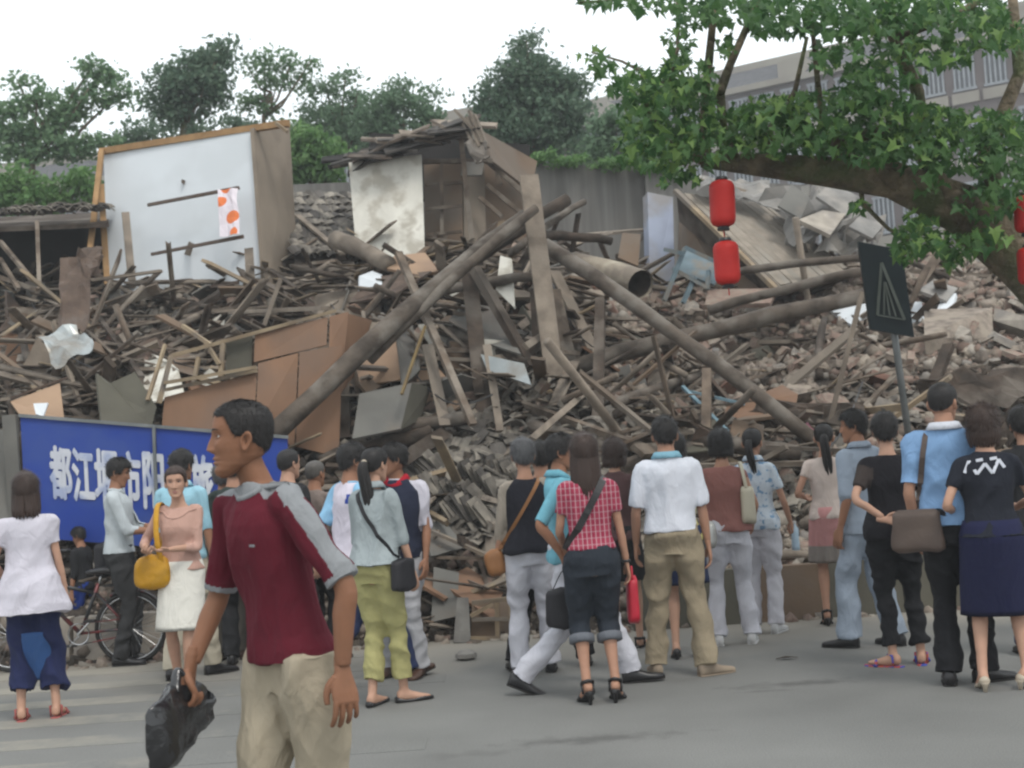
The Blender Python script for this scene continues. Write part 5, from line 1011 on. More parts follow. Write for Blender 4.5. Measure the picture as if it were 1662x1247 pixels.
# ---------------- red lanterns
pm('lantern_red', (.46, .02, .016), (.38, .014, .012), scale=8, bump=.15, rough=.55, var=0, spec=.3)
MATS['lantern_red'].node_tree.nodes['Principled BSDF'].inputs['Transmission Weight'].default_value = 0
def lantern(px, py, px2, py2, label, Y=9.0, hang=True, wpx=42):
    a, b2 = P(px, py, Y), P(px2, py2, Y); root = empty('red_lantern', b2, label, 'lantern', 'red paper lanterns'); ax = (a - b2); L = ax.length; r = wpx / 2 / FPX * Y; k = MB()
    prof = []
    for i in range(25):
        t = i / 24; e = min(t, 1 - t) / .2; rr = r * (1 if e >= 1 else (.5 + .5 * math.sqrt(max(0, 1 - (1 - e) ** 2)))); prof.append((rr * (1 + (.018 if i % 2 else -.012)), t * L))
    k.lathe(b2, prof, 20, 0, ax.normalized()); k.build('shade', M('lantern_red'), root, smooth=True)
    for z in (L - .003, -.025):
        k = MB(); k.lathe(b2 + ax.normalized() * z, [(r * .46, 0), (r * .5, .01), (r * .42, .026)], 14, 0, ax.normalized()); k.build('cap', M('black_metal'), root)
    if hang:
        k = MB(); k.tube([a, a + Vector((0, 0, .17 if hang is True else hang))], .003, 5); k.build('cord', M('black_metal'), root)
    k = MB(); k.tube([b2, b2 + Vector((.002, 0, -.07))], .004, 5); k.build('tassel', M('lantern_red'), root)
lantern(1171, 293, 1174, 368, 'upper red paper lantern hanging before the fallen plank roof')
lantern(1177, 392, 1182, 462, 'lower red paper lantern hanging before the steel desk', hang=.08)
lantern(1664, 318, 1667, 378, 'upper red lantern at the picture edge under the tree limb', wpx=38)
lantern(1669, 402, 1673, 462, 'lower red lantern at the picture edge under the tree limb', hang=.08, wpx=38)
from mathutils.bvhtree import BVHTree
# ================================================================== people
def skin(name, c):
    if name in MATS: return MATS[name]
    m, nt, N, L, b = _base(name); tc = N.new('ShaderNodeTexCoord'); n = N.new('ShaderNodeTexNoise'); n.inputs['Scale'].default_value = 14; n.inputs['Detail'].default_value = 6
    L.new(tc.outputs['Object'], n.inputs['Vector']); q = N.new('ShaderNodeMix'); q.data_type = 'RGBA'
    q.inputs[6].default_value = rgba([x * .82 for x in c]); q.inputs[7].default_value = rgba([c[0] * 1.15, c[1] * 1.08, c[2] * 1.05]); L.new(n.outputs[0], q.inputs[0]); L.new(q.outputs[2], b.inputs['Base Color'])
    b.inputs['Roughness'].default_value = .6; b.inputs['Specular IOR Level'].default_value = .28
    bp = N.new('ShaderNodeBump'); bp.inputs['Strength'].default_value = .25; bp.inputs['Distance'].default_value = .004; n2 = N.new('ShaderNodeTexNoise'); n2.inputs['Scale'].default_value = 120; L.new(tc.outputs['Object'], n2.inputs['Vector'])
    L.new(n2.outputs[0], bp.inputs['Height']); L.new(bp.outputs[0], b.inputs['Normal']); MATS[name] = m; return m
def hairmat(name, c, c2):
    if name in MATS: return MATS[name]
    m, nt, N, L, b = _base(name); tc = N.new('ShaderNodeTexCoord'); mp = N.new('ShaderNodeMapping'); mp.inputs['Scale'].default_value = (90, 90, 5); L.new(tc.outputs['Object'], mp.inputs[0])
    n = N.new('ShaderNodeTexNoise'); n.inputs['Scale'].default_value = 1; n.inputs['Detail'].default_value = 4; n.inputs['Distortion'].default_value = .6; L.new(mp.outputs[0], n.inputs['Vector'])
    q = N.new('ShaderNodeMix'); q.data_type = 'RGBA'; q.inputs[6].default_value = rgba(c); q.inputs[7].default_value = rgba(c2); L.new(n.outputs[0], q.inputs[0]); L.new(q.outputs[2], b.inputs['Base Color'])
    b.inputs['Roughness'].default_value = .5; b.inputs['Specular IOR Level'].default_value = .35
    bp = N.new('ShaderNodeBump'); bp.inputs['Strength'].default_value = .8; bp.inputs['Distance'].default_value = .006; L.new(n.outputs[0], bp.inputs['Height']); L.new(bp.outputs[0], b.inputs['Normal']); MATS[name] = m; return m
skin('skin_tan', (.30, .155, .095)); skin('skin_light', (.46, .28, .20)); skin('skin_mid', (.38, .215, .145)); skin('skin_dark', (.235, .115, .066))
hairmat('hair_black', (.008, .007, .007), (.022, .019, .018)); hairmat('hair_brown', (.022, .012, .009), (.055, .032, .024)); hairmat('hair_grey', (.03, .03, .032), (.13, .13, .135)); hairmat('hair_shaved', (.05, .045, .04), (.11, .10, .09))
pm('eye_white', (.5, .47, .44), rough=.3, bump=0, var=0); pm('eye_dark', (.02, .012, .01), rough=.2, bump=0, var=0, c2=(.02, .012, .01)); pm('lip_light', (.42, .20, .17), (.38, .18, .15), bump=0, var=0, rough=.5); pm('lip', (.26, .11, .085), bump=0, var=0, rough=.5)
pm('leather_black', (.018, .017, .018), (.012, .011, .012), rough=.35, bump=.2, var=0, spec=.5); pm('leather_brown', (.085, .045, .03), (.06, .032, .022), rough=.4, bump=.2, var=0); pm('leather_tan', (.30, .135, .05), (.22, .10, .04), rough=.5, bump=.2, var=0)
pm('shoe_cream', (.5, .43, .34), (.42, .36, .28), rough=.5, bump=.1, var=0); pm('shoe_white', (.6, .6, .6), (.5, .5, .5), rough=.6, bump=.1, var=0); pm('shoe_red', (.35, .10, .09), (.28, .08, .07), bump=.1, var=0); pm('shoe_blush', (.5, .33, .29), (.42, .28, .25), bump=.1, var=0); pm('shoe_beige', (.33, .26, .19), (.25, .2, .15), bump=.1, var=0); pm('shoe_multi', (.4, .08, .06), (.05, .08, .35), scale=18, ramp=(.48, .52), bump=.1, var=0)
pm('sole', (.03, .028, .026), bump=.1, var=0); pm('phone_silver', (.35, .38, .42), rough=.3, metal=.4, bump=0, var=0); pm('screen', (.2, .3, .4), rough=.1, bump=0, var=0)
pm('plastic_black', (.012, .012, .013), (.02, .02, .022), rough=.22, bump=.6, bscale=14, var=0, spec=.7, bdist=.02); pm('plastic_red', (.45, .02, .04), (.36, .015, .03), rough=.4, bump=.3, bscale=12, var=0); pm('bag_yellow', (.52, .27, .015), (.40, .20, .012), rough=.45, bump=.5, bscale=16, var=0, bdist=.02); pm('bag_black', (.02, .019, .022), (.015, .014, .017), rough=.6, bump=.3, bscale=20, var=0)
pm('bag_cream', (.50, .46, .36), (.42, .38, .29), rough=.6, bump=.2, var=0); pm('bag_brown', (.10, .072, .058), (.07, .05, .042), rough=.5, bump=.2, var=0); pm('bag_silver', (.42, .42, .40), (.2, .2, .2), rough=.3, metal=.3, bump=.5, bscale=16, var=0); pm('bottle_water', (.45, .58, .68), (.38, .5, .6), rough=.2, bump=0, var=0)
_dg = bpy.context.evaluated_depsgraph_get
def remesh(mb, vox, smooth=4, fold=0, seed=0, fdir=(1, 1, 1), ff=1.0):
    """fuse overlapping lofts into one continuous skin; fold adds drapery ripples"""
    me = mb.mesh('tmp'); o = bpy.data.objects.new('tmp', me); COL.objects.link(o)
    r = o.modifiers.new('r', 'REMESH'); r.mode = 'VOXEL'; r.voxel_size = vox
    if smooth: s = o.modifiers.new('s', 'SMOOTH'); s.iterations = smooth; s.factor = .5
    m2 = bpy.data.meshes.new_from_object(o.evaluated_get(_dg())); bpy.data.objects.remove(o); bpy.data.meshes.remove(me)
    n = len(m2.vertices); co = np.empty(n * 3, dtype=np.float32); m2.vertices.foreach_get('co', co); co = co.reshape(-1, 3)
    if fold:
        nr = np.empty(n * 3, dtype=np.float32); m2.vertex_normals.foreach_get('vector', nr); nr = nr.reshape(-1, 3)
        g = np.random.default_rng(seed); h = np.zeros(n)
        p = co * np.array(fdir)
        w1 = np.sin(p @ g.normal(size=3) * 7 + g.uniform(0, 6)) * 1.6; w2 = np.sin(p @ g.normal(size=3) * 9 + g.uniform(0, 6)) * 1.6
        for i in range(7):
            k = g.normal(size=3); k /= np.linalg.norm(k); f = g.uniform(14, 46) * ff
            h += (1 - 2 * np.abs(np.sin(p @ k * f * .5 + w1 * g.uniform(.6, 1.3) + w2 * g.uniform(-1, 1) + g.uniform(0, 6)))) / (f / 20)
        co = co + nr * (h * fold * .42)[:, None].astype(np.float32)
    q = np.empty(len(m2.polygons) * 4, dtype=np.int32); m2.loops.foreach_get('vertex_index', q)
    bpy.data.meshes.remove(m2); return co, q.reshape(-1, 4)
def merge(*parts):
    V = []; F = []; n = 0
    for v, f in parts: V.append(v); F.append(f + n); n += len(v)
    return np.concatenate(V), np.concatenate(F)
def ik(a, b, l1, l2, pole):
    a, b, pole = Vector(a), Vector(b), Vector(pole); d = b - a; L = min(d.length, (l1 + l2) * .999); dn = d.normalized(); b = a + dn * L
    x = (l1 * l1 - l2 * l2 + L * L) / (2 * L); h = math.sqrt(max(0, l1 * l1 - x * x)); p = (pole - dn * pole.dot(dn)).normalized()
    return a + dn * x + p * h, b
def spl(pts, rad, sub=4):
    """catmull-rom samples of a limb line and its radii"""
    P_ = [Vector(p) for p in pts]; out = []; ro = []; n = len(P_)
    for i in range(n - 1):
        p0, p1, p2, p3 = P_[max(i-1, 0)], P_[i], P_[i+1], P_[min(i+2, n-1)]
        for j in range(sub):
            t = j / sub; out.append(.5 * ((2 * p1) + (p2 - p0) * t + (2 * p0 - 5 * p1 + 4 * p2 - p3) * t * t + (3 * p1 - p0 - 3 * p2 + p3) * t ** 3)); ro.append(rad[i] * (1 - t) + rad[i+1] * t)
    return out + [P_[-1]], ro + [rad[-1]]
def rings(mb, R_, n=20):
    """R_: (centre, rx, ry, xaxis, yaxis) rings lofted, with caps"""
    vs = []
    for c, rx, ry, xa, ya in R_:
        for j in range(n):
            t = 2 * math.pi * j / n; cx, sx = math.cos(t), math.sin(t)
            e = .86; x = math.copysign(abs(cx) ** e, cx) * rx; y = math.copysign(abs(sx) ** e, sx) * ry
            vs.append(Vector(c) + xa * x + ya * y)
    k = len(R_); fs = [(i * n + j, i * n + (j + 1) % n, (i + 1) * n + (j + 1) % n, (i + 1) * n + j) for i in range(k - 1) for j in range(n)]
    fs += [tuple(range(n - 1, -1, -1)), tuple((k - 1) * n + j for j in range(n))]
    mb.add(vs, fs)
# ---- head: rows of (z, front, back, half width)
HR = [(-.121, .066, .046, .016), (-.113, .079, .028, .031), (-.096, .083, .004, .045), (-.076, .083, -.036, .055), (-.050, .085, -.070, .063), (-.025, .087, -.087, .069), (.0, .089, -.095, .0725), (.020, .0895, -.098, .0745), (.045, .091, -.099, .0755), (.070, .086, -.095, .071), (.090, .073, -.083, .060), (.106, .05, -.06, .043), (.116, .02, -.032, .02)]
def hrow(z):
    for i in range(1, len(HR)):
        if z <= HR[i][0]:
            a, b = HR[i-1], HR[i]; t = (z - a[0]) / (b[0] - a[0]); t = max(0, t); s = t * t * (3 - 2 * t) * .35 + t * .65
            return [a[k] * (1 - s) + b[k] * s for k in (1, 2, 3)]
    return list(HR[-1][1:])
def ga(x, s): return math.exp(-x * x / (2 * s * s))
def facebump(x, z, fem=False):
    d = 0
    nm = interp(z, [-.047, -.041, -.033, -.02, .0, .018, .035], [0, .010, .0235, .0195, .0115, .005, 0]); ns = interp(z, [-.05, -.035, -.02, .02], [.0125, .0115, .0095, .008])
    d += nm * ga(x, ns) * (.85 if fem else 1)
    for s in (-1, 1):
        d += .006 * ga(x - s * .0155, .0055) * ga(z + .034, .006)
        d -= .0115 * ga(x - s * .032, .015) * ga(z - .010, .011)
        d += .0035 * ga(x - s * .033, .018) * ga(z - .031, .007)
        d += .0045 * ga(x - s * .047, .016) * ga(z + .022, .016)
        d -= .003 * ga(x - s * .042, .016) * ga(z + .06, .018)
    d += .0075 * ga(x, .019) * ga(z + .0605, .0048) + .007 * ga(x, .017) * ga(z + .0735, .005) - .0055 * ga(x, .022) * ga(z + .067, .0022) - .004 * ga(x, .016) * ga(z + .084, .004)
    d += .004 * ga(x, .02) * ga(z + .102, .01) - .003 * ga(x, .004) * ga(z + .051, .005)
    return d
def face_y(x, z, fem=False):
    yf, yb, w_ = hrow(z); yc, ry = (yf + yb) / 2, (yf - yb) / 2
    return yc + ry * max(0, 1 - abs(x / w_) ** 2.25) ** (1 / 2.25) + facebump(x, z, fem)
def head_mesh(nz, nphi, fem=False):
    """densest where the face is"""
    zs = np.linspace(-.121, .116, nz); V = []; F = []
    for z in zs:
        yf, yb, w_ = hrow(z); yc, ry = (yf + yb) / 2, (yf - yb) / 2
        if fem: w_ *= .965
        for j in range(nphi):
            u = j / nphi * 2 - 1; ph = math.pi * (u * .72 + .28 * u ** 3)     # more columns near the front (ph = 0)
            sx, cy = math.sin(ph), math.cos(ph); e = 2 / 2.25
            x = w_ * math.copysign(abs(sx) ** e, sx); y = yc + ry * math.copysign(abs(cy) ** e, cy)
            if cy > 0: y += facebump(x, z, fem) * min(1, cy * 3)
            V.append((x, y, z))
    n = nphi
    for i in range(nz - 1):
        for j in range(n): F.append((i * n + j, (i + 1) * n + j, (i + 1) * n + (j + 1) % n, i * n + (j + 1) % n))
    V = np.array(V); b = len(V); V = np.concatenate([V, [(0, .056, -.122), (0, -.006, .1175)]])
    for j in range(n):
        F.append((b, j, (j + 1) % n, (j + 1) % n)); F.append((b + 1, (nz - 1) * n + (j + 1) % n, (nz - 1) * n + j, (nz - 1) * n + j))
    # ears
    for s in (-1, 1):
        o = len(V); E = []; m = 14
        for r, dx in ((1.0, .0), (1.05, .012), (.86, .017), (.6, .009), (.25, .006)):
            for j in range(m):
                t = 2 * math.pi * j / m; yy, zz = math.cos(t) * .018 * r * (1.0 if math.sin(t) > -.2 else .8), math.sin(t) * .031 * r
                E.append((s * (.069 + dx * (1.0 - .4 * math.cos(t))), -.012 + yy - zz * .15, -.008 + zz))
        V = np.concatenate([V, E])
        for i in range(4):
            for j in range(m):
                q = (o + i * m + j, o + i * m + (j + 1) % m, o + (i + 1) * m + (j + 1) % m, o + (i + 1) * m + j); F.append(q if s > 0 else q[::-1])
    F = [(f[0], f[1], f[2], f[3]) for f in F]
    return V, F
def from_vf(name, V, F, mats, parent, smooth=True, mi=None):
    """quads and (padded) triangles to a mesh"""
    fs = [tuple(dict.fromkeys(f)) for f in F]
    me = bpy.data.meshes.new(name); me.from_pydata([tuple(v) for v in V], [], fs)
    if mi is not None: me.polygons.foreach_set('material_index', mi)
    return link_mesh(name, me, mats, parent, smooth)
def skull_r(d):
    lo, hi_ = .05, .135
    for _ in range(13):
        m = (lo + hi_) / 2; x, y, z = d[0] * m, d[1] * m - .004, d[2] * m + .008
        if z > .1175: hi_ = m; continue
        yf, yb, w_ = hrow(max(z, -.12)); yc, ry = (yf + yb) / 2, (yf - yb) / 2
        if z > .116: ry = w_ = .02 * max(.01, (.1175 - z) / .0015)
        if (abs(x) / w_) ** 2.25 + (abs(y - yc) / ry) ** 2.25 < 1: lo = m
        else: hi_ = m
    return lo
SKC = {}
def sk(d):
    k = (round(d[0], 2), round(d[1], 2), round(d[2], 2))
    if k not in SKC: SKC[k] = skull_r(d)
    return SKC[k]
# ---- hair
def hair_cap(style, seed, hi=False):
    nt_, np_ = (56, 72) if hi else (26, 40); g = random.Random(seed); V = []; off = Vector((seed * 3.1, 1.7, 0))
    th = {'crop': (.006, .002), 'short': (.017, .008), 'fringe': (.02, .013), 'bob': (.022, .026), 'long': (.018, .018), 'pony': (.010, .008), 'bun': (.011, .008), 'balding': (.004, .006), 'shaved': (.003, .003), 'wavy': (.026, .022)}[style]
    for i in range(nt_ + 1):
        for j in range(np_):
            ph = 2 * math.pi * j / np_; fr = math.cos(ph); sd = abs(math.sin(ph))
            # how low the hair reaches, as polar angle: front, side, back
            fm = {'crop': 53, 'short': 62, 'fringe': 74, 'bob': 60, 'long': 60, 'pony': 56, 'bun': 56, 'balding': 38, 'shaved': 50, 'wavy': 64}[style]
            sm_ = {'crop': 93, 'short': 102, 'fringe': 105, 'bob': 142, 'long': 135, 'pony': 98, 'bun': 98, 'balding': 98, 'shaved': 95, 'wavy': 138}[style]
            bk = {'crop': 132, 'short': 136, 'fringe': 140, 'bob': 150, 'long': 150, 'pony': 132, 'bun': 132, 'balding': 134, 'shaved': 130, 'wavy': 152}[style]
            if fr > 0:
                t = fr ** 1.0; t = min(1, max(0, (t - .30) / .45)); t = t * t * (3 - 2 * t); mxp = sm_ * (1 - t) + fm * t
                if style in ('bob', 'long', 'wavy'): tt = min(1, max(0, (fr - .38) / .25)); mxp = sm_ * (1 - tt) + fm * tt
            else: mxp = sm_ * (1 + fr) + bk * (-fr)
            mxp += 4 * noise.noise(Vector((ph * 3, seed, 0))) + (5 * noise.noise(Vector((ph * 11, seed, 2))) if style not in ('crop', 'shaved') else 2 * noise.noise(Vector((ph * 14, seed, 2))))
            ps = math.radians(mxp) * (i / nt_); d = (math.sin(ps) * math.sin(ph), math.sin(ps) * math.cos(ph), math.cos(ps))
            r = skull_r(d) if hi else sk(d); k = max(0, d[2]); t_ = th[0] * k + th[1] * (1 - k)
            e = (i / nt_); edge = 1 if e < .9 else (1 - e) / .1
            if style in ('bob', 'long', 'wavy') : edge = 1 if e < .95 else .55
            rr = r + (t_ + .002) * edge - .003 * (1 - edge)
            rr += (.0035 if style not in ('crop', 'shaved', 'balding', 'pony', 'bun') else .0012) * noise.noise(Vector((d[0] * 24, d[1] * 24, d[2] * 7)) + off) + .004 * noise.noise(Vector((d[0] * 9, d[1] * 9, d[2] * 9)) + off) * (th[0] > .01)
            if style in ('bob', 'long', 'wavy') and d[2] < 0:
                x, y = d[0] * rr, d[1] * rr; h = math.hypot(x, y); want = .083 + .012 * noise.noise(Vector((ph * 4, 3, seed))) - (.0 if style != 'bob' else .0)
                if h < want: x *= want / h; y *= want / h
                V.append((x, y - .004, d[2] * rr + .008))
            else: V.append((d[0] * rr, d[1] * rr - .004, d[2] * rr + .008))
    F = []
    for i in range(nt_):
        for j in range(np_):
            q = (i * np_ + j, i * np_ + (j + 1) % np_, (i + 1) * np_ + (j + 1) % np_, (i + 1) * np_ + j)
            F.append(q[::-1])
    # inner shell closes the hair's thickness
    n0 = len(V); V += [(x * .9, y * .9, z if z < 0 else z * .9) for x, y, z in V[-np_:]]
    for j in range(np_): F.append(((nt_) * np_ + j, n0 + j, n0 + (j + 1) % np_, (nt_) * np_ + (j + 1) % np_))
    return np.array(V), F
# ---- hands, fused once per pose: local frame fingers along -z, palm towards -x, thumb towards +y
HANDS = {}
def hand(pose, vox):
    if (pose, vox) in HANDS: return HANDS[(pose, vox)]
    cu = {'relax': (18, 22, 16), 'open': (8, 14, 8), 'grip': (62, 78, 45), 'pinch': (40, 50, 25)}[pose]
    mb = MB(); X, Y_, Z = Vector((1, 0, 0)), Vector((0, 1, 0)), Vector((0, 0, 1))
    rings(mb, [((0, 0, .07), .014, .015, X, Y_), ((0, 0, .045), .0205, .0215, X, Y_), ((0, 0, .02), .019, .0235, X, Y_), ((0, 0, 0), .017, .026, X, Y_), ((0, .002, -.03), .0155, .036, X, Y_), ((0, .0, -.06), .0145, .041, X, Y_), ((-.001, -.002, -.086), .0125, .040, X, Y_), ((-.002, -.002, -.094), .008, .036, X, Y_)], 16)
    for i, (y, l, r, sp) in enumerate(((.030, .073, .0088, 5), (.010, .080, .0092, 1), (-.011, .074, .0088, -3), (-.030, .060, .0078, -8))):
        p = Vector((0, y * .9, -.076)); pts = [p.copy()]; a = 0; seg = (.44, .32, .24); p = Vector((-.001, y, -.09)); pts.append(p.copy())
        for s in range(3):
            a += math.radians(cu[s] + i * 2); d = Vector((-math.sin(a), math.sin(math.radians(sp)), -math.cos(a))); p = p + d * l * seg[s]; pts.append(p.copy())
        pp, rr = spl(pts, [r * 1.05, r * 1.06, r, r * .93, r * .78], 3); mb.tube(pp, rr, 8)
    th = {'relax': ((0, .022, -.012), (-.012, .042, -.034), (-.020, .050, -.062), (-.024, .048, -.086)), 'open': ((0, .022, -.012), (-.004, .048, -.03), (-.006, .064, -.055), (-.008, .07, -.08)),
          'grip': ((0, .022, -.012), (-.024, .038, -.036), (-.042, .034, -.062), (-.050, .020, -.082)), 'pinch': ((0, .022, -.012), (-.022, .036, -.04), (-.038, .034, -.07), (-.05, .028, -.094))}[pose]
    pp, rr = spl(th, [.0135, .0125, .0105, .0085], 3); mb.tube(pp, rr, 8)
    HANDS[(pose, vox)] = remesh(mb, vox, 2); return HANDS[(pose, vox)]
# ---- body tables: z, rx, ry, y offset
TM = [(.80, .085, .085, 0), (.86, .155, .108, -.008), (.93, .168, .118, -.012), (1.0, .158, .108, -.004), (1.08, .150, .10, 0), (1.18, .162, .108, .004), (1.27, .176, .115, .006), (1.34, .182, .108, 0), (1.385, .165, .088, -.008), (1.42, .115, .066, -.014), (1.45, .066, .058, -.012), (1.50, .056, .056, .0), (1.545, .052, .054, .008)]
TF = [(.80, .085, .085, 0), (.86, .162, .115, -.012), (.92, .170, .122, -.016), (.98, .155, .11, -.008), (1.06, .128, .09, 0), (1.15, .136, .095, .004), (1.24, .152, .12, .014), (1.32, .158, .10, .004), (1.37, .145, .08, -.008), (1.405, .100, .06, -.014), (1.435, .056, .050, -.012), (1.50, .046, .047, .0), (1.545, .044, .046, .006)]
TM = [(a, b * .93, c * .95, d) for a, b, c, d in TM]; TF = [(a, b * .93, c * .93, d) for a, b, c, d in TF]
def tab(T, z):
    zs = [t[0] for t in T]; return [interp(z, zs, [t[k] for t in T]) for k in (1, 2, 3)]
class Body: pass
def person(label, px, py, H=1.7, face=0, sex='m', skinm='skin_mid', hair='short', hairm='hair_black', hl=.0, hands=None, hpose=('relax', 'relax'), hdir=(None, None), feet=None, lean=(0, 0), twist=0, head=(0, 0), fat=1.0, vox=.0125, hi=False, z0=0, hfy=None, kneepole=None, seed=None, depth=None, elbow=(None, None), drop=0):
    B = Body(); g0 = G(px, py) if depth is None else Vector((P(px, py, depth).x, depth, z0)); B.g = g0; s = H / 1.7; B.s = s; B.drop = drop; B.seed = seed or int(px); B.hi = hi; B.vox = vox
    feet = [tuple(f[:2]) + (f[2] + drop,) + tuple(f[3:]) for f in feet] if feet else None; hands = hands and [(h[0], h[1], h[2] + drop) for h in hands]
    B.M = Matrix.Translation(g0 - Vector((0, 0, drop * s))) @ Matrix.Rotation(R(face), 4, 'Z') @ Matrix.Scale(s, 4); B.T = TM if sex == 'm' else TF; B.sex = sex; B.fat = fat; B.lean = lean; B.tw = twist; B.hairm = hairm
    B.root = empty('person', g0, label, 'person')
    fem = sex == 'f'
    def ctr(z):
        t = max(0, (z - .93) / .5); return Vector((lean[0] * t, lean[1] * t, z))
    def axes(z):
        t = min(1, max(0, (z - .95) / .4)); a = R(twist) * t; return Vector((math.cos(a), math.sin(a), 0)), Vector((-math.sin(a), math.cos(a), 0))
    B.ctr, B.axes = ctr, axes
    def loc(x, y, z):
        xa, ya = axes(z); return ctr(z) + xa * x + ya * y
    B.loc = loc
    shw = .170 if not fem else .148
    B.sh = [loc(-shw, -.01, 1.375 if not fem else 1.36), loc(shw, -.01, 1.375 if not fem else 1.36)]
    hands = hands or ((-.235, .03, .80), (.235, .03, .80)); feet = feet or ((-.10, 0, .08), (.10, 0, .08))
    lu, lf = (.285, .255) if not fem else (.27, .24)
    B.el, B.wr = [], []
    for i in (0, 1):
        e, w_ = ik(B.sh[i], hands[i], lu, lf, elbow[i] or ((-.35 if i == 0 else .35), -1, -.2)); B.el.append(e); B.wr.append(w_)
    B.hip = [Vector((-.086, -.005, .90)), Vector((.086, -.005, .90))]; B.kn, B.an = [], []
    for i in (0, 1):
        k, a = ik(B.hip[i], feet[i][:3], .42, .415, (0, 1, 0)); B.kn.append(k); B.an.append(a)
    B.fdir = [ (Matrix.Rotation(R(f[3] if len(f) > 3 else (8 if i == 0 else -8)), 3, 'Z') @ Vector((0, 1, 0))) for i, f in enumerate(feet)]
    B.fpitch = [f[4] if len(f) > 4 else 0 for f in feet]
    # one continuous figure
    mb = MB(); rings(mb, [(loc(0, t[3], t[0] - (.02 if 1.38 < t[0] < 1.43 else 0)), t[1] * fat * (.86 if t[0] < 1.41 else 1), t[2] * fat * (.84 if t[0] < 1.41 else 1), *axes(t[0])) for t in B.T], 20)
    q = .92 if not fem else .78
    for i in (0, 1):
        sg_ = -1 if i == 0 else 1
        pp, rr = spl([loc(sg_ * shw * .62, -.012, 1.37), B.sh[i], B.sh[i].lerp(B.el[i], .45), B.el[i], B.el[i].lerp(B.wr[i], .35), B.wr[i] - (B.wr[i] - B.el[i]).normalized() * .02], [.042 * q, .046 * q, .042 * q, .037 * q, .038 * q, .0235], 4); mb.tube(pp, rr, 12)
        pp, rr = spl([B.hip[i] + Vector((0, 0, .03)), B.hip[i].lerp(B.kn[i], .35), B.kn[i], B.kn[i].lerp(B.an[i], .3), B.kn[i].lerp(B.an[i], .75), B.an[i]], [.074, .064, .045, .049, .033, .031], 4); mb.tube(pp, rr, 14)
        fd = B.fdir[i]; a = B.an[i]; pr_ = math.radians(B.fpitch[i]); dn = Vector((fd.x * math.cos(pr_), fd.y * math.cos(pr_), -math.sin(pr_))); upv = Vector((fd.x * math.sin(pr_), fd.y * math.sin(pr_), math.cos(pr_)))
        heel = a - dn * .045 - upv * .045; sidev = dn.cross(upv)
        B_f = [(a - dn * .05 - upv * .035, .026, .030), (a - dn * .01 - upv * .03, .032, .042), (a + dn * .06 - upv * .042, .036, .032), (a + dn * .12 - upv * .052, .042, .020), (a + dn * .165 - upv * .056, .036, .014), (a + dn * .185 - upv * .058, .022, .010)]
        rings(mb, [(c, rx, ry, sidev, upv) for c, rx, ry in B_f], 12)
    v, f = remesh(mb, vox * (1.15 if not hi else 1), 3)
    parts = [(v, f)]
    hv = .0042 if not hi else .0026
    for i in (0, 1):
        HV, HF = hand(hpose[i], hv); HV = HV.copy(); HF = HF.copy()
        if i == 0: HV[:, 0] *= -1; HF = HF[:, ::-1]
        fd = hdir[i]; arm = (B.wr[i] - B.el[i]).normalized(); dz = -(Vector(fd[0]).normalized() if fd else arm)
        ty = Vector(fd[1]) if fd else Vector((0, 1, 0)); y_ = (ty - dz * ty.dot(dz)).normalized(); x_ = y_.cross(dz).normalized()
        m3 = np.array(Matrix((x_, y_, dz)).transposed()); sc_ = 1.0 if not fem else .9
        parts.append((HV * sc_ @ m3.T + np.array(B.wr[i]), HF))
    B.hc = loc(0, .018, 1.45) + Vector((lean[0] * .15, lean[1] * .15 + .0, .132)); hR = (Matrix.Rotation(R(head[0]) + R(twist), 3, 'Z') @ Matrix.Rotation(R(head[1]), 3, 'X')) * .955; B.hR = hR
    HV, HF = head_mesh(112, 128, fem) if hi else head_mesh(44, 52, fem)
    HVt = HV @ np.array(hR).T + np.array(B.hc); nb = sum(len(p[0]) for p in parts)
    v, f = merge(*parts)
    V = np.concatenate([v, HVt]); F = [tuple(x) for x in f] + [tuple(i + nb for i in q_) for q_ in HF]
    mi = [0] * len(f)
    for q_ in HF:
        c = HV[list(q_)].mean(axis=0); e = 1 if (c[1] > .06 and abs(c[0]) < .024 and -.0795 < c[2] < -.0555 and abs(c[0]) / .024 + abs(c[2] + .067) / .0125 < 1.1) else 0; mi.append(e)
    B.emit = lambda name, V, F, mats, par=B.root, smooth=True, mi=None: from_vf(name, (np.c_[np.asarray(V), np.ones(len(V))] @ np.array(B.M).T)[:, :3], F, mats, par, smooth, mi)
    B.body = B.emit('body', V, F, [M(skinm), M('lip') if skinm != 'skin_light' else M('lip_light')], mi=mi)
    # hair
    if hair:
        HV, HF = hair_cap(hair, B.seed % 97, hi); tv = lambda A: np.asarray(A) @ np.array(hR).T + np.array(B.hc)
        extra = MB(); rr_ = random.Random(B.seed)
        if hair == 'long':
            for k in range(64):
                a = R(96 + 168 * k / 63 + rr_.uniform(-6, 6)); x, y = math.sin(a) * .082, math.cos(a) * .088; L = hl * rr_.uniform(.85, 1.05)
                pts = [(x * .8, y * .8, .05), (x * 1.05, y * 1.05, -.02), (x * 1.12, y * 1.12 - .004, -.10), (x * 1.15, y * 1.1 - .015, -.10 - L * .5), (x * 1.05 + rr_.uniform(-.015, .015), y * 1.05 - .02 + rr_.uniform(-.01, .01), -.10 - L * rr_.uniform(.85, 1.08))]
                pp, rd = spl(pts, [.014, .014, .013, .010, .002], 4); extra.tube(pp, rd, 7)
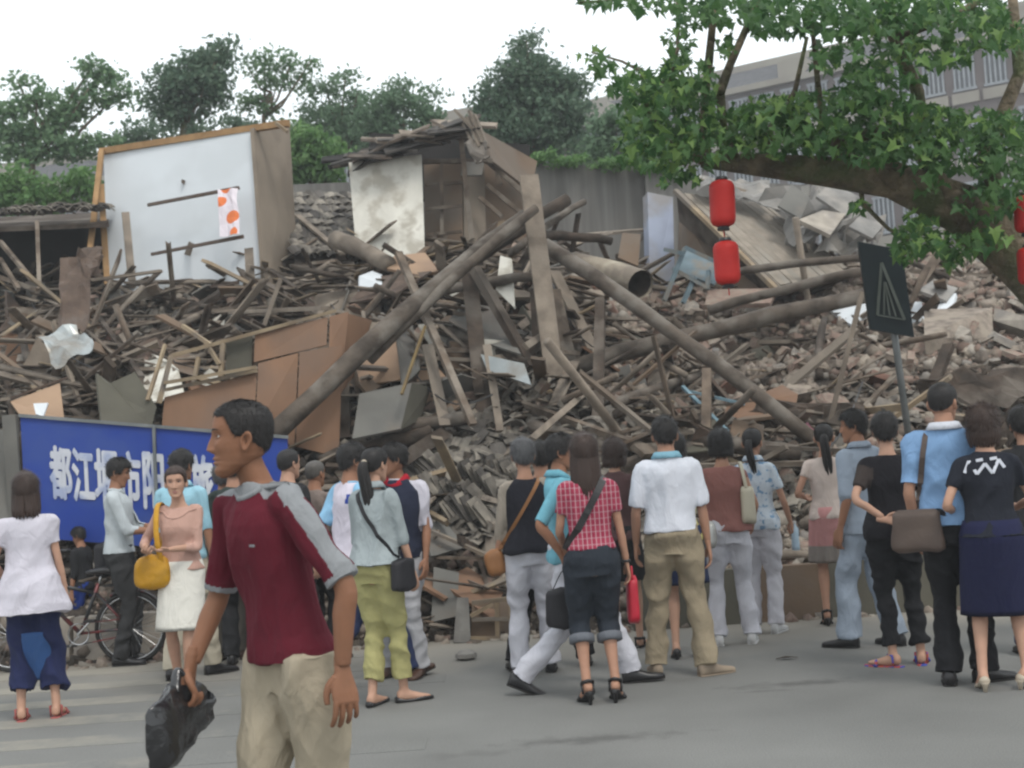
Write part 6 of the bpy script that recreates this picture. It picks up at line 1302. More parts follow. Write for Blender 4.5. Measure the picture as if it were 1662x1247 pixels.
        if hair in ('bob', 'wavy'):
            for k in range(60):
                a = R(75 + 210 * k / 59 + rr_.uniform(-4, 4)); x, y = math.sin(a) * .085, math.cos(a) * .09; L = (hl or .05) * rr_.uniform(.7, 1.1)
                pp, rd = spl([(x * .85, y * .85, .04), (x * 1.08, y * 1.06, -.03), (x * 1.1, y * 1.08, -.07), (x * .98, y * .98, -.07 - L)], [.011, .013, .012, .002], 4); extra.tube(pp, rd, 7)
        if hair == 'pony':
            for k in range(9):
                ox, oy = rr_.uniform(-.014, .014), rr_.uniform(-.012, .012); L = hl * rr_.uniform(.88, 1.02); sw = getattr(B, 'sw', .03)
                pp, rd = spl([(ox * .5, -.092, .02 + oy), (ox, -.125 + oy, .015), (ox * 1.6, -.135 + oy * 1.5, -.05), (ox * 2 + sw * .5, -.115 + oy * 2, -.05 - L * .5), (ox * 1.4 + sw, -.10 + oy, -.05 - L)], [.012, .018, .02, .017, .004], 5); extra.tube(pp, rd, 7)
        if hair == 'bun': extra.lathe((0, -.115, .0), [(.004, -.03), (.025, -.024), (.034, 0), (.025, .024), (.004, .03)], 12)
        if hair in ('short', 'fringe', 'crop', 'wavy') :
            nk = {'short': 30, 'fringe': 30, 'crop': 0, 'wavy': 60}[hair]
            for k in range(nk):       # tufts that break the outline
                a = rr_.uniform(0, 6.28); ps = rr_.uniform(0.05, 1.35 if hair != 'wavy' else 1.9); d = Vector((math.sin(ps) * math.sin(a), math.sin(ps) * math.cos(a), math.cos(ps)))
                rr0 = sk(d); th_ = .004 if hair == 'crop' else .012
                fr_ = d.y > .5 and hair != 'crop'
                p = d * (rr0 + th_ * .6) + Vector((0, -.004, .008)); t2 = (d + Vector((rr_.gauss(0, .5), rr_.gauss(.2, .5), rr_.gauss(-.4, .4)))).normalized()
                ln_ = (.012 if hair == 'crop' else .028); extra.tube([p, p + t2 * ln_ * .6 + d * .004, p + t2 * ln_], [.0045, .0035, .0008], 4, 0, False)
        ns = {'crop': 9000 if hi else 2500, 'short': 3200, 'fringe': 3600, 'wavy': 3800, 'bob': 3200, 'long': 2600, 'shaved': 0, 'balding': 1500, 'pony': 2000, 'bun': 2000}[hair]
        HA = np.asarray(HV); FA = np.array([f for f in HF if len(f) == 4][: (56 * 72 if hi else 26 * 40)]); sg = np.random.default_rng(B.seed); pk = sg.integers(0, len(FA), ns); wq = sg.dirichlet((1, 1, 1, 1), ns)
        P0 = (HA[FA[pk]] * wq[:, :, None]).sum(1) if ns else np.zeros((0, 3)); FN = np.cross(HA[FA[pk, 2]] - HA[FA[pk, 0]], HA[FA[pk, 3]] - HA[FA[pk, 1]]); FN /= np.linalg.norm(FN, axis=1)[:, None] + 1e-9
        FN *= np.sign((FN * P0).sum(1))[:, None] + 1e-9
        flow = P0 - np.array([0, -.05, .11]); flow[:, 2] -= .02; flow = flow - FN * (flow * FN).sum(1)[:, None]; flow /= np.linalg.norm(flow, axis=1)[:, None] + 1e-9
        up_k, ln_k, jt = {'crop': (.45, .011, .35), 'short': (.30, .030, .35), 'fringe': (.16, .036, .28), 'wavy': (.30, .045, .5), 'bob': (.10, .045, .18), 'long': (.06, .06, .12), 'balding': (.3, .016, .4), 'pony': (.03, .03, .15), 'bun': (.03, .03, .15), 'shaved': (1, .004, .1)}[hair]
        if hair in ('pony', 'bun'): flow = np.array([0, -.10, .0]) - P0; flow = flow - FN * (flow * FN).sum(1)[:, None]; flow /= np.linalg.norm(flow, axis=1)[:, None] + 1e-9
        dr = flow + FN * up_k + sg.normal(size=(ns, 3)) * jt; dr /= np.linalg.norm(dr, axis=1)[:, None] + 1e-9; sdv = np.cross(dr, FN); sdv /= np.linalg.norm(sdv, axis=1)[:, None] + 1e-9
        ll = ln_k * sg.uniform(.5, 1.2, ns)[:, None]; wd = (.0011 if hi else .0018); P0 = P0 - FN * .001
        SV = np.stack([P0 - sdv * wd, P0 + sdv * wd, P0 + dr * ll + np.array([0, 0, -.15]) * ll * (hair in ('short', 'fringe', 'wavy', 'bob'))], 1).reshape(-1, 3)
        V2 = tv(HV); F2 = list(HF)
        if ns: nb = len(V2); V2 = np.concatenate([V2, tv(SV)]); F2 += [(nb + 3 * i, nb + 3 * i + 1, nb + 3 * i + 2) for i in range(ns)]
        if extra.v:
            nb = len(V2); V2 = np.concatenate([V2, tv(np.array([tuple(v) for v in extra.v]))]); F2 += [tuple(nb + i for i in f) for f in extra.f]
        B.hair = B.emit('hair', V2, F2, [M(hairm)])
    # eyes and brows
    if hi or abs(((face + twist + head[0] + 180) % 360) - 180) > 35:
        for sgn in (-1, 1):
            k = MB(); c = Vector((sgn * .0315, face_y(sgn * .0315, .010, fem) - .0095, .010)); n = 14 if hi else 8
            k.lathe(c + Vector((0, -.0125, 0)), [(.0125 * math.sin(math.pi * i / 8) + 1e-5, .0125 - .0125 * math.cos(math.pi * i / 8)) for i in range(9)], n, 0, (0, 1, 0))
            k.mi = []; 
            for f in k.f:
                cc = sum((Vector(k.v[i]) for i in f), Vector()) / len(f); k.mi.append(1 if math.hypot(cc.x - c.x, cc.z - c.z) < .0062 and cc.y > c.y else 0)
            V3 = np.array([tuple(v) for v in k.v]) @ np.array(hR).T + np.array(B.hc); B.emit('eye', V3, k.f, [M('eye_white'), M('eye_dark')], mi=k.mi)
            k = MB()    # lids: two curved rims close the eye to a slit
            for up_ in (1, -1):
                pts = []
                for i in range(9):
                    t = i / 8 * 2 - 1; x = sgn * .0315 + t * .0165; z = .010 + up_ * (.0044 if up_ > 0 else .0030) * (1 - t * t) + (sgn * t) * .0012; pts.append(Vector((x, face_y(x, z + up_ * .002, fem) + .001 - .004 * t * t, z + up_ * .0018)))
                k.tube(pts, [.0012] + [.0028] * 7 + [.0012], 6, 1 if up_ > 0 else 0)
            V3 = np.array([tuple(v) for v in k.v]) @ np.array(hR).T + np.array(B.hc); B.emit('eyelid', V3, k.f, [M(skinm), M('eye_dark') if not hi else M(skinm)], mi=k.mi)
            k = MB(); pts = []
            for i in range(8):
                t = i / 7; x = sgn * (.014 + .036 * t); z = .0305 + .005 * math.sin(t * 2.4) - .003 * t; pts.append(Vector((x, face_y(x, z, fem) + .0004, z)))
            k.tube(pts, [.0016, .0026, .003, .0028, .0026, .0022, .0016, .0008], 6)
            V3 = np.array([tuple(v) for v in k.v]) @ np.array(hR).T + np.array(B.hc); B.emit('eyebrow', V3, k.f, [M(hairm)])
    return B
# ---- clothes follow the body
def top(B, mat, hem=.86, sleeve=.5, fit=.016, flare=.012, neck=1.45, sw=.018, fold=.010, collar=None, paint=None, mats=None, name='shirt', cuffw=1.0, vneck=0, open_=False):
    mb = MB(); T = B.T; R_ = []; z = hem
    zs = [hem] + [hem + (neck - hem) * i / 13 for i in range(1, 14)]
    for z in zs:
        rx, ry, oy = tab(T, max(z, .86)); k = (1 - (z - hem) / (neck - hem)); e = fit * .7 + flare * k ** 2 * 1.1
        if z > 1.38: e *= .75
        if z < .95: e += .006
        wz = .5 if B.sex == 'm' else .25
        if 1.0 < z < 1.2: rx = rx * (1 - wz * .3) + tab(T, 1.25)[0] * wz * .3
        R_.append((B.loc(0, oy, z), rx * B.fat + e, ry * B.fat + e, *B.axes(z)))
    sw = sw * .72
    rings(mb, R_, 24)
    q = .92 if B.sex == 'm' else .80
    for i in (0, 1):
        sg_ = -1 if i == 0 else 1
        if sleeve > 0:
            el, wr, sh = B.el[i], B.wr[i], B.sh[i]
            if sleeve <= .5:
                end = sh.lerp(el, sleeve * 2); pts = [B.loc(sg_ * .09, -.012, 1.375), sh, sh.lerp(end, .5), end]; r = [.062 * q, .054 * q + sw * .6, .046 * q + sw, (.042 * q + sw) * cuffw]
            else:
                end = el.lerp(wr, (sleeve - .5) * 2); pts = [B.loc(sg_ * .09, -.012, 1.375), sh, sh.lerp(el, .5), el, el.lerp(end, .5), end]; r = [.062 * q, .054 * q + sw * .6, .046 * q + sw, .040 * q + sw, .036 * q + sw, (.027 * q + sw * .8) * cuffw]
            pp, rr = spl(pts, r, 4); mb.tube(pp, rr, 14)
        else:
            pp, rr = spl([B.loc(sg_ * .09, -.012, 1.37), B.sh[i] + Vector((-sg_ * .012, 0, .0))], [.060 * q, .056 * q], 3); mb.tube(pp, rr, 12)
    v, f = remesh(mb, B.vox * (.9 if not B.hi else 1), 3, fold, B.seed, (1, 1, .6))
    mi = None
    if paint:
        c = v[f].mean(axis=1); mi = [paint(B, p) for p in c]
    o = B.emit(name, v, f, mats or [M(mat)], mi=mi); B.top = o; B.bvh = BVHTree.FromPolygons([tuple(x) for x in v], [tuple(x) for x in f])
    if collar:
        k = MB(); n = 26
        for j in range(n):
            pass
        pts = []; hh = .035 if collar[1] == 'polo' else .010
        for j in range(n + 1):
            t = 2 * math.pi * j / n; rx, ry, oy = tab(T, 1.452); front = max(0, math.sin(t)); drop = (.030 if collar[1] == 'crew' else .05) * front ** 1.5 + vneck * front ** 3
            ex = .016 + (.008 if collar[1] != 'polo' else .0)
            if collar[1] == 'polo': pts.append(B.loc((rx + ex) * math.cos(t), oy + (ry + ex) * math.sin(t), 1.452 - drop))
            else:
                dr_ = B.axes(1.4)[0] * math.cos(t) + B.axes(1.4)[1] * math.sin(t); zc = neck - .008 - (.042 + vneck) * max(0, math.sin(t)) ** 1.6 - .006 * abs(math.cos(t)); c = B.loc(0, oy, zc)
                h = B.bvh.ray_cast(c + dr_ * .4, -dr_, .5); pts.append((h[0] - dr_ * .002) if h[0] is not None else B.loc((rx + .01) * math.cos(t), oy + (ry + .01) * math.sin(t), zc))
        if collar[1] == 'polo':
            vs = []; fs = []
            for p in pts:
                d = Vector((p.x - pts[0].lerp(pts[n // 2], .5).x, p.y - pts[0].lerp(pts[n // 2], .5).y, 0)).normalized()
                vs += [p - d * .012 + Vector((0, 0, .028)), p + d * .004 + Vector((0, 0, .024)), p + d * .026 - Vector((0, 0, .012)), p + d * .016 - Vector((0, 0, .016))]
            for j in range(n):
                for a in range(3): fs.append((4 * j + a, 4 * (j + 1) + a, 4 * (j + 1) + a + 1, 4 * j + a + 1))
            B.emit('collar', vs, fs, [M(collar[0])])
        else:
            k.tube(pts, .0095, 8, 0, False, 1.0); B.emit('collar', [tuple(v) for v in k.v], k.f, [M(collar[0])])
    return o
def trousers(B, mat, length=1.0, w=.022, hemw=.075, waist=1.0, fold=.011, name='trousers', cuff=None, knee=.074):
    w *= .5; hemw *= .84; knee *= .9
    mb = MB(); R_ = []
    for z in (.80, .84, .88, .93, waist - .03, waist):
        rx, ry, oy = tab(B.T, max(z, .84)); R_.append((B.loc(0, oy, z), rx * B.fat + .013, ry * B.fat + .014, *B.axes(z)))
    rings(mb, R_, 22)
    for i in (0, 1):
        h, kn, an = B.hip[i], B.kn[i], B.an[i]; L = length
        def at(t): return h.lerp(kn, t * 2) if t <= .5 else kn.lerp(an, (t - .5) * 2)
        ts = [t for t in (.12, .3, .5, .62, .8, .93, 1.0) if t < L - .03] + [L]; r = [interp(t, [0, .12, .3, .5, .8, 1.0], [.10, .102 + w * .5, .088 + w * .5, knee, hemw * .96 + .002, hemw]) * (1.04 if t == L else 1) for t in ts]
        pts = [h + Vector((0, 0, .03))] + [at(t) for t in ts]; r = [.1] + r
        pts[-1] = pts[-1] + Vector((0, -.006, -.015 if L > .97 else 0))
        pp, rr = spl(pts, r, 4); mb.tube(pp, rr, 16)
    v, f = remesh(mb, B.vox * 1.0, 3, fold, B.seed + 7, (1, 1, 1.2))
    o = B.emit(name, v, f, [M(mat)])
    if cuff:
        for i in (0, 1):
            h, kn, an = B.hip[i], B.kn[i], B.an[i]; t = length; c = kn.lerp(an, (t - .5) * 2); d = (an - kn).normalized(); k = MB(); r = hemw + .008
            k.tube([c - d * .05, c - d * .045, c, c + d * .006], [r - .01, r + .004, r + .004, r - .012], 18); B.emit('cuff', [tuple(v) for v in k.v], k.f, [M(cuff)])
    return o
def skirt(B, mat, hem=.5, hemw=.2, waist=1.0, fold=.012, name='skirt', mats=None, paint=None, pleat=0, d=1.0):
    T = B.T; V = []; n = 64; m = 16
    mx_, my_ = (B.kn[0].x + B.kn[1].x) / 2, (B.kn[0].y + B.kn[1].y) / 2
    for i in range(m + 1):
        z = waist - (waist - hem) * i / m; rx, ry, oy = tab(T, max(z, .90)); t = max(0, min(1, (.92 - z) / (.92 - hem))); ax, bx = rx * B.fat + .017, ry * B.fat + .017
        ax, bx = ax * (1 - t) + hemw * t, bx * (1 - t) + hemw * .78 * d * t; c = B.loc(mx_ * t, oy * (1 - t) + my_ * t, z)
        for j in range(n):
            a = 2 * math.pi * j / n; k = 1 + (pleat * t + .015 * t) * math.sin(a * (14 if pleat else 5) + 1.3 + .6 * noise.noise(Vector((a, z * 3, B.seed)))) + .02 * t * noise.noise(Vector((math.cos(a) * 2, math.sin(a) * 2, z * 5 + B.seed)))
            V.append((c.x + math.cos(a) * ax * k, c.y + math.sin(a) * bx * k, z + .006 * noise.noise(Vector((a, 0, B.seed)))))
    F = [(i * n + j, (i + 1) * n + j, (i + 1) * n + (j + 1) % n, i * n + (j + 1) % n) for i in range(m) for j in range(n)]
    b = len(V); V += [(x * .97 + mx_ * .03, y * .97 + my_ * .03, z + .01) for x, y, z in V[-n:]]
    F += [(m * n + j, b + j, b + (j + 1) % n, m * n + (j + 1) % n) for j in range(n)]
    F += [tuple(b + j for j in range(n))[::-1], tuple(range(n))]
    V = np.array(V); mi = [paint(V[list(f)].mean(axis=0)) for f in F] if paint else None
    return B.emit(name, V, F, mats or [M(mat)], mi=mi)
def shoes(B, kind='leather', mat='leather_black', sole='sole'):
    for i in (0, 1):
        fd = B.fdir[i]; a = B.an[i]; pr_ = math.radians(B.fpitch[i]); dn = Vector((fd.x * math.cos(pr_), fd.y * math.cos(pr_), -math.sin(pr_))); u = Vector((fd.x * math.sin(pr_), fd.y * math.sin(pr_), math.cos(pr_))); sd = dn.cross(u); k = MB()
        if kind in ('leather', 'sneaker', 'flat', 'heel'):
            hi_ = {'leather': (.045, .05), 'sneaker': (.045, .055), 'flat': (.012, .03), 'heel': (.010, .03)}[kind]
            st = [(-.068, .026, .06), (-.05, .036, .078), (-.01, .038, .082), (.03, .039, .072), (.065, .041, .056), (.10, .045, .040), (.15, .044, .030), (.19, .033, .022), (.208, .015, .012)]
            if kind in ('flat', 'heel'): st = [(-.062, .022, .028), (-.045, .032, .024), (0, .034, .010), (.06, .037, .008), (.105, .043, .022), (.15, .041, .018), (.185, .028, .012), (.2, .012, .007)]
            rings(k, [(a + dn * x - u * (.072 - h * .5), w_, h * .5 + .008, sd, u) for x, w_, h in st], 14)
            if kind == 'heel':
                b0 = a - dn * .045 - u * .07; b1 = Vector((b0.x, b0.y, B.drop + .002)) if b0.z > .01 else b0 - Vector((0, 0, .01)); k.tube([b0, b0.lerp(b1, .3), b1], [.03, .017, .013], 8)
            B.emit('shoe', [tuple(v) for v in k.v], k.f, [M(mat)])
            if kind in ('leather', 'sneaker'):
                k = MB(); rings(k, [(a + dn * x - u * (.076), w_ + .003, .006, sd, u) for x, w_, h in st], 14); B.emit('shoe_sole', [tuple(v) for v in k.v], k.f, [M(sole)])
        elif kind in ('sandal', 'strapheel'):
            st = [(-.07, .02, 0), (-.05, .034, 0), (0, .034, 0), (.06, .038, 0), (.11, .046, 0), (.16, .044, 0), (.195, .03, 0), (.208, .012, 0)]
            rings(k, [(a + dn * x - u * .078, w_, .008, sd, u) for x, w_, h in st], 12)
            c = a + dn * .11 - u * .055; k.tube([c + sd * .05 - u * .022, c + sd * .03 + u * .012, c - sd * .03 + u * .012, c - sd * .05 - u * .022], .013, 6)
            c = a - dn * .01; k.tube([c + sd * .036 - u * .07, c + sd * .04, c + dn * .05 + u * .0, c - sd * .04, c - sd * .036 - u * .07], .008, 6)
            if kind == 'strapheel':
                c = a - dn * .03; k.tube([c + sd * .034, c - dn * .03, c - sd * .034, c + dn * .045, c + sd * .034], .012, 6)
                b0 = a - dn * .045 - u * .07; b1 = Vector((b0.x, b0.y, B.drop + .002)); k.tube([b0, b0.lerp(b1, .3), b1], [.03, .016, .012], 8)
            B.emit('shoe', [tuple(v) for v in k.v], k.f, [M(mat)])
def snap(B, x, z, s, off=.006, oy=0):
    c = B.loc(x, 0, z); ya = B.axes(z)[1]; h = B.bvh.ray_cast(c + ya * (s * .7), -ya * s, 1.4)
    return None if h[0] is None or (h[0] - c).dot(ya) * s < -.02 else h[0] + ya * (s * off)
def W(B, p): return B.M @ Vector(p)
def strap(B, mat, sh=(.09, 1.44), hp=(-.19, .92), w_=.035, off=.026, name='shoulder_strap', par=None, back=True, front=True):
    """a ribbon over one shoulder to the opposite hip"""
    T = B.T
    for s in ([-1] if back else []) + ([1] if front else []):
        V = []; F = []; n = 18
        for i in range(n + 1):
            t = i / n; x = sh[0] + (hp[0] - sh[0]) * t; z = sh[1] + (hp[1] - sh[1]) * t; rx, ry, oy = tab(T, min(max(z, .86), 1.43)); rx = rx * B.fat + off; ry = ry * B.fat + off
            xx = max(-1, min(1, x / rx)); y = oy + s * ry * math.sqrt(max(0, 1 - abs(xx) ** 2.3)); e = math.sin(min(1, t * 6) * 1.57); y *= (.35 + .65 * e) if t < .17 else 1
            d = Vector((hp[0] - sh[0], 0, hp[1] - sh[1])).normalized(); sd = Vector((-d.z, 0, d.x)) * w_ * .5; q_ = snap(B, x, z, s); c = q_ if q_ is not None and t > .03 else B.loc(x, y, z)
            n_ = Vector((xx, s * (1.2 - abs(xx)), 0)).normalized() * .005
            V += [c - sd, c + sd, c + sd + n_, c - sd + n_]
        for i in range(n):
            for a in range(4): F.append((4 * i + a, 4 * i + (a + 1) % 4, 4 * i + 4 + (a + 1) % 4, 4 * i + 4 + a))
        F += [(0, 3, 2, 1), (4 * n, 4 * n + 1, 4 * n + 2, 4 * n + 3)]
        B.emit(name, V, F, [M(mat)], par=par or B.root, smooth=False)
def bag(B, label, mat, c, size, shape='box', strap_to=None, sw=.02, name='handbag', tilt=0, smat=None, yaw=0, loose=1.0, crossbody=None):
    """a soft bag: a rounded pouch, hanging by a strap; c in the person's frame"""
    wc = W(B, c); root = empty(name, wc - Vector((0, 0, size[2] * .5 * B.s)), label, 'bag')
    n, m = 28, 14; V = []; g = B.seed * 1.7; Rz = Matrix.Rotation(R(yaw), 3, 'Z') @ Matrix.Rotation(R(tilt), 3, 'Y')
    for i in range(m + 1):
        v = i / m; z = (v - .5) * size[2]; e = (1 - abs(2 * v - 1) ** 4) ** .5 if shape == 'pouch' else (1 - abs(2 * v - 1) ** 9) ** .5; tp = 1 - (.35 if shape == 'pouch' else .12) * v
        for j in range(n):
            a = 2 * math.pi * j / n; ca, sa = math.cos(a), math.sin(a); ex = .55
            x = math.copysign(abs(ca) ** ex, ca) * size[0] / 2 * (e * .25 + .75 if shape != 'pouch' else e) * (1.0 - .12 * v); y = math.copysign(abs(sa) ** .8, sa) * size[1] / 2 * e * tp
            nz = noise.noise(Vector((x * 9 + g, y * 9, z * 9))) * .022 * loose + noise.noise(Vector((x * 22 + g, y * 22, z * 22))) * .008 * loose
            V.append(Vector(c) + Rz @ Vector((x * (1 + nz * 2), y * (1 + nz * 4) + nz * .4, z + nz * .5)))
    F = [(i * n + j, i * n + (j + 1) % n, (i + 1) * n + (j + 1) % n, (i + 1) * n + j) for i in range(m) for j in range(n)] + [tuple(range(n - 1, -1, -1)), tuple(m * n + j for j in range(n))]
    B.emit('pouch', V, F, [M(mat)], par=root)
    if strap_to:
        for p in strap_to:
            k = MB(); pts = [Vector(q) for q in p]; pp, rr = spl(pts, [sw] * len(pts), 4); k.tube(pp, rr, 8, 0, True, .3); B.emit('strap', [tuple(v) for v in k.v], k.f, [M(smat or mat)], par=root)
    if crossbody: strap(B, smat or mat, crossbody[0], crossbody[1], sw * 2, .028, 'strap', root, *crossbody[2:])
    return root
fab = fabric
# ---------------------------------------------------------------- the walking man in front
fab('maroon_jersey', (.105, .012, .022), fold=9); fab('grey_trim', (.24, .25, .26)); fab('khaki_trousers', (.36, .31, .23), bump=.6)
D0 = 4.6
B = person('man in maroon and grey T-shirt walking past with a black plastic bag', 483, 1247, 1.80, 128, 'm', 'skin_dark', 'crop', 'hair_black', hands=((-.27, -.02, .88), (.235, .225, .885)), hpose=('relax', 'grip'), hdir=(((-.18, .05, -1), (.2, 1, 0)), ((.05, .2, -1), (-.6, .8, 0))), feet=((-.085, -.24, .11, 8, 20), (.09, .02, .08)), lean=(.01, .085), twist=4, head=(-30, 2), fat=.86, vox=.0055, hi=True, depth=D0, elbow=((-.9, -.7, 0), (.8, -.9, 0)))
def paintm(B, p):
    # grey raglan shoulder band, sleeve hems
    q = Vector(p) - B.ctr(1.44); f0 = B.axes(1.4)[1].dot(q)
    if math.hypot(q.x, q.y) < .10 and p[2] > 1.428 - .045 * max(0, f0 / .08) ** 1.6: return 1
    for i in (0, 1):
        sh, el = B.sh[i], B.el[i]; q = Vector(p); d = (el - sh).normalized(); t = (q - sh).dot(d)
        if t > 0:
            if abs(t - (el - sh).length * .96) < .022 and (q - sh - d * t).length < .1: return 1
            off = (q - sh - d * t); up_ = (Vector((0, 0, 1)) - d * d.z).normalized(); out = Vector((-1 if i == 0 else 1, 0, 0)); out = (out - d * out.dot(d)).normalized()
            if off.length < .1 and t < (el - sh).length * .95 and off.normalized().dot(out) > .78: return 1
        else:
            s_ = B.axes(1.4)[0].dot(q - B.ctr(1.4)) * (-1 if i == 0 else 1); f_ = B.axes(1.4)[1].dot(q - B.ctr(1.4))
            if s_ > .05 and q.z > 1.372 and abs(f_ + .02) < .05: return 1
    return 0
top(B, 'maroon_jersey', .90, .48, .018, .014, 1.452, .020, .009, ('grey_trim', 'crew'), paintm, [M('maroon_jersey'), M('grey_trim')], 't_shirt', 1.06)
trousers(B, 'khaki_trousers', 1.0, .02, .085, 1.0, .012, knee=.082); shoes(B, 'leather', 'leather_black')
k = MB(); ks = snap(B, -.075, 1.262, 1, .002); xa, ya = B.axes(1.27)
for i in range(7): k.bar(ks + xa * (.008 * i - .024), ks + xa * (.008 * i - .019) + Vector((0, 0, .002)), .007, .002, ya)
B.emit('chest_logo', [tuple(v) for v in k.v], k.f, [M('grey_trim')], smooth=False)
# black plastic bag in his right hand
wb = Vector((.225, .27, .845))
m_n, m_m = 34, 18; V = []
for i in range(m_m + 1):
    v = i / m_m; z = -v * .195; wx = interp(v, [0, .06, .2, .5, .9, 1], [.03, .13, .19, .20, .19, .15]); wy = interp(v, [0, .1, .5, .9, 1], [.02, .03, .055, .05, .012])
    for j in range(m_n):
        a = 2 * math.pi * j / m_n; x, y = math.cos(a) * wx, math.sin(a) * wy; q = Vector((x * 8, y * 8, z * 8)); nn = noise.noise(q * 1.5) * .03 + noise.noise(q * 3.7) * .014
        V.append(wb + Vector((-x * .62 + y * .75 + nn * .6, x * .75 + y * .6 + nn * .6 , z - (0.05 * (x / .18) if v > .5 else 0) + nn * .5)))
F = [(i * m_n + j, (i + 1) * m_n + j, (i + 1) * m_n + (j + 1) % m_n, i * m_n + (j + 1) % m_n) for i in range(m_m) for j in range(m_n)] + [tuple(range(m_n)), tuple(m_m * m_n + j for j in range(m_n))[::-1]]
rt_ = empty('plastic_bag', W(B, wb - Vector((0, 0, .33))), 'crumpled black plastic bag held low by the walking man', 'bag')
B.emit('pouch', V, F, [M('plastic_black')], par=rt_)
for s in (-1, 1):
    k = MB(); pp, rr = spl([wb + Vector((-s * .03, s * .03, -.02)), wb + Vector((-s * .015, s * .015, .02)), wb + Vector((0, 0, .045)), wb + Vector((-.01, -s * .02, .02))], [.022, .016, .014, .012], 4); k.tube(pp, rr, 8, 0, True, .5); B.emit('handle', [tuple(v) for v in k.v], k.f, [M('plastic_black')], par=rt_)
# ---------------------------------------------------------------- left group
fab('white_blouse', (.54, .52, .58)); fab('navy_cotton', (.018, .024, .075)); fab('blue_panel', (.04, .10, .26)); fab('grey_knit', (.46, .50, .52)); fab('dark_slacks', (.035, .035, .036)); fab('charcoal', (.022, .022, .024))
B = person('woman in white smocked blouse and baggy navy trousers at the picture edge', 60, 1168, 1.62, 10, 'f', 'skin_light', 'long', 'hair_brown', .10, hands=((-.2, .16, .98), (.23, .05, .84)), feet=((-.10, 0, .08), (.13, .02, .08)))
top(B, 'white_blouse', .74, .30, .022, .10, 1.43, .03, .012, name='blouse'); trousers(B, 'navy_cotton', .86, .06, .115, 1.0, .016, knee=.11); shoes(B, 'sandal', 'shoe_red')
skirt(B, 'blue_panel', .26, .10, .6, name='blue_panel', d=.5)
B = person('man in pale grey sweater looking at a phone before the blue banner', 205, 1078, 1.70, -82, 'm', 'skin_tan', 'short', hands=((-.12, .36, 1.10), (.13, .34, 1.08)), hpose=('pinch', 'pinch'), head=(0, -14), feet=((-.09, .05, .08), (.09, -.03, .08)))
top(B, 'grey_knit', .92, .68, .014, .010, 1.46, .02, .009, ('grey_knit', 'crew'), name='sweater'); trousers(B, 'dark_slacks', 1.0, .02, .085); shoes(B, 'leather')
k = MB(); k.box(W(B, (0, .44, 1.12)), (.10, .05, .012), Matrix.Rotation(.3, 3, 'Y')); k.build('mobile_phone', M('phone_silver'), label='small silver phone held by the man in grey sweater', cat='phone')
bag(B, 'big black shoulder bag hanging behind the man in grey sweater', 'bag_black', (-.2, -.16, .86), (.36, .16, .30), 'box', None, .018, 'shoulder_bag', crossbody=((-.12, 1.44), (-.175, .98), True, True))
fab('royal_blue', (.02, .045, .22)); 
B = person('child in dark top and royal blue trousers standing behind the bicycle', 140, 1062, 1.12, 75, 'm', 'skin_tan', 'short', head=(0, -15))
top(B, 'charcoal', .86, .66, .02, .01, 1.45, name='jacket'); trousers(B, 'royal_blue', 1.0, .02, .085); shoes(B, 'leather', 'leather_brown')
fab('blush_knit', (.47, .29, .235)); fab('cream_skirt', (.66, .64, .58))
B = person('woman in blush knit top and cream skirt facing the camera with a yellow bag', 306, 1128, 1.60, 172, 'f', 'skin_light', 'bun', 'hair_brown', hands=((.0, .24, 1.10), (.21, .15, 1.10)), hpose=('relax', 'pinch'), head=(14, -3), feet=((-.06, .12, .08, 5), (.09, -.06, .08)), elbow=((-.6, -.5, -.5), (.6, -.8, -.3)))
top(B, 'blush_knit', .93, .78, .010, .008, 1.40, .012, .007, ('blush_knit', 'crew'), name='knit_top', vneck=.03); skirt(B, 'cream_skirt', .50, .185, 1.0); shoes(B, 'flat', 'shoe_blush')
bag(B, 'slouchy yellow leather shoulder bag on the woman in blush knit', 'bag_yellow', (.185, .10, .93), (.30, .15, .27), 'pouch', [[(.10, .13, .98), (.12, .15, 1.2), (.135, .08, 1.40), (.14, -.03, 1.43), (.15, -.12, 1.30), (.19, -.06, 1.0)]], .022)
fab('sky_shirt', (.30, .52, .62)); fab('beige_slacks', (.42, .38, .30)); fab('pink_shirt', (.42, .28, .27)); fab('brown_slacks', (.10, .085, .07)); fab('dark_green', (.03, .04, .036))
B = person('man in sky blue shirt and beige trousers behind the woman with yellow bag', 312, 1100, 1.72, -20, 'm', 'skin_tan', 'short', feet=((-.1, -.1, .08), (.1, .14, .08, -30)))
top(B, 'sky_shirt', .88, .5, .018, name='shirt', collar=('sky_shirt', 'polo')); trousers(B, 'beige_slacks', 1.0, .03, .09); shoes(B, 'leather')
B = person('grey haired person in pink shirt half hidden behind the walking man', 378, 1072, 1.60, -10, 'f', 'skin_mid', 'fringe', 'hair_grey', feet=((-.12, 0, .08), (.1, .05, .08)))
top(B, 'pink_shirt', .84, .5, .02, name='shirt'); trousers(B, 'brown_slacks', 1.0, .03, .09); shoes(B, 'leather', 'leather_brown')
B = person('man in dark jacket behind the shoulder of the walking man', 396, 1078, 1.66, 0, 'm', 'skin_mid', 'short')
top(B, 'dark_green', .86, 1.0, .02, name='jacket'); trousers(B, 'charcoal', 1.0, .03, .09); shoes(B, 'leather')
B = person('dark haired man facing away just beside the blue banner end', 486, 1085, 1.68, -40, 'm', 'skin_light', 'balding')
top(B, 'charcoal', .88, .5, .018, name='shirt'); trousers(B, 'charcoal', 1.0, .03, .09); shoes(B, 'leather')
B = person('old man with close cropped grey hair between two younger men', 528, 1072, 1.58, -30, 'm', 'skin_tan', 'shaved', 'hair_shaved')
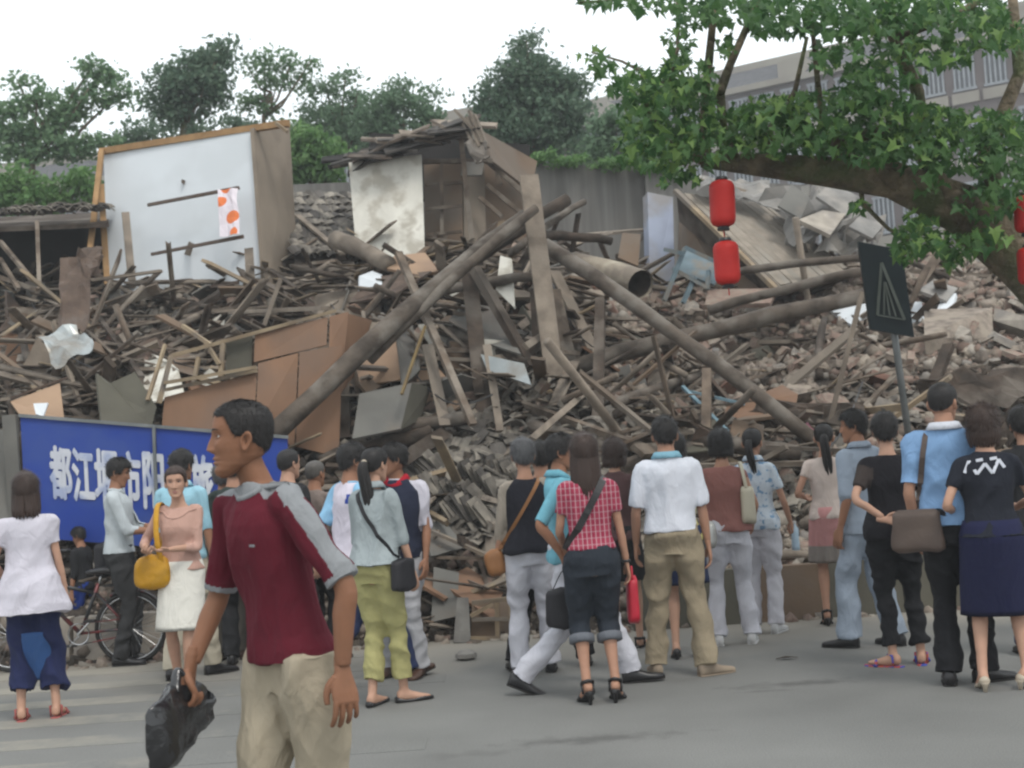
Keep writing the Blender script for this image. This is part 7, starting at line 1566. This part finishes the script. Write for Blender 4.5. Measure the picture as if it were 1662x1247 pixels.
fab('taupe', (.20, .16, .14)); top(B, 'taupe', .86, .5, .02, name='shirt'); trousers(B, 'charcoal', 1.0, .03, .09); shoes(B, 'leather')
fab('team_white', (.62, .58, .66)); fab('team_blue', (.26, .48, .68)); fab('team_mark', (.03, .06, .3)); fab('jeans_blue', (.03, .042, .10)); fab('white_slacks', (.55, .54, .58))
B = person('man in white and light blue sports shirt striding in dark jeans', 590, 1112, 1.74, -48, 'm', 'skin_tan', 'short', hands=((-.25, -.06, .82), (.24, .10, .84)), feet=((-.09, -.26, .11, 0, 22), (.08, .34, .085, 0, -10)), twist=-8, drop=.06)
top(B, 'team_white', .84, .42, .024, .02, 1.455, .03, .01, ('team_blue', 'crew'), lambda B, p: (1 if abs(B.axes(1.3)[0].dot(Vector(p) - B.ctr(1.3))) > .135 and p[2] > 1.1 else 0) if not (abs(B.axes(1.3)[0].dot(Vector(p) - B.ctr(1.3)) - .12) < .03 and 1.30 < p[2] < 1.36 and p[1] < 0) else 2, [M('team_white'), M('team_blue'), M('team_mark')], 'sports_shirt')
trousers(B, 'jeans_blue', 1.0, .03, .095); shoes(B, 'leather', 'leather_brown')
fab('steel_jacket', (.30, .34, .35), bump=.8); fab('yellow_twill', (.36, .335, .15), bump=.7)
B = person('woman with long ponytail in grey jacket and yellow trousers', 624, 1146, 1.64, -28, 'f', 'skin_light', 'pony', 'hair_black', .34, hands=((-.2, .12, .86), (.21, .12, .86)), feet=((-.07, -.03, .08, 5), (.07, .14, .08, -40)), lean=(.0, .04), twist=-6)
top(B, 'steel_jacket', .93, .62, .022, .03, 1.44, .028, .014, ('steel_jacket', 'polo'), name='jacket'); trousers(B, 'yellow_twill', .9, .018, .082, 1.0, .009, knee=.08); shoes(B, 'flat', 'leather_black')
bag(B, 'black crossbody bag on the woman in grey jacket', 'bag_black', (.21, .0, .86), (.10, .24, .22), 'box', None, .014, 'crossbody_bag', crossbody=((-.10, 1.43), (.185, .97)))
k = MB(); k.lathe(B.hc + B.hR @ Vector((0, -.118, .022)), [(.002, -.006), (.022, -.004), (.024, .006), (.003, .01)], 10, 0, B.hR @ Vector((0, -1, 0))); B.emit('hair_clip', [tuple(v) for v in k.v], k.f, [M('shoe_cream')])
fab('red_collar', (.38, .015, .03)); fab('navy_vest', (.02, .024, .045)); fab('pale_slacks', (.40, .40, .42))
B = person('man in navy vest with red collar standing at the tile rows', 663, 1098, 1.66, 158, 'm', 'skin_tan', 'short', hands=((-.22, .04, .85), (.22, .06, .85)), head=(-68, 0), twist=10, feet=((-.10, .0, .08), (.14, -.02, .08)))
top(B, 'white_blouse', .90, .55, .018, name='shirt'); top(B, 'navy_vest', .86, 0, .034, .02, 1.44, collar=('red_collar', 'polo'), name='vest'); trousers(B, 'pale_slacks', 1.0, .03, .09); shoes(B, 'sneaker', 'leather_brown')
# ---------------------------------------------------------------- middle group
fab('beige_sleeve', (.30, .26, .215)); fab('black_vest', (.014, .014, .02)); fab('white_jeans', (.54, .54, .59), bump=.7); fab('cyan_shirt', (.15, .38, .47)); fab('black_trousers', (.012, .012, .014))
B = person('woman in black vest with beige sleeves and white trousers', 873, 1098, 1.63, 6, 'f', 'skin_mid', 'fringe', 'hair_grey', hands=((-.23, .06, .86), (.235, .03, .86)), fat=1.06, feet=((-.12, -.02, .08), (.12, .16, .08)))
top(B, 'beige_sleeve', .92, .97, .014, .01, 1.43, .018, name='blouse'); top(B, 'black_vest', .88, 0, .028, .02, 1.43, name='vest'); trousers(B, 'white_jeans', 1.0, .028, .095); shoes(B, 'leather')
bag(B, 'tan leather crossbody bag on the woman in black vest', 'leather_tan', (-.25, .02, .83), (.16, .12, .20), 'pouch', None, .012, 'crossbody_bag', tilt=-15, crossbody=((.10, 1.42), (-.21, .93)))
B = person('man in cyan shirt striding in white trousers with a black bag', 938, 1118, 1.72, -88, 'm', 'skin_tan', 'short', hands=((-.24, .08, .84), (.24, -.05, .86)), hpose=('relax', 'grip'), feet=((-.08, .36, .08, 0, -4), (.08, -.36, .115, 0, 24)), lean=(0, -.02), drop=.075)
B2 = B; top(B, 'cyan_shirt', .88, .5, .02, name='shirt', collar=('cyan_shirt', 'polo')); trousers(B, 'white_jeans', 1.0, .03, .10); shoes(B, 'leather')
bag(B, 'black duffel bag carried by the man in cyan shirt', 'bag_black', (.24, -.08, .62), (.15, .22, .26), 'box', [[(.24, -.14, .72), (.24, -.05, .86), (.24, .0, .72)]], .012, 'hand_bag')
B = person('person in black trousers hidden behind the two white trousered walkers', 900, 1085, 1.60, 5, 'm', 'skin_mid', 'short', feet=((-.3, -.02, .08), (.25, .02, .08)))
top(B, 'charcoal', .86, .5, .02, name='shirt'); trousers(B, 'black_trousers', 1.0, .03, .10); shoes(B, 'leather')
fab('red_plaid', (.33, .045, .08), (.45, .34, .36), 'plaid'); fab('dark_denim', (.026, .032, .042), bump=.8); fab('cuff_grey', (.14, .15, .17))
B = person('woman with long brown hair in red plaid shirt and rolled denim capris', 976, 1140, 1.63, 4, 'f', 'skin_mid', 'long', 'hair_brown', .20, hands=((-.15, .24, .98), (.235, .04, .82)), feet=((-.085, .0, .125, 6, 26), (.10, .0, .125, -14, 26)), z0=0)
top(B, 'red_plaid', .97, .30, .012, .008, 1.42, .02, .008, name='plaid_shirt'); trousers(B, 'dark_denim', .68, .02, .084, 1.0, .008, 'denim_capris', 'cuff_grey', knee=.086); shoes(B, 'strapheel', 'leather_black')
strap(B, 'leather_black', (.11, 1.43), (-.16, .98), .045)
k = MB(); k.lathe(B.wr[1] - (B.wr[1] - B.el[1]).normalized() * .02, [(.028, -.008), (.031, 0), (.028, .008)], 12); B.emit('wristwatch', [tuple(v) for v in k.v], k.f, [M('leather_black')])
bag(B, 'bright red plastic carrier bag hanging beside the plaid shirt woman', 'plastic_red', (.26, .10, .62), (.08, .17, .30), 'box', [[(.26, .13, .75), (.26, .06, .84), (.26, .04, .75)]], .006, 'carrier_bag')
fab('purple_brown', (.09, .05, .05))
B = person('woman with brown hair holding a camera behind the plaid shirt woman', 1018, 1052, 1.58, -10, 'f', 'skin_light', 'wavy', 'hair_brown', .04, hands=((-.1, .28, 1.26), (.14, .26, 1.24)), hpose=('grip', 'pinch'), feet=((-.09, 0, .08), (.11, .02, .08)))
top(B, 'purple_brown', .88, .3, .016, name='blouse'); skirt(B, 'charcoal', .55, .2); shoes(B, 'strapheel', 'leather_black')
fab('white_polo', (.62, .64, .70), bump=.5); fab('polo_collar', (.22, .42, .52)); fab('khaki_drill', (.29, .24, .165), bump=.7)
B = person('man in white polo shirt and khaki trousers seen from behind', 1107, 1098, 1.71, -4, 'm', 'skin_mid', 'short', hands=((-.24, .08, .86), (.235, .03, .84)), fat=1.06, feet=((-.16, .10, .08), (.17, -.02, .08, -60)))
top(B, 'white_polo', .95, .46, .022, .006, 1.455, .03, .010, ('polo_collar', 'polo'), name='polo_shirt'); trousers(B, 'khaki_drill', 1.0, .034, .10, 1.0, .013, knee=.09); shoes(B, 'sneaker', 'shoe_beige', 'shoe_beige')
fab('butter_yellow', (.58, .52, .20))
B = person('woman with yellow sleeves raising a phone beyond the polo man', 1118, 1068, 1.60, -8, 'f', 'skin_light', 'long', 'hair_black', .05, hands=((-.08, .36, 1.40), (.03, .38, 1.42)), hpose=('pinch', 'grip'), hdir=(((.2, .3, 1), (1, 0, 0)), ((-.1, .2, 1), (-1, 0, 0))), elbow=((-.6, -.2, -1), (1.2, -.2, -1)), feet=((-.09, 0, .10, 5, 20), (.07, .05, .10, -5, 20)))
top(B, 'butter_yellow', .88, .3, .016, name='blouse'); skirt(B, 'jeans_blue', .55, .2); shoes(B, 'heel', 'leather_black')
k = MB(); ph = W(B, (.03, .40, 1.53)); k.box(ph, (.052, .018, .11)); k.box(ph + Vector((0, -.0095, .02)), (.04, .004, .045), mi=1); k.build('mobile_phone', [M('phone_silver'), M('screen')], label='silver phone held up above the white polo man', cat='phone')
bag(B, 'silver handbag on the arm of the woman with yellow sleeves', 'bag_silver', (.22, .02, .92), (.12, .2, .22), 'pouch', [[(.2, .06, 1.0), (.2, .0, 1.16), (.2, -.06, 1.0)]], .010)
fab('dusty_rose', (.26, .115, .10)); fab('floral_white', (.52, .58, .64), (.18, .30, .45), 'floral')
B = person('woman in dusty rose sleeveless top and white trousers', 1193, 1046, 1.60, -4, 'f', 'skin_mid', 'wavy', 'hair_black', .02, hands=((-.12, .24, 1.0), (.22, .1, .95)), fat=1.08, feet=((-.13, 0, .08), (.14, .02, .08)))
top(B, 'dusty_rose', .90, .12, .018, .012, 1.42, name='sleeveless_top'); trousers(B, 'white_jeans', 1.0, .03, .095); shoes(B, 'sneaker', 'shoe_white', 'shoe_white')
bag(B, 'cream shoulder bag on the woman in dusty rose top', 'bag_cream', (.175, -.09, 1.10), (.12, .14, .30), 'box', [[(.17, -.12, 1.22), (.145, -.09, 1.40), (.14, .0, 1.43), (.17, -.02, 1.22)]], .014)
B = person('woman in pale blue floral shirt and white trousers', 1243, 1028, 1.60, -22, 'f', 'skin_mid', 'pony', 'hair_black', .22, hands=((-.18, .16, .96), (.25, .12, .90)), hpose=('relax', 'grip'), feet=((-.09, 0, .08), (.09, .02, .08)))
top(B, 'floral_white', .86, .34, .02, .02, 1.43, name='floral_shirt', collar=('floral_white', 'polo')); trousers(B, 'white_slacks', 1.0, .026, .09); shoes(B, 'sneaker', 'shoe_white', 'shoe_white')
k = MB(); c = W(B, (.27, .17, .66)); k.lathe(c, [(.004, 0), (.031, .004), (.032, .05), (.029, .09), (.032, .14), (.03, .17), (.013, .20), (.013, .215)], 12); o = k.build('water_bottle', M('bottle_water'), smooth=True, label='clear water bottle held by the woman in floral shirt', cat='bottle')
k = MB(); k.lathe(c + Vector((0, 0, .212)), [(.015, 0), (.015, .02)], 10); kk = k.build('bottle_cap', M('shoe_white'), o)
# ---------------------------------------------------------------- right group
fab('ivory_blouse', (.56, .47, .42)); fab('pink_skirt', (.55, .27, .26)); fab('ruffle_grey', (.33, .29, .26), (.24, .21, .19), 'stripes'); fab('pale_grey_suit', (.29, .34, .41), bump=.7); fab('black_knit', (.012, .011, .014)); fab('sheer_black', (.045, .035, .032))
B = person('young woman in ivory blouse and tiered pink skirt with thin ponytail', 1360, 1014, 1.60, -12, 'f', 'skin_mid', 'pony', 'hair_black', .32, hands=((-.2, .14, 1.08), (.16, .22, 1.02)), feet=((-.085, 0, .11, 5, 22), (.095, .02, .11, -8, 22)))
top(B, 'ivory_blouse', .90, .22, .016, .010, 1.42, name='blouse'); skirt(B, 'pink_skirt', .52, .20, 1.0, mats=[M('pink_skirt'), M('ruffle_grey')], paint=lambda c: 1 if c[2] < .68 else 0, pleat=.05); shoes(B, 'strapheel', 'leather_black')
B = person('man in pale grey short-sleeved suit turned towards the heap', 1416, 1050, 1.68, 38, 'm', 'skin_tan', 'short', 'hair_black', hands=((-.235, .02, .86), (.235, .06, .84)), head=(30, 0), feet=((-.10, .12, .08, 20), (.13, -.12, .08)))
top(B, 'pale_grey_suit', .82, .52, .022, .03, 1.455, .03, .012, ('pale_grey_suit', 'polo'), name='suit_jacket'); trousers(B, 'pale_grey_suit', 1.0, .034, .115, knee=.095); shoes(B, 'leather')
B = person('woman all in black with one hand resting behind her back', 1466, 1082, 1.64, -8, 'f', 'skin_light', 'fringe', 'hair_black', hands=((-.06, -.19, 1.0), (.22, .1, .9)), hpose=('relax', 'relax'), hdir=(((1, -.1, -.1), (0, .2, 1)), None), elbow=((-1.6, -.3, .0), None), feet=((-.06, 0, .08, 60), (.13, .05, .08)), fat=1.02)
top(B, 'black_knit', .86, .34, .022, .02, 1.43, .024, .01, name='knit_top', paint=lambda B, p: 1 if (Vector(p) - B.sh[0]).dot((B.el[0] - B.sh[0]).normalized()) > .03 and (Vector(p) - B.sh[0]).cross((B.el[0] - B.sh[0]).normalized()).length < .075 else 0, mats=[M('black_knit'), M('sheer_black')]); trousers(B, 'black_trousers', .93, .03, .08); shoes(B, 'sandal', 'shoe_multi')
fab('blue_check_shirt', (.20, .36, .60), (.30, .45, .66), 'plaid'); MATS['blue_check_shirt'] = fabric('pale_blue_shirt', (.19, .32, .52)); fab('white_cotton', (.6, .62, .68))
B = person('tall man in light blue shirt with a brown shoulder bag', 1566, 1112, 1.80, -24, 'm', 'skin_mid', 'crop', 'hair_black', hands=((-.20, .02, .86), (.24, .1, .86)), head=(-14, 0), feet=((-.08, 0, .08), (.10, .10, .08, -50)))
top(B, 'pale_blue_shirt', .90, .44, .024, .01, 1.455, .03, .011, ('white_cotton', 'polo'), name='shirt'); trousers(B, 'black_trousers', 1.0, .032, .10); shoes(B, 'leather')
bag(B, 'flat brown messenger bag at the hip of the blue shirt man', 'bag_brown', (-.17, -.15, .88), (.30, .09, .24), 'box', None, .014, 'messenger_bag', crossbody=((-.09, 1.43), (-.17, 1.0), True, True))
fab('black_sweater', (.016, .018, .026)); fab('navy_skirt', (.014, .016, .05), bump=.4)
B = person('woman in black top with white scarf print and long navy skirt', 1630, 1120, 1.64, -16, 'f', 'skin_light', 'wavy', 'hair_brown', .06, hands=((-.20, .14, 1.06), (.16, .30, 1.06)), head=(-20, 0), fat=1.10, feet=((-.115, 0, .11, 5, 20), (.14, .04, .11, -45, 20)), elbow=(None, (.8, -.6, -.6)))
top(B, 'black_sweater', .92, .3, .018, .008, 1.43, .02, .009, name='knit_top'); skirt(B, 'navy_skirt', .44, .225, 1.02, fold=.01); shoes(B, 'heel', 'shoe_cream')
k = MB()
for (x0, z0, x1, z1) in ((-.10, 1.38, -.06, 1.30), (-.06, 1.30, -.01, 1.36), (-.01, 1.36, .03, 1.30), (.03, 1.30, .07, 1.38), (-.10, 1.38, -.13, 1.31), (.07, 1.38, .10, 1.33), (-.06, 1.38, -.02, 1.385), (.02, 1.385, .06, 1.39)):
    def sp_(x, z):
        return snap(B, x, z, -1, .003)
    k.bar(sp_(x0, z0), sp_(x1, z1), .018, .006, (0, -1, 0))
B.emit('white_print', [tuple(v) for v in k.v], k.f, [M('white_cotton')], smooth=False)
fab('mauve', (.16, .12, .16))
B = person('person in dark clothes at the far edge behind the navy skirt woman', 1690, 1062, 1.62, -10, 'f', 'skin_mid', 'fringe', 'hair_black', hands=((-.2, .2, 1.05), (.2, .2, 1.0)))
top(B, 'charcoal', .88, .5, .018, name='jacket'); trousers(B, 'jeans_blue', 1.0, .03, .09); shoes(B, 'leather')
# ---------------------------------------------------------------- bicycle parked across the road edge
fr_c = G(215, 1079); YB = fr_c.y + .02
bk = empty('bicycle', Vector((fr_c.x - .45, YB, 0)), 'old black and red bicycle standing between the white blouse woman and the sweater man', 'bicycle')
pm('bike_black', (.02, .02, .022), rough=.35, bump=0, var=0, spec=.5, c3=(.16, .02, .02), s3=5); pm('tyre', (.025, .024, .023), rough=.8, bump=.2, var=0); pm('chrome', (.45, .45, .45), rough=.25, metal=.9, bump=0, var=0)
def bp(u, z, y=0): return Vector((fr_c.x - u, YB + y, z))
def torus(k, c, r, t, n=36, m=8, a0=0, a1=6.2832, mi=0):
    pts = [bp(c[0] + r * math.cos(a0 + (a1 - a0) * i / n), c[1] + r * math.sin(a0 + (a1 - a0) * i / n), c[2] if len(c) > 2 else 0) for i in range(n + 1)]
    k.tube(pts, t, m, mi, abs(a1 - a0) < 6.28)
for hu_ in (0, .99):
    k = MB(); torus(k, (hu_, .30), .285, .018); wh = k.build('wheel', M('tyre'), bk, smooth=True)
    k = MB(); torus(k, (hu_, .30), .262, .009); k.build('rim', M('chrome'), wh, smooth=True)
    k = MB()
    for i in range(28):
        a = i * 6.2832 / 28; b2 = a + (.35 if i % 2 else -.35); k.tube([bp(hu_ + .02 * math.cos(b2), .30 + .02 * math.sin(b2), .02 if i % 2 else -.02), bp(hu_ + .258 * math.cos(a), .30 + .258 * math.sin(a))], .0018, 4)
    s_ = k.build('spokes', M('chrome'), wh)
    k = MB(); k.tube([bp(hu_, .30, -.05), bp(hu_, .30, .05)], .018, 10); k.build('hub', M('chrome'), wh, smooth=True)
    k = MB(); torus(k, (hu_, .30), .315, .016, 20, 6, R(60 if hu_ == 0 else 20), R(215 if hu_ == 0 else 140)); k.build('mudguard', M('bike_black'), bk, smooth=True)
for a, b2, r in (((.42, .28), (.25, .68), .016), ((.42, .28), (.77, .66), .018), ((.27, .60), (.76, .74), .016), ((0, .30), (.42, .28), .010), ((0, .30), (.27, .60), .009)):
    for y in ((0,) if r > .012 else (-.04, .04)):
        k = MB(); k.tube([bp(a[0], a[1], y), bp(b2[0], b2[1], y * .3)], r, 9); k.build('frame_tube', M('bike_black'), bk, smooth=True)
k = MB(); k.tube([bp(.75, .80), bp(.79, .60)], .02, 10); k.build('head_tube', M('bike_black'), bk, smooth=True)
for y in (-.05, .05):
    k = MB(); k.tube([bp(.79, .60, y * .4), bp(.84, .52, y), bp(.93, .36, y), bp(.99, .30, y)], .011, 8); k.build('fork_blade', M('bike_black'), bk, smooth=True)
k = MB(); k.tube([bp(.25, .66), bp(.22, .76)], .013, 8); k.build('seat_post', M('chrome'), bk, smooth=True)
k = MB(); rings(k, [(bp(.10, .775), .085, .028, Vector((0, 1, 0)), Vector((0, 0, 1))), (bp(.16, .79), .095, .032, Vector((0, 1, 0)), Vector((0, 0, 1))), (bp(.24, .785), .05, .026, Vector((0, 1, 0)), Vector((0, 0, 1))), (bp(.35, .775), .022, .018, Vector((0, 1, 0)), Vector((0, 0, 1)))], 14); k.build('saddle', M('leather_black'), bk, smooth=True)
k = MB(); k.tube([bp(.74, .82), bp(.73, .90), bp(.70, .93)], .012, 8); k.tube([bp(.60, .95, -.28), bp(.66, .96, -.24), bp(.72, .93, -.08), bp(.72, .93, .08), bp(.66, .96, .24), bp(.60, .95, .28)], .011, 8); k.build('handlebar', M('chrome'), bk, smooth=True)
for y in (-.28, .28):
    k = MB(); k.tube([bp(.56, .95, y * 1.02), bp(.64, .957, y * .9)], .016, 8); k.build('grip', M('leather_black'), bk, smooth=True)
k = MB(); k.lathe(bp(.80, .86), [(.005, -.03), (.04, -.02), (.05, .02), (.045, .03)], 14, 0, (-1, 0, 0)); k.build('head_lamp', M('shoe_white'), bk, smooth=True)
k = MB(); torus(k, (.42, .28, -.05), .085, .006, 24, 5); k.tube([bp(.42, .28, -.07), bp(.42, .28, .07)], .016, 8)
for s in (-1, 1): k.tube([bp(.42, .28, s * .07), bp(.42 + s * .12, .28 - s * .11, s * .08)], .009, 6)
cr_ = k.build('crank', M('chrome'), bk)
for s in (-1, 1):
    k = MB(); k.box(bp(.42 + s * .12, .17 if s > 0 else .39, s * .12), (.09, .07, .018)); k.build('pedal', M('leather_black'), bk)
k = MB(); k.tube([bp(.0, .385, -.05), bp(.42, .365, -.05)], .005, 5); k.tube([bp(.0, .25, -.05), bp(.42, .195, -.05)], .005, 5); k.build('chain', M('bike_black'), bk)
k = MB(); k.tube([bp(.02, .28, .03), bp(.10, .004, .16)], .009, 6); k.build('kickstand', M('chrome'), bk)
k = MB()
for y in (-.05, 0, .05): k.tube([bp(-.22, .66, y), bp(.2, .66, y)], .006, 5)
for s in (-.05, .05): k.tube([bp(0, .30, s), bp(-.12, .66, s)], .006, 5)
k.build('luggage_rack', M('bike_black'), bk)

# ================================================================== every loose piece is told apart by its look and by what lies nearest
LM = [('blue banner corner', 40, 690), ('blue banner seam', 250, 690), ('blue banner end', 455, 705), ('dark tiled roof', 60, 380), ('bent rusty sheet', 120, 470), ('bright bent sheet', 100, 555), ('white partition', 290, 470), ('pale wooden frame', 330, 600),
      ('plywood partition', 500, 600), ('box side', 470, 480), ('slumped tiles', 520, 380), ('fat pale log end', 590, 410), ('stained white board', 630, 400), ('tipped grey cabinet', 630, 670), ('thin leaning stick', 700, 560), ('dark upright post', 775, 560),
      ('crossed log peak', 840, 370), ('tall grey post', 890, 520), ('foot of the tall post', 910, 655), ('split beam', 830, 730), ('cream tube', 1010, 450), ('streaked wall', 960, 400), ('blue steel desk', 1120, 450), ('slanting log middle', 1080, 560), ('slanting log end', 1310, 715),
      ('smooth brown log', 1150, 530), ('short post', 1146, 650), ('plank roof foot', 1270, 470), ('red brown sheet', 1240, 650), ('triangle sign plate', 1440, 470), ('sign pole', 1465, 640), ('white plaster slab', 1385, 505), ('dark stake', 1335, 565), ('fallen wall block', 1555, 525), ('concrete lintel', 1640, 520),
      ('charred stake', 1520, 610), ('dark torn sheet', 1590, 640), ('roadside crate', 797, 1005), ('roadside slab', 750, 1005), ('latticed board', 720, 880), ('toppled tile rows', 710, 800), ('ruined hut', 770, 380), ('low boxes', 1300, 930), ('crumpled sheeting', 1320, 340), ('orange plywood', 610, 590), ('slanted grey sheet', 790, 530)]
COLR = {'weathered_wood': 'weathered brown', 'grey_wood': 'grey', 'dark_wood': 'dark', 'pale_wood': 'pale', 'hardboard': 'tan', 'dusty_brick': 'dusty', 'red_brick': 'reddish', 'mortar': 'mortared', 'concrete': 'pale', 'clay_tile': 'grey', 'dark_tile': 'dark', 'grey_board': 'dull grey', 'olive_board': 'olive', 'plywood': 'brown', 'light_plywood': 'orange', 'rust': 'rusty', 'old_white_board': 'cream'}
cinv = cam.matrix_world.inverted()
for o in list(COL.objects):
    if o.parent is None and o.get('group') and o.type == 'MESH' and o.get('category') in ('brick', 'masonry', 'roof tile', 'plank', 'pole', 'board'):
        q = cinv @ o.location; px = 831 + FPX * q.x / -q.z; py = 623.5 - FPX * q.y / -q.z
        ds = sorted((math.hypot(px - a, (py - b) * 1.3), n, a, b) for n, a, b in LM); (d0, n0, a0, b0), (d1, n1, a1, b1) = ds[:2]
        rel = 'hard by' if d0 < 22 else ('above' if b0 - py > abs(px - a0) else 'below' if py - b0 > abs(px - a0) else 'beside')
        dm = max(o.dimensions) if o.get('category') in ('plank', 'pole', 'board') else max(o.dimensions) * 4
        sz = 'short' if dm < 1.0 else 'long' if dm > 1.7 else 'middling'
        if o.get('category') == 'masonry': sz = {'short': 'small', 'long': 'big', 'middling': 'middling'}[sz]
        if o.get('category') in ('brick', 'roof tile'): sz = 'tilted' if abs(o.rotation_euler[0]) > .7 else 'flat' if abs(o.rotation_euler[0]) < .3 else 'leaning'
        noun = {'brick': 'brick', 'masonry': 'masonry lump', 'roof tile': 'curved tile', 'plank': 'plank', 'pole': 'pole', 'board': 'board'}[o['category']]
        o['label'] = '%s %s %s %s the %s towards the %s' % (sz, COLR.get(o.data.materials[0].name, 'dusty'), noun, rel, n0, n1)
